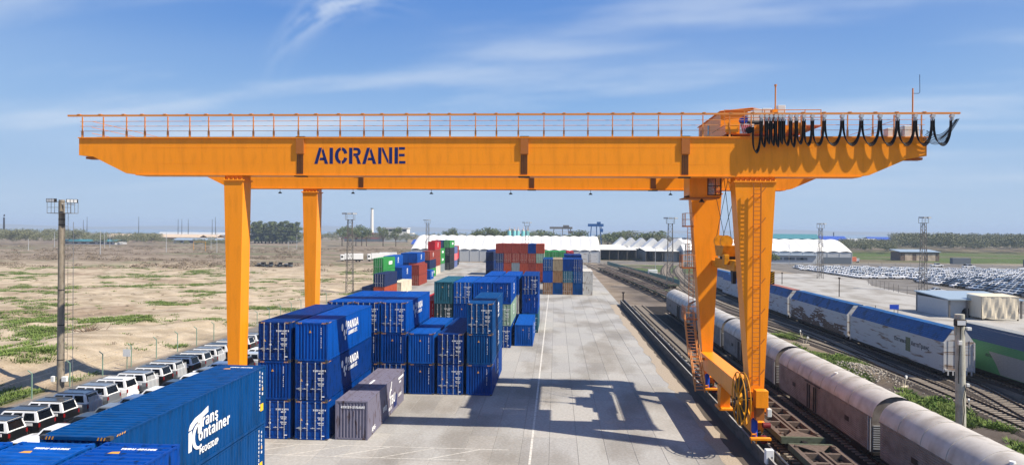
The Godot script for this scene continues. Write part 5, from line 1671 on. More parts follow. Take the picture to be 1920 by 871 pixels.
func build_wagons() -> void:
	mat("sign_grey", c8(62, 64, 70), 0.7)
	mat("rusty_top", c8(150, 96, 84), 0.7, 0.0, "grime", Vector3(0.2, 0.2, 0.2))
	mat("sign_olive", c8(110, 116, 92), 0.8, 0.0, "grime", Vector3(0.8, 0.8, 0.8))
	mat("sign_brown", c8(112, 88, 68), 0.85, 0.0, "grime", Vector3(0.5, 0.5, 0.5))
	var z := [-130.4, -110.2, -109.2, -88.4, -87.4, -67.0, -66.0, -46.9, -45.9, -25.6]
	var say := ["at the far end of the grey row", "second from the far end of the grey row", "half hidden by the crane legs", "right of the near crane leg", "nearest, cut by the bottom edge"]
	for i in 5:
		reefer("grey arched roof refrigerator wagon, " + say[i], 22.5 - (0.25 if i == 0 else 0.0), z[i * 2], z[i * 2 + 1], [3.0, 0.5, -2.0, -1.0, 1.0][i])
	flat_wagon("empty brown flat wagon beside the crane wheels", 17.4, -56.6, 14.2, 0.0)
	flat_wagon("empty brown flat wagon at the bottom edge", 17.4, -41.3, 13.2, 0.0)
	for i in 8:
		var p := spline([Vector2(26.4, -140), Vector2(26.0, -165), Vector2(22.9, -211), Vector2(17.2, -294), Vector2(14.5, -332)], 15.2)
		var c := (p[i + 1] + p[i + 2]) / 2
		flat_wagon("empty dark flat wagon, %s in the long far line" % ORD[i], c.x, c.y, 13.8, atan2(p[i + 2].x - p[i + 1].x, p[i + 2].y - p[i + 1].y))
	for i in 6:
		var p := spline([Vector2(32.2, -190), Vector2(30.3, -229), Vector2(25.8, -289), Vector2(22, -330)], 15.2)
		var c := (p[i] + p[i + 1]) / 2
		flat_wagon("empty dark flat wagon, %s in the line beside the green fence" % ORD[i], c.x, c.y, 13.8, atan2(p[i + 1].x - p[i].x, p[i + 1].y - p[i].y))
	car_carrier("white boarded wagon with blue roof and grey lettering", 42.95, -76.0, 23.6, M.wagon_white, M.wagon_blue, M.wagon_blue, "text")
	car_carrier("peeling brown patched wagon with worn blue roof", 42.95, -100.4, 24.0, M.wagon_white, M.wagon_blue_worn, M.wagon_blue, "peel")
	car_carrier("pale weathered wagon with blue roof beside the crane leg", 42.8, -125.2, 23.6, M.wagon_white, M.wagon_blue_worn, M.rusty_top, "")
	car_carrier("blue roofed wagon seen between the crane legs", 42.8, -149.6, 23.6, M.wagon_white, M.wagon_blue, M.wagon_blue, "")
	car_carrier("far blue roofed wagon behind the far crane leg", 44.2, -174.2, 23.6, M.wagon_white, M.wagon_blue, M.wagon_blue, "")
	car_carrier("green and grey painted covered wagon at the right edge", 47.8, -58.0, 25.0, M.wagon_green, M.wagon_dark, M.wagon_grey, "green")
	car_carrier("blue roofed wagon behind the green wagon", 54.0, -52.0, 24.0, M.wagon_white, M.c_blue_deep, M.c_blue, "")

# ---------------------------------------------------------------- buildings near the yard
func fabric_hall(label: String, x0: float, x1: float, zf: float, depth: float, eave: float, ridge: float, bays: int) -> Node3D:
	var o := thing("fabric_warehouse", label, "warehouse", Vector3((x0 + x1) / 2, 0, zf - depth / 2))
	var hw := (x1 - x0) / 2
	var hd := depth / 2
	gpart(o, "wall", Geo.new().box(-hw + 0.2, 0, hd - 0.3, hw - 0.2, eave, hd - 0.1).box(-hw + 0.2, 0, -hd + 0.1, hw - 0.2, eave, -hd + 0.3), M.sheet)
	for s in [-1, 1]:
		gpart(o, "end_wall", Geo.new().prism(PackedVector2Array([Vector2(-hd + 0.3, 0), Vector2(hd - 0.3, 0), Vector2(hd - 0.3, eave), Vector2(0, ridge - 0.3), Vector2(-hd + 0.3, eave)]), 0, 0.2).turned(Transform3D(Basis(Vector3.UP, PI / 2), Vector3(s * (hw - 0.15) - 0.1, 0, 0))), M.sheet)
	var bw := 2 * hw / bays
	for b in bays:
		var g := Geo.new()
		for s in [-1, 1]:
			var rows := 6
			var colsn := 6
			var grid := []
			for i in rows + 1:
				var row := []
				for j in colsn + 1:
					var t := i / float(rows)
					var u := j / float(colsn)
					var y := lerpf(eave, ridge, 1.0 - (1.0 - t) ** 1.35)
					var bulge := 0.95 * sin(PI * u) * (0.35 + 0.65 * sin(PI * (0.15 + 0.7 * t)))
					row.append(Vector3(-hw + bw * (b + u), y + bulge * 0.8, s * (hd - t * hd) + s * bulge * 0.5))
				grid.append(row)
			for i in rows:
				for j in colsn:
					g.face([grid[i][j], grid[i][j + 1], grid[i + 1][j + 1], grid[i + 1][j]], Vector3(0, 1, s * 0.4))
		gpart(o, "roof_bay", g, M.fabric)
	for b in bays + 1:
		gpart(o, "wall_post", Geo.new().box(-hw + bw * b - 0.12, 0, hd - 0.1, -hw + bw * b + 0.12, eave, hd + 0.05), M.sheet)
	return o

func shed(called: String, label: String, x0: float, x1: float, zf: float, zb: float, h0: float, h1: float, roof: Material, open: bool) -> Node3D:
	var o := thing(called, label, "shed", Vector3((x0 + x1) / 2, 0, (zf + zb) / 2))
	var hw := (x1 - x0) / 2
	var hd := (zf - zb) / 2
	gpart(o, "roof", Geo.new().hexa3(-hw, hw, hd, -hd, h0, h1, 0.2), roof)
	var n := 5
	for i in n:
		var x := lerpf(-hw + 0.4, hw - 0.4, i / float(n - 1))
		gpart(o, "post", Geo.new().box(x - 0.12, 0, hd - 0.5, x + 0.12, h0, hd - 0.26), M.lattice)
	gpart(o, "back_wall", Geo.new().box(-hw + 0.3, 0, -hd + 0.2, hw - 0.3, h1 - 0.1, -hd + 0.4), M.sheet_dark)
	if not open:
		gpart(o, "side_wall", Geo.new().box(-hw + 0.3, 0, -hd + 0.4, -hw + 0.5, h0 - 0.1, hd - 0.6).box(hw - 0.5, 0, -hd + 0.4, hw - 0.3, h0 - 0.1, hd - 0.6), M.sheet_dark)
	return o

func build_warehouses() -> void:
	var w1 := fabric_hall("long white fabric roofed warehouse behind the containers", -73, 22, -344, 46, 5.9, 12.6, 19)
	gpart(w1, "annex", Geo.new().box(-6, 0, 23.2, 14, 3.9, 31), M.sheet)
	gpart(w1, "annex_roof", Geo.new().box(-7, 4.0, 23.1, 15, 4.2, 32), M.roof_metal)
	for i in 4:
		gpart(w1, "gate", Geo.new().box(-5 + i * 5, 0.1, 31, -1 + i * 5, 3.2, 31.1), M.sheet_dark if i % 2 else M.sheet)
	for i in 5:
		gpart(w1, "gate", Geo.new().box(22 + i * 5.0, 0.1, 22.92, 26 + i * 5.0, 4.4, 23.05), M.wagon_white)
	var w2 := fabric_hall("white fabric roofed warehouse right of the crane", 66, 151, -362, 40, 5.9, 11.9, 14)
	gpart(w2, "annex", Geo.new().box(-12, 0, 20.2, 22, 4.3, 27), M.sheet)
	gpart(w2, "annex_roof", Geo.new().box(-13, 4.3, 20.1, 23, 4.6, 28), M.roof_metal)
	for i in 3:
		var wd := gpart(w2, "window", Geo.new().box(0 + i * 6.2, 2.0, 27, 5.4 + i * 6.2, 3.3, 27.08), M.sheet_dark)
		gpart(wd, "pane", Geo.new().box(2.0 + i * 6.2, 2.1, 27.08, 3.4 + i * 6.2, 3.2, 27.12), M.window)
	gpart(w2, "blue_skirting", Geo.new().box(28, 0, 20.1, 42, 3.3, 20.3), M.sheet_dark)
	# row of gables between the two halls
	for i in 6:
		var x := 34.0 + i * 4.6
		var zf := -440.0 + i * 14.0
		var o := thing("gabled_tent", "white gabled tent roof, %s from the left beside the open sheds" % ORD[i], "tent", Vector3(x + 8, 0, zf), 0.0, "white gabled tents")
		gpart(o, "roof", Geo.new().prism(PackedVector2Array([Vector2(-7.5, 5.5), Vector2(7.5, 5.5), Vector2(0, 12.0)]), -13, 0), M.fabric)
		gpart(o, "wall", Geo.new().box(-7.3, 0, -12.8, 7.3, 5.5, -0.2), M.sheet)
	for a in [["open fronted shed with white roof left of the tank wagon", 24, 44, -378, -402, 5.6, 6.4], ["open fronted shed with white roof behind the first shed", 24, 42, -416, -440, 6.2, 7.0], ["white roofed loading shed with dark interior nearest the lattice mast", 47, 65, -366, -398, 5.4, 6.6], ["white roofed loading shed behind the nearest loading shed", 44, 62, -408, -436, 5.6, 7.0]]:
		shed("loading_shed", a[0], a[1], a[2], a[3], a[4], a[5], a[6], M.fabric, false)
	var tw := thing("tank_wagon", "pale blue tank wagon standing by the open sheds", "wagon", Vector3(44.6, 0, -425))
	gpart(tw, "tank", Geo.new().cyl(Vector3(0, 2.7, 6), Vector3(0, 2.7, -6), 1.5, 1.5, 20), M.car_steel_blue)
	gpart(tw, "underframe", Geo.new().box(-1.3, 0.8, -6, 1.3, 1.15, 6), M.steel_dark)
	bogies(tw, 4.0, M.steel_dark)
	# green mesh fence along the flat wagons
	var pts := [Vector2(24.4, -328), Vector2(30.4, -262), Vector2(34.4, -236), Vector2(36.4, -205)]
	fence("green_fence", "pale green panel fence along the far flat wagons", pts, 3.0, 1.6, M.fence_green, true)
	var wb := thing("pallet_stack", "white block stack by the green fence", "pallets", Vector3(34.2, 0, -246))
	for i in 3:
		gpart(wb, "block", Geo.new().bbox(-1.6, i * 0.8, -0.9, 1.6, i * 0.8 + 0.7, 0.9, 0.05), M.white_paint)
	# gate shed and tarp shelter by the apron
	var o := shed("gate_shed", "grey sheet metal shed with flat blue grey roof by the car park", 73.3, 87, -133.6, -146, 3.3, 3.9, M.roof_metal, true)
	gpart(o, "front_wall", Geo.new().box(-6.2, 0, 5.0, 6.4, 3.2, 5.2), M.sheet)
	gpart(o, "side_wall", Geo.new().box(-6.4, 0, -5.9, -6.2, 3.2, 5.2), M.sheet)
	gpart(o, "tyre", Geo.new().cyl(Vector3(-3.0, 0.9, 5.2), Vector3(-3.0, 0.9, 5.5), 0.9, 0.9, 16), M.tyre)
	var tr := thing("tarpaulin_shelter", "cream tarpaulin draped over a frame beside the grey shed", "shelter", Vector3(81.1, 0, -132.7))
	var g := Geo.new()
	var fold := func(u: float, y: float) -> float: return 0.12 * sin(u * 3.1 + y) + 0.07 * sin(u * 7.3 - y * 1.7)
	for i in 20:
		for j in 8:
			var q := []
			for c in [[i, j], [i + 1, j], [i + 1, j + 1], [i, j + 1]]:
				var u: float = -3.6 + c[0] * 0.32
				var y: float = 0.35 + c[1] * 0.5
				q.append(Vector3(u, y + (0.12 * sin(u * 2.0) if c[1] == 0 else 0.0), 2.2 + fold.call(u, y) * (1.0 - c[1] / 11.0)))
			g.face(q, Vector3(0, 0, 1))
	gpart(tr, "front_drape", g, M.tarp)
	gpart(tr, "top_sheet", Geo.new().hexa3(-3.7, 2.9, 2.25, -2.6, 4.3, 4.5, 0.04), M.tarp)
	gpart(tr, "side_sheet", Geo.new().box(-3.66, 0.4, -2.4, -3.6, 4.3, 2.1), M.tarp)
	gpart(tr, "frame", Geo.new().box(-3.5, 0, -2.4, -3.3, 4.3, -2.2).box(2.7, 0, 1.9, 2.9, 4.3, 2.1).box(2.7, 0, -2.4, 2.9, 4.3, -2.2).box(-3.5, 0, 1.7, -3.3, 4.3, 1.9), M.rail_rust)

# ---------------------------------------------------------------- fences
func fence(called: String, label: String, pts: Array, gap: float, h: float, m: Material, panels: bool, bent := false) -> void:
	var o := thing(called, label, "fence")
	for i in pts.size() - 1:
		var a: Vector2 = pts[i]
		var b: Vector2 = pts[i + 1]
		var n := int(a.distance_to(b) / gap)
		for k in n:
			var p := a.lerp(b, k / float(n))
			var y := height(p.x, p.y)
			var g := Geo.new().box(-0.04, y, -0.04, 0.04, y + h, 0.04)
			if bent:
				g.beam(Vector3(0, y + h, 0), Vector3(-0.4, y + h + 0.3, 0), 0.07, 0.07)
			gpart(o, "post", g, m, Vector3(p.x, 0, p.y))
			if panels:
				var q := a.lerp(b, (k + 1) / float(n))
				gpart(o, "panel", Geo.new().beam(Vector3(p.x, h * 0.5, p.y), Vector3(q.x, h * 0.5, q.y), 0.04, h * 0.9), m)
		for r in ([0.4, 1.1, 1.8, 2.3] if bent else [h * 0.5, h - 0.05]):
			if not panels:
				gpart(o, "wire", Geo.new().cyl(Vector3(a.x, r, a.y), Vector3(b.x, r, b.y), 0.008, 0.008, 4), M.steel)

# ---------------------------------------------------------------- cars
func car_body(l: float, w: float, h: float, kind: String) -> Array:   # nose towards -x; [paint, glass] collectors
	var hw := w / 2
	var paint := Geo.new()
	var glassy := Geo.new()
	var house := Geo.new()
	var suv := kind == "suv"
	var belt := h * (0.6 if suv else 0.62)
	# lower body: cross-sections along the length
	var st := []
	var n := 13
	for i in n:
		var t := i / float(n - 1)
		var x := -l / 2 + l * t
		var top := belt
		if suv:
			top = lerpf(h * 0.5, belt, smoothstep(0.0, 0.28, t))
		else:
			top = lerpf(h * 0.46, belt, smoothstep(0.0, 0.33, t)) if t < 0.6 else lerpf(belt, h * 0.58, smoothstep(0.85, 1.0, t))
		var half := hw * (1.0 - 0.14 * (1.0 - smoothstep(0.0, 0.12, t)) - 0.09 * smoothstep(0.9, 1.0, t))
		st.append([x, 0.28 + (0.12 if i == 0 or i == n - 1 else 0.0), top, half])
	for i in n - 1:
		var a: Array = st[i]
		var b: Array = st[i + 1]
		for s in [-1, 1]:
			var ring := func(q: Array) -> Array: return [Vector3(q[0], q[1], s * q[3] * 0.93), Vector3(q[0], lerpf(q[1], q[2], 0.55), s * q[3]), Vector3(q[0], q[2] - 0.07, s * q[3] * 0.97), Vector3(q[0], q[2], s * q[3] * 0.87), Vector3(q[0], q[2] + 0.02, 0)]
			var ra: Array = ring.call(a)
			var rb: Array = ring.call(b)
			for k in 4:
				paint.face([ra[k], rb[k], rb[k + 1], ra[k + 1]], Vector3(0, 0.25 + 0.3 * k, s))
	for e in [0, n - 1]:
		var q: Array = st[e]
		paint.face([Vector3(q[0], q[1], -q[3] * 0.93), Vector3(q[0], q[1], q[3] * 0.93), Vector3(q[0], q[2], q[3] * 0.87), Vector3(q[0], q[2], -q[3] * 0.87)], Vector3(-1 if e == 0 else 1, 0, 0))
	# greenhouse
	var x0 := -l * (0.20 if suv else 0.17)
	var x1 := l * (0.49 if suv else 0.36)
	var r0 := x0 + l * (0.13 if suv else 0.17)
	var r1 := x1 - l * (0.05 if suv else 0.16)
	var bw := hw * 0.87
	var tw := hw * 0.72
	var yb := belt - 0.02
	var yr := h
	var B := [Vector3(x0, yb, bw), Vector3(x1, yb, bw), Vector3(x1, yb, -bw), Vector3(x0, yb, -bw)]
	var R := [Vector3(r0, yr - 0.05, tw), Vector3(r1, yr - 0.05, tw), Vector3(r1, yr - 0.05, -tw), Vector3(r0, yr - 0.05, -tw)]
	for i in 4:
		house.quad(B[i], B[(i + 1) % 4], R[(i + 1) % 4], R[i])
	var c := [Vector3(r0 + 0.15, yr, tw * 0.86), Vector3(r1 - 0.1, yr, tw * 0.86), Vector3(r1 - 0.1, yr, -tw * 0.86), Vector3(r0 + 0.15, yr, -tw * 0.86)]
	for i in 4:
		house.quad(R[i], R[(i + 1) % 4], c[(i + 1) % 4], c[i])
	house.quad(c[0], c[1], c[2], c[3])
	# panes, a little proud of the greenhouse
	var pane := func(f: int, u0: float, u1: float, v0: float, v1: float) -> void:
		var a: Vector3 = B[f]
		var b: Vector3 = B[(f + 1) % 4]
		var d: Vector3 = R[f]
		var e: Vector3 = R[(f + 1) % 4]
		var nrm := (b - a).cross(d - a).normalized() * 0.012
		var p := func(u: float, v: float) -> Vector3: return a.lerp(b, u).lerp(d.lerp(e, u), v) + nrm
		glassy.quad(p.call(u0, v0), p.call(u1, v0), p.call(u1, v1), p.call(u0, v1))
	for f in [0, 2]:
		var spans := [[0.06, 0.30], [0.36, 0.60], [0.66, 0.93]] if suv else [[0.10, 0.44], [0.5, 0.86]]
		for s in spans:
			var u0: float = s[0] if f == 0 else 1.0 - s[1]
			var u1: float = s[1] if f == 0 else 1.0 - s[0]
			pane.call(f, u0, u1, 0.16, 0.88)
	pane.call(1, 0.08, 0.92, 0.14, 0.88)
	pane.call(3, 0.08, 0.92, 0.14, 0.9)
	return [paint, glassy, house]

func car_shapes(kind: String) -> Dictionary:
	if shapes.has("car" + kind):
		return shapes["car" + kind]
	var dims: Array = {"suv": [5.0, 2.0, 1.92], "sedan": [4.7, 1.83, 1.46], "hatch": [4.55, 1.86, 1.68]}[kind]
	var b := car_body(dims[0], dims[1], dims[2], kind if kind != "hatch" else "suv")
	var both := Geo.new().add(b[0]).add(b[2])
	var d := {"body": both.mesh(), "lower": b[0].mesh(), "house": b[2].mesh(), "glass": b[1].mesh(), "l": dims[0], "w": dims[1], "h": dims[2]}
	d.wheel = Geo.new().cyl(Vector3(0, 0, -0.11), Vector3(0, 0, 0.11), 0.35, 0.35, 16).mesh()
	d.rim = Geo.new().cyl(Vector3(0, 0, -0.125), Vector3(0, 0, 0.125), 0.22, 0.22, 10).mesh()
	var one := ArrayMesh.new()
	var w := Geo.new()
	for x in [-0.3, 0.31]:
		for s in [-1, 1]:
			w.cyl(Vector3(x * dims[0], 0.33, s * (dims[1] / 2 - 0.2)), Vector3(x * dims[0], 0.33, s * (dims[1] / 2 - 0.01)), 0.33, 0.33, 10)
	w.box(-dims[0] * 0.42, 0.2, -dims[1] * 0.4, dims[0] * 0.42, 0.4, dims[1] * 0.4)
	for m in [[d.body, null], [d.glass, M.window], [w.mesh(), M.tyre]]:
		one.add_surface_from_arrays(Mesh.PRIMITIVE_TRIANGLES, m[0].surface_get_arrays(0))
	d.one = one
	shapes["car" + kind] = d
	return d

func far_mesh(kind: String, paint: String) -> ArrayMesh:
	var key := "one" + kind + paint
	if not shapes.has(key):
		var src: ArrayMesh = car_shapes(kind).one
		var m := ArrayMesh.new()
		for i in 3:
			m.add_surface_from_arrays(Mesh.PRIMITIVE_TRIANGLES, src.surface_get_arrays(i))
			m.surface_set_material(i, [M["car_" + paint], M.window, M.tyre][i])
		shapes[key] = m
	return shapes[key]

func near_car(label: String, kind: String, at: Vector3, side: String, roof: String, film: bool) -> void:
	var d := car_shapes(kind)
	var o := thing("parked_car", label, "car", at, rng.randf_range(-0.02, 0.02), "cars parked along the left fence")
	part(o, "body", d.lower, M["car_" + roof])
	part(o, "cabin", d.house, M["car_" + side])
	if roof != side:
		gpart(o, "shoulder_film", Geo.new().box(-d.l * 0.36, d.h * 0.47, d.w * 0.486, d.l * 0.42, d.h * 0.57, d.w * 0.504), M["car_" + side])
	part(o, "windows", d.glass, M.window)
	var l: float = d.l
	var w: float = d.w
	var h: float = d.h
	for x in [-0.3, 0.31]:
		for s in [-1, 1]:
			var wh := part(o, "wheel", d.wheel, M.tyre, Vector3(x * l, 0.35, s * (w / 2 - 0.11)))
			part(wh, "rim", d.rim, M.steel)
	gpart(o, "underbody", Geo.new().box(-l * 0.43, 0.2, -w * 0.4, l * 0.43, 0.45, w * 0.4), M.tyre)
	if kind == "suv":
		if roof != side:
			gpart(o, "roof", Geo.new().bbox(-l * 0.05, h - 0.025, -w * 0.34, l * 0.43, h + 0.02, w * 0.34, 0.015), M["car_" + roof])
			gpart(o, "tailgate", Geo.new().box(l * 0.499, 0.4, -w * 0.42, l * 0.507, h * 0.6, w * 0.42), M["car_" + roof])
		for s in [-1, 1]:
			gpart(o, "roof_rail", Geo.new().beam(Vector3(-l * 0.04, h + 0.05, s * w * 0.33), Vector3(l * 0.4, h + 0.05, s * w * 0.33), 0.05, 0.05), M.steel)
		gpart(o, "spoiler", Geo.new().box(l * 0.42, h - 0.08, -w * 0.33, l * 0.475, h - 0.03, w * 0.33), M["car_" + roof])
	for s in [-1, 1]:
		gpart(o, "tail_lamp", Geo.new().bbox(l * 0.47, h * 0.40, s * w * 0.40 - 0.09, l * 0.508, h * 0.56, s * w * 0.40 + 0.09, 0.015), M.tail_lamp)
		gpart(o, "mirror", Geo.new().bbox(-l * 0.15, h * 0.6, s * (w / 2 + 0.06) - 0.09, -l * 0.11, h * 0.7, s * (w / 2 + 0.06) + 0.09, 0.02), M["car_" + roof])
	gpart(o, "rear_bumper", Geo.new().bbox(l * 0.47, 0.32, -w * 0.44, l * 0.515, 0.55, w * 0.44, 0.02), M["car_" + roof])
	if film:
		var g := Geo.new()
		for i in 8:
			for j in 5:
				var q := []
				for c in [[i, j], [i + 1, j], [i + 1, j + 1], [i, j + 1]]:
					var y: float = 0.45 + c[1] * 0.25
					var z: float = -0.85 + c[0] * 0.21
					q.append(Vector3(l * 0.515 + 0.05 * sin(c[0] * 2.1) + 0.12 * (1.0 - c[1] / 5.0), y, z))
				g.face(q, Vector3.RIGHT)
		gpart(o, "protective_film", g, M.film)

func nth(n: int) -> String:
	if n <= 18:
		return ORD[n - 1]
	if n == 19:
		return "nineteenth"
	var tens := ["twent", "thirt", "fort", "fift", "sixt"]
	return tens[n / 10 - 2] + ("ieth" if n % 10 == 0 else "y-" + ORD[n % 10 - 1])

func build_car_parks() -> void:
	# left: two columns, noses towards the fence
	var roofs := ["black", "black", "black", "black", "grey", "grey", "white", "grey", "black", "grey", "black", "grey", "grey", "black", "grey", "black", "grey"]
	for i in 17:
		var z := -44.2 - i * 2.72
		near_car("%s roofed estate car, %s from the near end along the fence" % [roofs[i], ORD[i]], "suv", Vector3(-40.85 + rng.randf_range(-0.12, 0.12), -0.03, z), "white", roofs[i], i in [4, 7, 9, 12])
	var second := ["white", "white", "black", "grey", "white", "white", "black", "white", "grey", "white", "black", "silver", "white", "white"]
	for i in 14:
		var z := -43.4 - i * 2.95
		near_car("%s car, %s from the near end in the inner row" % [second[i], ORD[i]], "hatch", Vector3(-35.15 + rng.randf_range(-0.15, 0.15), -0.03, z), second[i], second[i], false)
	# right: the big car park
	var cand := []
	for c in 17:
		var x := 107.0 + c * 5.55
		for r in 62:
			var z := -168.0 - r * 2.62
			if z > -236 and x < 113.0 + (-168.0 - z) * 0.08 or z < -313 + c * 0.6 or (z > -246 and z < -236 and x < 121):
				continue
			var p := Vector3(x + rng.randf_range(-0.2, 0.2), -0.035, z + rng.randf_range(-0.12, 0.12))
			var px := 960 + 1293 * tan(atan(x / -z) + deg_to_rad(3.65))
			if px > 1990:
				continue
			cand.append([p, c, r])
	cand.sort_custom(func(a, b): return a[0].length() < b[0].length())
	var rest := {}
	var counts := {}
	for i in cand.size():
		var p: Vector3 = cand[i][0]
		var far: bool = p.z < -240
		var k := rng.randf()
		var paint := "white" if k < 0.82 else "silver" if far else "silver"
		if not far:
			paint = "silver" if k < 0.3 else "white" if k < 0.5 else "steel_blue" if k < 0.68 else "black" if k < 0.9 else "grey"
		var kind := "sedan" if rng.randf() < 0.72 or not far else "hatch"
		var turn := PI + rng.randf_range(-0.02, 0.02)
		if i < 290:
			var cc: int = cand[i][1]
			var o := MeshInstance3D.new()
			o.name = numbered("lot_car")
			o.mesh = far_mesh(kind, paint)
			add_child(o)
			o.position = p
			o.rotation.y = turn
			counts[cc] = counts.get(cc, 0) + 1
			tag(o, "%s %s, %s from the near end, %s line of the right car park" % [paint.replace("_", " "), "saloon" if kind == "sedan" else "hatchback", nth(counts[cc]), nth(cc + 1)], "car", "cars in the right-hand car park")
		else:
			var key := kind + "|" + paint
			if not rest.has(key):
				rest[key] = []
			rest[key].append(Transform3D(Basis(Vector3.UP, turn), p))
	var merged := {}
	for key in rest:
		var q: PackedStringArray = key.split("|")
		var src: ArrayMesh = car_shapes(q[0]).one
		for i in 3:
			var mk: String = ["car_" + q[1], "window", "tyre"][i]
			if not merged.has(mk):
				merged[mk] = Geo.new()
			var ar := src.surface_get_arrays(i)
			var vs: PackedVector3Array = ar[Mesh.ARRAY_VERTEX]
			var ns: PackedVector3Array = ar[Mesh.ARRAY_NORMAL]
			var into: Geo = merged[mk]
			for t in rest[key]:
				into.v.append_array(t * vs)
				into.n.append_array(Transform3D(t.basis, Vector3.ZERO) * ns)
	var all := ArrayMesh.new()
	for mk in merged:
		all.add_surface_from_arrays(Mesh.PRIMITIVE_TRIANGLES, merged[mk].mesh().surface_get_arrays(0))
		all.surface_set_material(all.get_surface_count() - 1, M[mk])
	var crowd := MeshInstance3D.new()
	crowd.name = "distant_cars"
	crowd.mesh = all
	crowd.set_meta("kind", "stuff")
	add_child(crowd)
	tag(crowd, "far white and silver cars filling the back of the right car park", "cars")
	# lone vehicles
	for a in [["silver saloon parked alone on the verge below the car lot", Vector3(101.6, -0.03, -190), "silver", "sedan"], ["white saloon at the left tip of the car lot", Vector3(104.6, -0.03, -296), "white", "sedan"]]:
		var o := MeshInstance3D.new()
		o.name = numbered("lot_car")
		o.mesh = far_mesh(a[3], a[2])
		add_child(o)
		o.position = a[1]
		o.rotation.y = PI
		tag(o, a[0], "car")
	for i in 2:
		var o := thing("pickup_truck", "white pickup truck, %s of the two beyond the car lot" % ["left", "right"][i], "truck", Vector3([181.0, 190.5][i], -0.03, [-340.0, -331.0][i]), PI)
		gpart(o, "body", Geo.new().bbox(-2.7, 0.5, -0.95, 2.7, 1.05, 0.95, 0.06), M.car_white)
		gpart(o, "cab", Geo.new().hexa2(-1.2, 1.04, -0.9, 0.8, 1.85, 0.9), M.car_white)
		gpart(o, "windows", Geo.new().box(-1.0, 1.2, -0.93, 0.6, 1.7, 0.93).box(-1.21, 1.25, -0.6, 0.81, 1.7, 0.6), M.window)
		for x in [-1.7, 1.6]:
			for s in [-0.85, 0.85]:
				gpart(o, "wheel", Geo.new().cyl(Vector3(x, 0.4, s - 0.12), Vector3(x, 0.4, s + 0.12), 0.4, 0.4, 12), M.tyre)
	var v := thing("delivery_van", "white and orange van at the corner of the right warehouse", "van", Vector3(159.5, -0.03, -381), PI)
	gpart(v, "box_body", Geo.new().bbox(-1.4, 0.7, -1.0, 2.6, 3.0, 1.0, 0.06), M.rust_van)
	gpart(v, "cab", Geo.new().hexa2(-3.0, 0.5, -0.95, -1.4, 2.3, 0.95), M.car_white)
	gpart(v, "windscreen", Geo.new().box(-3.02, 1.4, -0.8, -2.6, 2.1, 0.97), M.window)
	for x in [-2.3, 1.8]:
		for s in [-0.9, 0.9]:
			gpart(v, "wheel", Geo.new().cyl(Vector3(x, 0.4, s - 0.12), Vector3(x, 0.4, s + 0.12), 0.4, 0.4, 12), M.tyre)
	# white lorries behind the left container row
	for i in 3:
		var o := thing("box_lorry", "white box lorry, %s of the three parked beyond the field" % ["left", "middle", "right"][i], "lorry", Vector3([-99.0, -88.0, -87.5][i], 0, [-330.0, -338.0, -352.0][i]), [0.35, 0.35, 0.2][i], "white lorries parked beyond the field")
		gpart(o, "box_body", Geo.new().bbox(-3.6, 1.1, -1.25, 5.2, 3.9, 1.25, 0.05), M.white_paint)
		gpart(o, "cab", Geo.new().bbox(-5.6, 0.8, -1.2, -3.7, 3.5, 1.2, 0.12), M.white_paint)
		gpart(o, "windscreen", Geo.new().box(-5.63, 1.9, -1.0, -5.6, 3.0, 1.0).box(-5.3, 1.9, 1.2, -4.4, 2.9, 1.22), M.window)
		gpart(o, "chassis", Geo.new().box(-5.4, 0.6, -0.9, 5.0, 1.1, 0.9), M.steel_dark)
		for x in [-4.6, 2.0, 3.4]:
			for s in [-1.0, 1.0]:
				gpart(o, "wheel", Geo.new().cyl(Vector3(x, 0.5, s - 0.15), Vector3(x, 0.5, s + 0.15), 0.5, 0.5, 12), M.tyre)

# ---------------------------------------------------------------- poles and masts
func flood_head(o: Node3D, at: Vector3, turn: float, s := 1.0) -> void:
	var f := gpart(o, "floodlight", Geo.new().box(-0.55 * s, -0.18 * s, -0.16 * s, 0.55 * s, 0.22 * s, 0.16 * s), M.steel_dark, at, turn)
	for i in 3:
		gpart(f, "lens", Geo.new().box(-0.48 * s + i * 0.34 * s, -0.14 * s, 0.16 * s, -0.2 * s + i * 0.34 * s, 0.18 * s, 0.175 * s), M.lamp_glass)

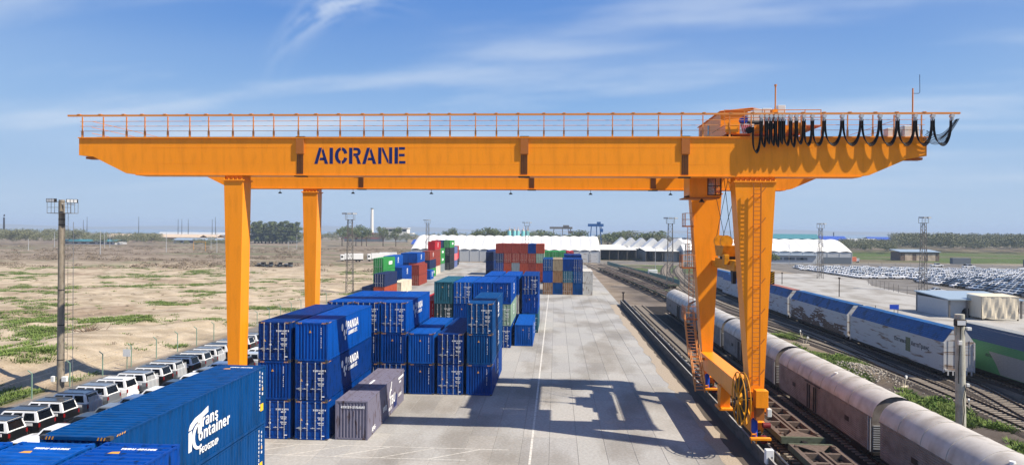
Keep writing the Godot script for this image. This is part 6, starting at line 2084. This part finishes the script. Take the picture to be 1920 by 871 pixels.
func lattice_mast(label: String, x: float, z: float, h: float, w: float) -> void:
	var o := thing("lighting_mast", label, "mast", Vector3(x, 0, z), rng.randf_range(-0.2, 0.2), "steel lattice lighting masts")
	var leg := Geo.new()
	var t := w * 0.62
	for s in [[-1, -1], [1, -1], [1, 1], [-1, 1]]:
		gpart(o, "mast_leg", Geo.new().beam(Vector3(s[0] * w / 2, -0.1, s[1] * w / 2), Vector3(s[0] * t / 2, h - 1.3, s[1] * t / 2), 0.12, 0.12), M.lattice)
	var n := int(h / 1.5)
	for i in n:
		var y0 := i * (h - 1.3) / n
		var y1 := (i + 1) * (h - 1.3) / n
		var a := lerpf(w, t, float(i) / n) / 2
		var b := lerpf(w, t, float(i + 1) / n) / 2
		var g := Geo.new()
		for f in 4:
			var r := Basis(Vector3.UP, f * PI / 2)
			var s := 1 if (i + f) % 2 else -1
			g.beam(r * Vector3(-a * s, y0, a), r * Vector3(b * s, y1, b), 0.06, 0.06)
			g.beam(r * Vector3(-b, y1, b), r * Vector3(b, y1, b), 0.05, 0.05)
		gpart(o, "bracing", g, M.lattice)
	gpart(o, "platform", Geo.new().box(-w * 0.6, h - 1.3, -w * 0.6, w * 0.6, h - 1.2, w * 0.6), M.lattice)
	var g2 := Geo.new()
	for s in [[-1, -1], [1, -1], [1, 1], [-1, 1]]:
		g2.box(s[0] * w * 0.58 - 0.04, h - 1.2, s[1] * w * 0.58 - 0.04, s[0] * w * 0.58 + 0.04, h, s[1] * w * 0.58 + 0.04)
	g2.box(-w * 0.6, h - 0.6, w * 0.56, w * 0.6, h - 0.55, w * 0.6).box(-w * 0.6, h - 0.05, w * 0.56, w * 0.6, h, w * 0.6)
	gpart(o, "guard_rail", g2, M.lattice)
	for x2 in [-w * 0.75, 0.0, w * 0.75]:
		flood_head(o, Vector3(x2, h + 0.2, w * 0.5), x2 * 0.3, 1.0)

func build_poles() -> void:
	# concrete lighting pole in the left field
	var o := thing("lighting_pole", "tall concrete pole with floodlights left of the crane", "pole", Vector3(-46.9, -0.1, -62.6))
	gpart(o, "shaft", Geo.new().cyl(Vector3(0, 0, 0), Vector3(0, 18.3, 0), 0.33, 0.25, 20), M.pole_concrete)
	for y in [3.1, 6.4, 9.7, 15.9, 16.4]:
		gpart(o, "steel_band", Geo.new().cyl(Vector3(0, y, 0), Vector3(0, y + 0.08, 0), 0.34 - y * 0.004, 0.34 - y * 0.004, 16), M.steel_dark)
	gpart(o, "basket_floor", Geo.new().box(-1.0, 17.0, -0.4, 1.35, 17.05, 0.6), M.lattice)
	for x in [-1.0, -0.6, 0.6, 1.0, 1.35]:
		for zz in [0.57, -0.4]:
			gpart(o, "basket_bar", Geo.new().box(x - 0.013, 17.0, zz, x + 0.013, 18.1, zz + 0.03), M.lattice)
	gpart(o, "basket_rail", Geo.new().box(-1.0, 18.06, 0.57, 1.35, 18.1, 0.6).box(-1.0, 17.55, 0.57, 1.35, 17.58, 0.6), M.lattice)
	flood_head(o, Vector3(-0.6, 18.2, 0.55), -0.15, 0.85)
	flood_head(o, Vector3(1.4, 18.15, 0.5), 0.5, 0.85)
	gpart(o, "lamp_arm", Geo.new().beam(Vector3(0.2, 17.9, 0.2), Vector3(1.6, 17.85, 0.4), 0.08, 0.08), M.white_paint)
	gpart(o, "ladder", Geo.new().box(0.42, 2.2, 0.1, 0.445, 17.0, 0.125).box(0.72, 2.2, 0.1, 0.745, 17.0, 0.125), M.lattice)
	var y := 2.5
	while y < 16:
		gpart(o, "rung", Geo.new().box(0.445, y, 0.1, 0.72, y + 0.025, 0.125), M.lattice)
		y += 0.7
	gpart(o, "cable_pipe", Geo.new().cyl(Vector3(1.25, 0, 0.1), Vector3(1.25, 16.2, 0.1), 0.025, 0.025, 5), M.steel)
	gpart(o, "switch_box", Geo.new().bbox(0.35, 1.1, 0.1, 0.85, 1.6, 0.4, 0.03), M.white_paint)
	gpart(o, "switch_box", Geo.new().bbox(-0.75, 1.05, 0.1, -0.4, 1.6, 0.35, 0.03), M.white_paint)
	# concrete pole at right
	o = thing("lighting_pole", "thick pale concrete pole standing among the tracks at right", "pole", Vector3(32.55, -0.1, -57.4))
	gpart(o, "shaft", Geo.new().cyl(Vector3(0, 0, 0), Vector3(-0.18, 9.3, 0), 0.37, 0.35, 24), M.pole_light)
	gpart(o, "lamp_housing", Geo.new().bbox(-0.78, 8.4, 0.2, 0.02, 8.95, 0.62, 0.04), M.steel_dark)
	gpart(o, "lamp_lens", Geo.new().box(-0.7, 8.5, 0.62, -0.06, 8.86, 0.64), M.lamp_glass)
	gpart(o, "support_post", Geo.new().cyl(Vector3(-0.52, 7.6, 0.05), Vector3(-0.52, 9.15, 0.05), 0.1, 0.1, 12), M.pole_light)
	gpart(o, "junction_box", Geo.new().bbox(-0.5, 6.9, 0.3, -0.22, 7.25, 0.5, 0.02), M.cabinet)
	gpart(o, "junction_box", Geo.new().bbox(0.12, 3.6, 0.34, 0.36, 3.85, 0.55, 0.02), M.cabinet)
	gpart(o, "junction_box", Geo.new().bbox(0.2, 8.05, 0.1, 0.55, 8.3, 0.4, 0.02), M.cabinet)
	gpart(o, "cable", Geo.new().tube([Vector3(-0.3, 8.4, 0.38), Vector3(-0.36, 7.0, 0.4), Vector3(-0.4, 5.0, 0.3), Vector3(-0.38, 3.8, 0.3)], 0.03, 5), M.rubber)
	gpart(o, "cable", Geo.new().tube([Vector3(0.15, 3.6, 0.4), Vector3(-0.05, 2.6, 0.42), Vector3(0.02, 1.6, 0.42), Vector3(-0.1, 0.3, 0.42)], 0.03, 5), M.rubber)
	lattice_mast("lattice lighting mast beside the left container row", -51.0, -168, 19.3, 1.7)
	lattice_mast("lattice lighting mast left of the far right crane leg", 31.6, -193, 19.2, 1.8)
	lattice_mast("lattice lighting mast at the left tip of the car lot", 90.8, -243, 18.6, 1.5)
	lattice_mast("lattice lighting mast in front of the car lot", 101.3, -197, 19.9, 1.5)
	lattice_mast("lattice lighting mast partly behind the crane stairs", 37.6, -200, 13.5, 1.5)
	lattice_mast("lattice lighting mast above the brown container block", -12.6, -300, 19.0, 2.0)
	lattice_mast("small lattice lighting mast behind the left container row", -62.0, -330, 20.2, 1.8)
	for a in [["thin black post at the edge of the concrete apron", 70.0, -175, 4.4], ["thin post on the apron left of the crane leg edge", 69.0, -215, 3.2]]:
		var q := thing("marker_post", a[0], "post", Vector3(a[1], 0, a[2]))
		gpart(q, "shaft", Geo.new().cyl(Vector3(0, 0, 0), Vector3(0, a[3], 0), 0.12, 0.1, 8), M.rail_rust)
		gpart(q, "cap", Geo.new().box(-0.2, a[3], -0.2, 0.2, a[3] + 0.35, 0.2), M.rail_rust)
	for a in [["white bent light pole by the yard end", 20.5, -330, 9.0], ["white light pole by the green fence", 36.0, -252, 9.5], ["light pole before the right warehouse", 109.0, -330, 11.5]]:
		var q := thing("light_pole", a[0], "pole", Vector3(a[1], 0, a[2]))
		gpart(q, "shaft", Geo.new().cyl(Vector3(0, 0, 0), Vector3(0, a[3], 0), 0.12, 0.07, 8), M.galv)
		gpart(q, "arm", Geo.new().box(-0.8, a[3], -0.05, 0.8, a[3] + 0.15, 0.05), M.galv)
	fence("wire_fence", "wire fence with bent top posts along the left car park", [Vector2(-47.6, -50), Vector2(-47.9, -80), Vector2(-47.6, -112), Vector2(-47.8, -146)], 4.4, 2.3, M.fence_green, false, true)
	fence("apron_fence", "thin post and wire fence along the apron by the car lot", [Vector2(95, -216), Vector2(90.4, -188), Vector2(91.5, -172), Vector2(92, -150)], 4.0, 2.2, M.lattice, false)
	fence("gate_fence", "dark pipe fence in front of the grey shed", [Vector2(57, -136), Vector2(69.5, -136)], 4.0, 2.0, M.rail_rust, false)
	fence("lot_fence", "thin wire fence behind the right car park", [Vector2(112, -338), Vector2(160, -336), Vector2(215, -318)], 6.0, 2.0, M.lattice, false)

# ---------------------------------------------------------------- trees
func crown(g: Geo, c: Vector3, r: Vector3, n: int, size: float, dark: Color, light: Color) -> void:
	for i in n:
		var d := Vector3(rng.randfn(), rng.randfn(), rng.randfn()).normalized() * rng.randf() ** 0.4
		var p := c + d * r
		var a := Vector3(rng.randfn(), rng.randfn(), rng.randfn()).normalized()
		var b := a.cross(Vector3(rng.randfn(), rng.randfn(), rng.randfn())).normalized()
		var s := size * rng.randf_range(0.5, 1.3)
		g.tint = dark.lerp(light, rng.randf())
		g.tri(p - a * s, p + b * s * 0.7, p + a * s)
		g.tri(p - a * s * 0.6, p - b * s * 0.8, p + a * s * 0.8)

func tree_shape(kind: String, v: int) -> Array:
	var key := "tree%s%d" % [kind, v]
	if shapes.has(key):
		return shapes[key]
	var g := Geo.new()
	g.coloured = true
	var t := Geo.new()
	var dark := Color(0.07, 0.095, 0.04)
	var light := Color(0.16, 0.195, 0.08)
	if kind == "poplar":
		t.cyl(Vector3.ZERO, Vector3(0, 18, 0), 0.35, 0.08, 7)
		for i in 9:
			var a := i * 2.4
			t.cyl(Vector3(0, 2.0 + i * 1.2, 0), Vector3(cos(a) * 1.6, 7.5 + i * 1.5, sin(a) * 1.6), 0.13, 0.03, 5)
		for i in 11:
			var y := 3.0 + i * 1.75
			var w := 1.9 * sin(PI * clampf((y + 3.0) / 27.0, 0.05, 0.97)) + 0.4
			crown(g, Vector3(rng.randfn() * 0.5, y + rng.randfn() * 0.4, rng.randfn() * 0.5), Vector3(w, 1.9, w), 130, 0.45, dark, light)
	elif kind == "round":
		t.cyl(Vector3.ZERO, Vector3(0, 5, 0), 0.35, 0.16, 7)
		for i in 8:
			var a := i * 2.4
			var e := Vector3(cos(a) * 2.8, 6.0 + (i % 3) * 1.4, sin(a) * 2.8)
			t.cyl(Vector3(0, 2.6 + 0.3 * i, 0), e, 0.14, 0.04, 5)
			crown(g, e + Vector3(0, 0.4, 0), Vector3(1.9, 1.6, 1.9), 85, 0.38, dark, light)
		crown(g, Vector3(0, 8.8, 0), Vector3(2.4, 1.7, 2.4), 120, 0.4, dark, light)
	else:   # bare spring scrub tree, thin brownish crown
		t.cyl(Vector3.ZERO, Vector3(0, 4.5, 0), 0.3, 0.12, 6)
		for i in 9:
			var a := i * 2.4 + v
			var e := Vector3(cos(a) * 2.6, 5.2 + (i % 4) * 1.2, sin(a) * 2.6)
			t.cyl(Vector3(0, 1.8 + 0.3 * i, 0), e, 0.12, 0.03, 5)
			crown(g, e, Vector3(1.7, 1.5, 1.7), 60, 0.3, Color(0.11, 0.115, 0.07), Color(0.22, 0.23, 0.13))
		crown(g, Vector3(0, 7.5, 0), Vector3(2.6, 1.8, 2.6), 80, 0.34, Color(0.12, 0.125, 0.075), Color(0.23, 0.24, 0.13))
	shapes[key] = [g.mesh(), t.mesh()]
	return shapes[key]

func tree(label: String, kind: String, x: float, z: float, s: float, group: String, wide := 1.0) -> void:
	var sh := tree_shape(kind, rng.randi() % 3)
	var o := thing("poplar_tree" if kind == "poplar" else "leafy_tree" if kind == "round" else "scrub_tree", label, "tree", Vector3(x, height(x, z) - 0.2, z), rng.randf() * TAU, group)
	o.scale = Vector3(s * wide, s, s * wide)
	part(o, "crown", sh[0], M.leafy)
	part(o, "trunk", sh[1], M.bark)

func px_x(px: float, z: float) -> float:
	return -z * tan(atan((px - 960.0) / 1293.0) - deg_to_rad(3.65))

func build_far() -> void:
	# poplars behind the left field
	var k := 0
	for px in [468, 475, 482, 488, 495, 502, 508, 515, 521, 528, 534, 541, 547, 554]:
		tree("poplar in the tall row left of the second crane leg, %s from the left" % ORD[k], "poplar", px_x(px, -720), -715 - (k % 3) * 8.0, rng.randf_range(0.98, 1.14), "poplar row beyond the field", 2.3)
		k += 1
	k = 0
	for a in [[641, -640, 0.85], [652, -655, 0.9], [667, -640, 0.8], [678, -650, 0.95], [687, -640, 0.8], [718, -640, 0.86], [742, -640, 0.86], [836, -700, 0.7], [846, -690, 0.85], [853, -690, 0.7], [892, -560, 0.74], [901, -562, 0.8], [915, -560, 0.84], [924, -565, 0.84], [934, -560, 0.82], [944, -560, 0.72], [951, -565, 0.8]]:
		tree("dark green tree on the skyline, %s from the left after the poplars" % (ORD[k] if k < 18 else "last"), "round", px_x(a[0], a[1]), a[1], a[2] * 2.05, "trees on the skyline", 0.8)
		k += 1
	k = 0
	for a in [[990, -700], [1008, -720], [1024, -690], [1072, -640], [1082, -620], [1140, -640], [1150, -600], [1160, -620], [1172, -640], [1184, -640], [1206, -560], [1214, -560], [1226, -570], [1236, -560]]:
		tree("grey green tree in the hazy belt behind the halls, %s from left" % ORD[k], "scrub" if k % 2 else "round", px_x(a[0], a[1]), a[1], rng.randf_range(1.3, 1.75), "hazy tree belt", 1.5)
		k += 1
	# woods that read as one mass
	var where := []
	for i in 420:
		var px := rng.randf_range(1570, 2000)
		var z := rng.randf_range(-760, -560)
		if px > 1680:
			z = rng.randf_range(-900, -600)
		var s := rng.randf_range(1.0, 1.75) * (1.0 if px > 1680 else 0.66)
		where.append(Transform3D(Basis(Vector3.UP, rng.randf() * TAU).scaled(Vector3(s * 1.3, s, s * 1.3)), Vector3(px_x(px, z), -0.3, z)))
	for i in 260:
		var px := rng.randf_range(-60, 470)
		var z := rng.randf_range(-900, -560)
		var s := rng.randf_range(0.6, 1.1) * (1.35 if px < 160 else 1.0 if px < 300 else 0.62)
		where.append(Transform3D(Basis(Vector3.UP, rng.randf() * TAU).scaled(Vector3(s * 1.4, s, s * 1.4)), Vector3(px_x(px, z), -0.3, z)))
	for i in 170:
		var px := rng.randf_range(560, 1250)
		var z := rng.randf_range(-1100, -760)
		var s := rng.randf_range(0.8, 1.3)
		where.append(Transform3D(Basis(Vector3.UP, rng.randf() * TAU).scaled(Vector3(s * 1.5, s, s * 1.5)), Vector3(px_x(px, z), -0.3, z)))
	copies(self, "woodland", tree_shape("scrub", 5)[0], M.leafy, where)
	tag(get_child(get_child_count() - 1), "hazy grey brown woodland along the horizon", "woodland")
	# dry brush on the far side of the left field
	var bg := Geo.new()
	bg.coloured = true
	crown(bg, Vector3(0, 0.4, 0), Vector3(1.2, 0.55, 1.2), 60, 0.16, Color(0.15, 0.12, 0.09), Color(0.27, 0.22, 0.16))
	where = []
	for i in 2600:
		var px := rng.randf_range(-30, 760)
		var z := rng.randf_range(-560, -250)
		if rng.randf() > smoothstep(-0.1, 0.3, gn1.get_noise_2d(px_x(px, z) * 0.5, z * 1.2)):
			continue
		var s := rng.randf_range(0.5, 1.5)
		where.append(Transform3D(Basis(Vector3.UP, rng.randf() * TAU).scaled(Vector3(s * 1.6, s, s * 1.6)), Vector3(px_x(px, z), height(px_x(px, z), z) - 0.05, z)))
	for i in 130:
		var zz := -58.0 - 130.0 * rng.randf()
		var xx := -52.0 - rng.randf() * (10 + absf(zz) * 0.5)
		var s := rng.randf_range(0.15, 0.5)
		where.append(Transform3D(Basis(Vector3.UP, rng.randf() * TAU).scaled(Vector3(s, s, s)), Vector3(xx, height(xx, zz) - 0.03, zz)))
	copies(self, "brushwood", bg.mesh(), M.leafy, where)
	tag(get_child(get_child_count() - 1), "dry brown brush across the far side of the field", "brush")
	# willow bush by the right warehouse
	tree("round willow bush at the mast before the right warehouse", "round", 96.5, -318, 0.72, "", 1.4)
	# chimney and mill
	var o := thing("factory_chimney", "tall white factory chimney behind the trees", "chimney", Vector3(px_x(697, -1000), 0, -1000))
	gpart(o, "stack", Geo.new().cyl(Vector3.ZERO, Vector3(0, 47, 0), 2.6, 1.9, 20), M.plaster_white)
	gpart(o, "rim", Geo.new().cyl(Vector3(0, 46, 0), Vector3(0, 47.4, 0), 2.15, 2.15, 20), M.sheet_dark)
	o = thing("mill_building", "long low pink red industrial building under the chimney", "building", Vector3(px_x(700, -900), 0, -900))
	gpart(o, "wall", Geo.new().box(-36, 0, -10, 36, 10.5, 10), M.mill_red)
	gpart(o, "roof", Geo.new().box(-37, 10.5, -11, 37, 11.4, 11), M.mill_red)
	gpart(o, "plinth", Geo.new().box(-36.3, 0, 10, 36.3, 3.6, 10.3), M.sheet_dark)
	o = thing("office_block", "white control building with a window band beside the chimney", "building", Vector3(px_x(746, -900), 0, -896))
	gpart(o, "wall", Geo.new().box(-17, 8.5, -8, 15, 17.5, 8), M.plaster_white)
	gpart(o, "lower_wall", Geo.new().box(-16, 0, -7, 12, 8.5, 7), M.sheet)
	gpart(o, "roof_canopy", Geo.new().box(-17.5, 17.5, -8.5, 16, 18.2, 9).box(15, 10.0, -6, 22, 11.8, 8), M.plaster_white)
	for i in 5:
		gpart(o, "window", Geo.new().box(-15.5 + i * 6, 13.6, 8.0, -10.5 + i * 6, 16.2, 8.15), M.window)
	# silos
	for i in 5:
		var s := thing("storage_silo", "pale cyan storage silo, %s from left above the white roof" % ORD[i], "silo", Vector3(px_x([955, 963, 971, 980, 989][i], -480), 0, -480 - (i % 2) * 6.0), 0.0, "cyan silos")
		gpart(s, "tank", Geo.new().cyl(Vector3(0, 6, 0), Vector3(0, 15.6, 0), 1.25, 1.25, 16).cyl(Vector3(0, 3.5, 0), Vector3(0, 6, 0), 0.3, 1.25, 16), M.cyan_tank)
		gpart(s, "cap", Geo.new().cyl(Vector3(0, 15.6, 0), Vector3(0, 16.6, 0), 1.25, 0.4, 16).cyl(Vector3(0.2, 16.6, 0), Vector3(0.2, 18.2, 0), 0.22, 0.22, 8), M.pale_cap)
		gpart(s, "leg_frame", Geo.new().box(-1.1, 0, -1.1, -0.9, 6, -0.9).box(0.9, 0, 0.9, 1.1, 6, 1.1).box(-1.1, 0, 0.9, -0.9, 6, 1.1).box(0.9, 0, -1.1, 1.1, 6, -0.9), M.lattice)
	# far cranes
	for a in [["blue gantry crane far behind the white halls", 1117, -620, 11.0, 23.0, M.crane_blue], ["low grey gantry crane on the skyline", 1052, -760, 22.0, 21.0, M.lattice]]:
		o = thing("distant_crane", a[0], "crane", Vector3(px_x(a[1], a[2]), 0, a[2]))
		var w: float = a[3] / 2
		var h: float = a[4]
		gpart(o, "girder", Geo.new().box(-w - 1.5, h - 3.0, -1, w + 1.5, h - 0.6, 1), a[5])
		for s in [-1, 0.2, 1]:
			gpart(o, "leg", Geo.new().beam(Vector3(s * w * 0.7, h - 3.0, 0), Vector3(s * w, 0, 0), 0.8, 0.8), a[5])
		gpart(o, "trolley", Geo.new().box(w * 0.2, h - 0.6, -1.3, w * 0.8, h + 1.2, 1.3), a[5])
		gpart(o, "cabin", Geo.new().box(w * 0.7, h - 8.0, -1, w * 1.2, h - 5.0, 1).box(w * 0.9, h - 5.0, -0.2, w, h - 3.0, 0.2), a[5])
	# roofs on the horizon
	var specs := [["blue roofed factory hall on the right skyline", 1516, -900, 44, 11.5, M.roof_blue], ["teal roofed hall left of the blue factory", 1474, -820, 34, 14.0, M.teal_roof], ["far blue roofed hall before the right woods", 1662, -1000, 26, 10.5, M.roof_blue], ["white tank roofs on the right skyline", 1590, -930, 34, 8.5, M.sheet],
		["bright blue roofed shed behind the left containers", 812, -520, 14, 8.0, M.roof_blue], ["cream low block behind the left field", 290, -760, 56, 8.0, M.plaster], ["second cream low block behind the left field", 345, -800, 44, 8.0, M.plaster], ["long pale hall roof behind the left crane leg", 400, -980, 80, 9.5, M.sheet], ["dark roofed shed left of the near crane leg", 392, -700, 34, 5.0, M.roof_metal], ["teal fence shed behind the field at left", 176, -620, 26, 4.2, M.teal_roof], ["white hall roof far right behind the mast", 1731, -1000, 22, 13.0, M.sheet]]
	for a in specs:
		o = thing("distant_building", a[0], "building", Vector3(px_x(a[1], a[2]), 0, a[2]))
		var w: float = a[3]
		var h: float = a[4]
		gpart(o, "wall", Geo.new().box(-w, 0, -9, w, h * 0.62, 9), M.sheet if a[5] != M.plaster else M.plaster)
		gpart(o, "roof", Geo.new().hexa3(-w - 1, w + 1, 10, 0, h * 0.62, h, 0.4).hexa3(-w - 1, w + 1, 0, -10, h, h * 0.62, 0.4), a[5])
		for i in 6:
			gpart(o, "window", Geo.new().box(-w * 0.9 + i * w * 0.32, h * 0.2, 9, -w * 0.9 + i * w * 0.32 + w * 0.2, h * 0.45, 9.1), M.window)
	o = thing("factory_stack", "dark factory stack on the right skyline", "chimney", Vector3(px_x(1564, -905), 0, -905))
	gpart(o, "stack", Geo.new().cyl(Vector3.ZERO, Vector3(0, 17.0, 0), 0.8, 0.7, 10), M.sheet_dark)
	# brown sheds in the right field
	o = thing("brown_shed", "brown shed with pale roof in the right field", "shed", Vector3(213, -0.3, -424))
	gpart(o, "wall", Geo.new().box(-11, 0, -6, 11, 5.2, 6), M.brick_brown)
	gpart(o, "roof", Geo.new().hexa3(-11.6, 11.6, 6.6, -6.6, 5.2, 6.4, 0.25), M.roof_metal)
	for x in [-8.5, -2.0, 4.5]:
		gpart(o, "gate", Geo.new().box(x, 0.1, 6.0, x + 4.2, 4.2, 6.1), M.plaster)
	o = thing("dark_trailer", "dark grey box trailer beyond the pickup trucks", "trailer", Vector3(202, -0.2, -358))
	gpart(o, "box_body", Geo.new().bbox(-4.4, 0.9, -1.3, 4.4, 4.0, 1.3, 0.05), M.sheet_dark)
	gpart(o, "wheel", Geo.new().cyl(Vector3(2.6, 0.5, -1.2), Vector3(2.6, 0.5, 1.2), 0.5, 0.5, 12), M.tyre)
	o = thing("blue_shelter", "dark blue container shelter right of the car lot's back fence", "shelter", Vector3(238, -0.2, -352))
	gpart(o, "wall", Geo.new().bbox(-9, 0, -1.3, 9, 3.4, 1.3, 0.05), M.navy_roof)
	gpart(o, "roof", Geo.new().box(-9.2, 3.4, -1.5, 9.2, 3.55, 1.5), M.navy_roof)
	# thin masts on the left skyline
	k = 0
	for a in [[155, 26], [162, 30], [259, 31], [333, 28], [340, 28], [352, 28], [397, 28], [403, 31]]:
		o = thing("radio_mast", "thin dark mast on the left skyline, %s from the left" % ORD[k], "mast", Vector3(px_x(a[0], -900), 0, -900), 0.0, "thin skyline masts")
		gpart(o, "shaft", Geo.new().cyl(Vector3.ZERO, Vector3(0, a[1], 0), 0.5, 0.18, 6), M.steel_dark)
		k += 1
	o = thing("water_tower", "dark tower at the left edge of the skyline", "tower", Vector3(px_x(6, -1000), 0, -1000))
	gpart(o, "shaft", Geo.new().cyl(Vector3.ZERO, Vector3(0, 30, 0), 1.6, 1.2, 10).cyl(Vector3(0, 31.5, 0), Vector3(0.6, 34.5, 0), 1.0, 0.8, 8), M.steel_dark)
	# white posts and pipe frames in the field
	k = 0
	for a in [[52, -440, 8], [101, -520, 12], [187, -380, 14], [195, -520, 12], [205, -520, 12], [311, -430, 13], [395, -520, 13], [406, -430, 15], [556, -520, 12]]:
		o = thing("utility_pole", "pale utility pole across the left field, %s from the left" % ORD[k], "pole", Vector3(px_x(a[0], a[1]), -0.3, a[1]), 0.0, "utility poles across the field")
		gpart(o, "shaft", Geo.new().cyl(Vector3.ZERO, Vector3(0, a[2], 0), 0.22, 0.14, 8), M.galv)
		k += 1
	for a in [["yellow pipe frame in the field left of the near leg", 362, 385, -470, M.amber], ["white pipe frame before the poplars", 540, 572, -520, M.galv]]:
		var x0 := px_x(a[1], a[3])
		var x1 := px_x(a[2], a[3])
		o = thing("pipe_frame", a[0], "frame", Vector3((x0 + x1) / 2, 0, a[3]))
		var w := (x1 - x0) / 2
		gpart(o, "post", Geo.new().box(-w, -0.3, -0.1, -w + 0.25, 6, 0.1), a[4])
		gpart(o, "post", Geo.new().box(w - 0.25, -0.3, -0.1, w, 6, 0.1), a[4])
		gpart(o, "crossbar", Geo.new().box(-w, 6.0, -0.1, w, 6.25, 0.1), a[4])

# ---------------------------------------------------------------- small things
func build_small() -> void:
	# pile of dark slabs in the field
	var n := 0
	for i in 12:
		var px := 483.0 + i * 5.6
		var o := thing("slab_pile", "dark stacked slabs in the field, %s pile from the left" % ORD[i], "slabs", Vector3(px_x(px, -276) , height(px_x(px, -276), -276) + 0.02, -276 + rng.randf_range(-1.5, 1.5)), rng.randf_range(-0.3, 0.3), "piles of dark slabs between the left crane legs")
		for j in 2 + (i * 7) % 3:
			gpart(o, "slab", Geo.new().bbox(-0.62, j * 0.5, -0.9, 0.62, j * 0.5 + 0.42, 0.9, 0.05), M.steel_dark if (i + j) % 3 else M.sheet_dark, Vector3(rng.randf_range(-0.1, 0.1), 0, 0), rng.randf_range(-0.1, 0.1))
	# heap of dead branches left of centre
	var o := thing("branch_heap", "heap of dead branches on the sandy field right of the pole", "branches", Vector3(-67.5, height(-67.5, -96) - 0.05, -96))
	for i in 46:
		var a := rng.randf() * TAU
		var p := Vector3(cos(a) * rng.randf() * 2.4, 0.05, sin(a) * rng.randf() * 1.2)
		var q := p + Vector3(rng.randfn() * 0.9, rng.randf_range(0.15, 1.3), rng.randfn() * 0.7)
		gpart(o, "branch", Geo.new().cyl(p, q, 0.06, 0.02, 5), M.twig)
	# gravel heap between the tracks
	var where := []
	for i in 420:
		var d := Vector2(rng.randfn() * 1.1, rng.randfn() * 3.6)
		var s := rng.randf_range(0.08, 0.3)
		var y := 0.75 * exp(-(d.x * d.x / 3.0 + d.y * d.y / 22.0))
		where.append(Transform3D(Basis.from_euler(Vector3(rng.randf() * 3, rng.randf() * 6, rng.randf() * 3)).scaled(Vector3.ONE * s), Vector3(34.6 + d.x, y, -79.5 + d.y)))
	copies(self, "stone_heap", shapes.clod, M.stone, where)
	tag(get_child(get_child_count() - 1), "heap of pale broken stones between the tracks", "stones")
	# white cabinet on the runway, white sign by the fence, switch levers
	o = thing("utility_cabinet", "small white cabinet on the crane runway near the bottom edge", "cabinet", Vector3(14.0, 0.55, -45.9))
	gpart(o, "body", Geo.new().bbox(-0.26, 0.0, -0.2, 0.26, 0.95, 0.2, 0.03), M.white_paint)
	gpart(o, "lock", Geo.new().box(0.1, 0.4, 0.2, 0.16, 0.52, 0.22), M.steel_dark)
	o = thing("notice_board", "blank white notice board on the left fence", "sign", Vector3(-47.4, -0.05, -73.5))
	gpart(o, "board", Geo.new().box(-0.42, 1.4, 0, 0.42, 2.2, 0.05), M.white_paint)
	gpart(o, "post", Geo.new().box(-0.04, 0, -0.06, 0.04, 2.4, -0.01), M.fence_green)
	o = thing("blue_notice", "blue notice plate on the dark pipe fence", "sign", Vector3(64.6, 0, -135.9))
	gpart(o, "plate", Geo.new().box(-0.85, 1.2, 0, 0.85, 2.1, 0.05), M.motor_blue)
	gpart(o, "post", Geo.new().box(-0.04, 0, -0.05, 0.04, 2.1, -0.01), M.rail_rust)
	var k := 0
	for p in [[34.9, -98.5], [35.5, -72.4], [36.2, -62.6], [36.4, -104.5]]:
		o = thing("switch_lever", "pale track switch lever, %s of those beside the open track" % ORD[k], "lever", Vector3(p[0], 0, p[1]), k * 0.6, "track switch levers")
		gpart(o, "base", Geo.new().box(-0.5, 0.0, -0.12, 0.5, 0.15, 0.12), M.tarp)
		gpart(o, "lever", Geo.new().beam(Vector3(0, 0.1, 0), Vector3(0.3, 1.1, 0), 0.07, 0.07).beam(Vector3(-0.2, 0.1, 0), Vector3(-0.35, 0.8, 0), 0.06, 0.06), M.tarp)
		gpart(o, "lever_weight", Geo.new().cyl(Vector3(0.3, 1.05, -0.06), Vector3(0.3, 1.05, 0.06), 0.16, 0.16, 10), M.white_paint)
		k += 1
	# leafy weeds between the tracks
	var bg := Geo.new()
	bg.coloured = true
	crown(bg, Vector3(0, 0.22, 0), Vector3(0.5, 0.3, 0.5), 70, 0.09, Color(0.05, 0.10, 0.02), Color(0.12, 0.19, 0.04))
	where = []
	for i in 240:
		var z := rng.randf_range(-104, -46)
		var x := rng.randf_range(30.8, 36.6)
		if grassy(x, z) > 0.45:
			var s := rng.randf_range(0.5, 1.6)
			where.append(Transform3D(Basis(Vector3.UP, rng.randf() * TAU).scaled(Vector3(s, s, s)), Vector3(x, -0.1, z)))
	copies(self, "weeds", bg.mesh(), M.leafy, where)
	tag(get_child(get_child_count() - 1), "bright green weeds between the railway tracks", "weeds")
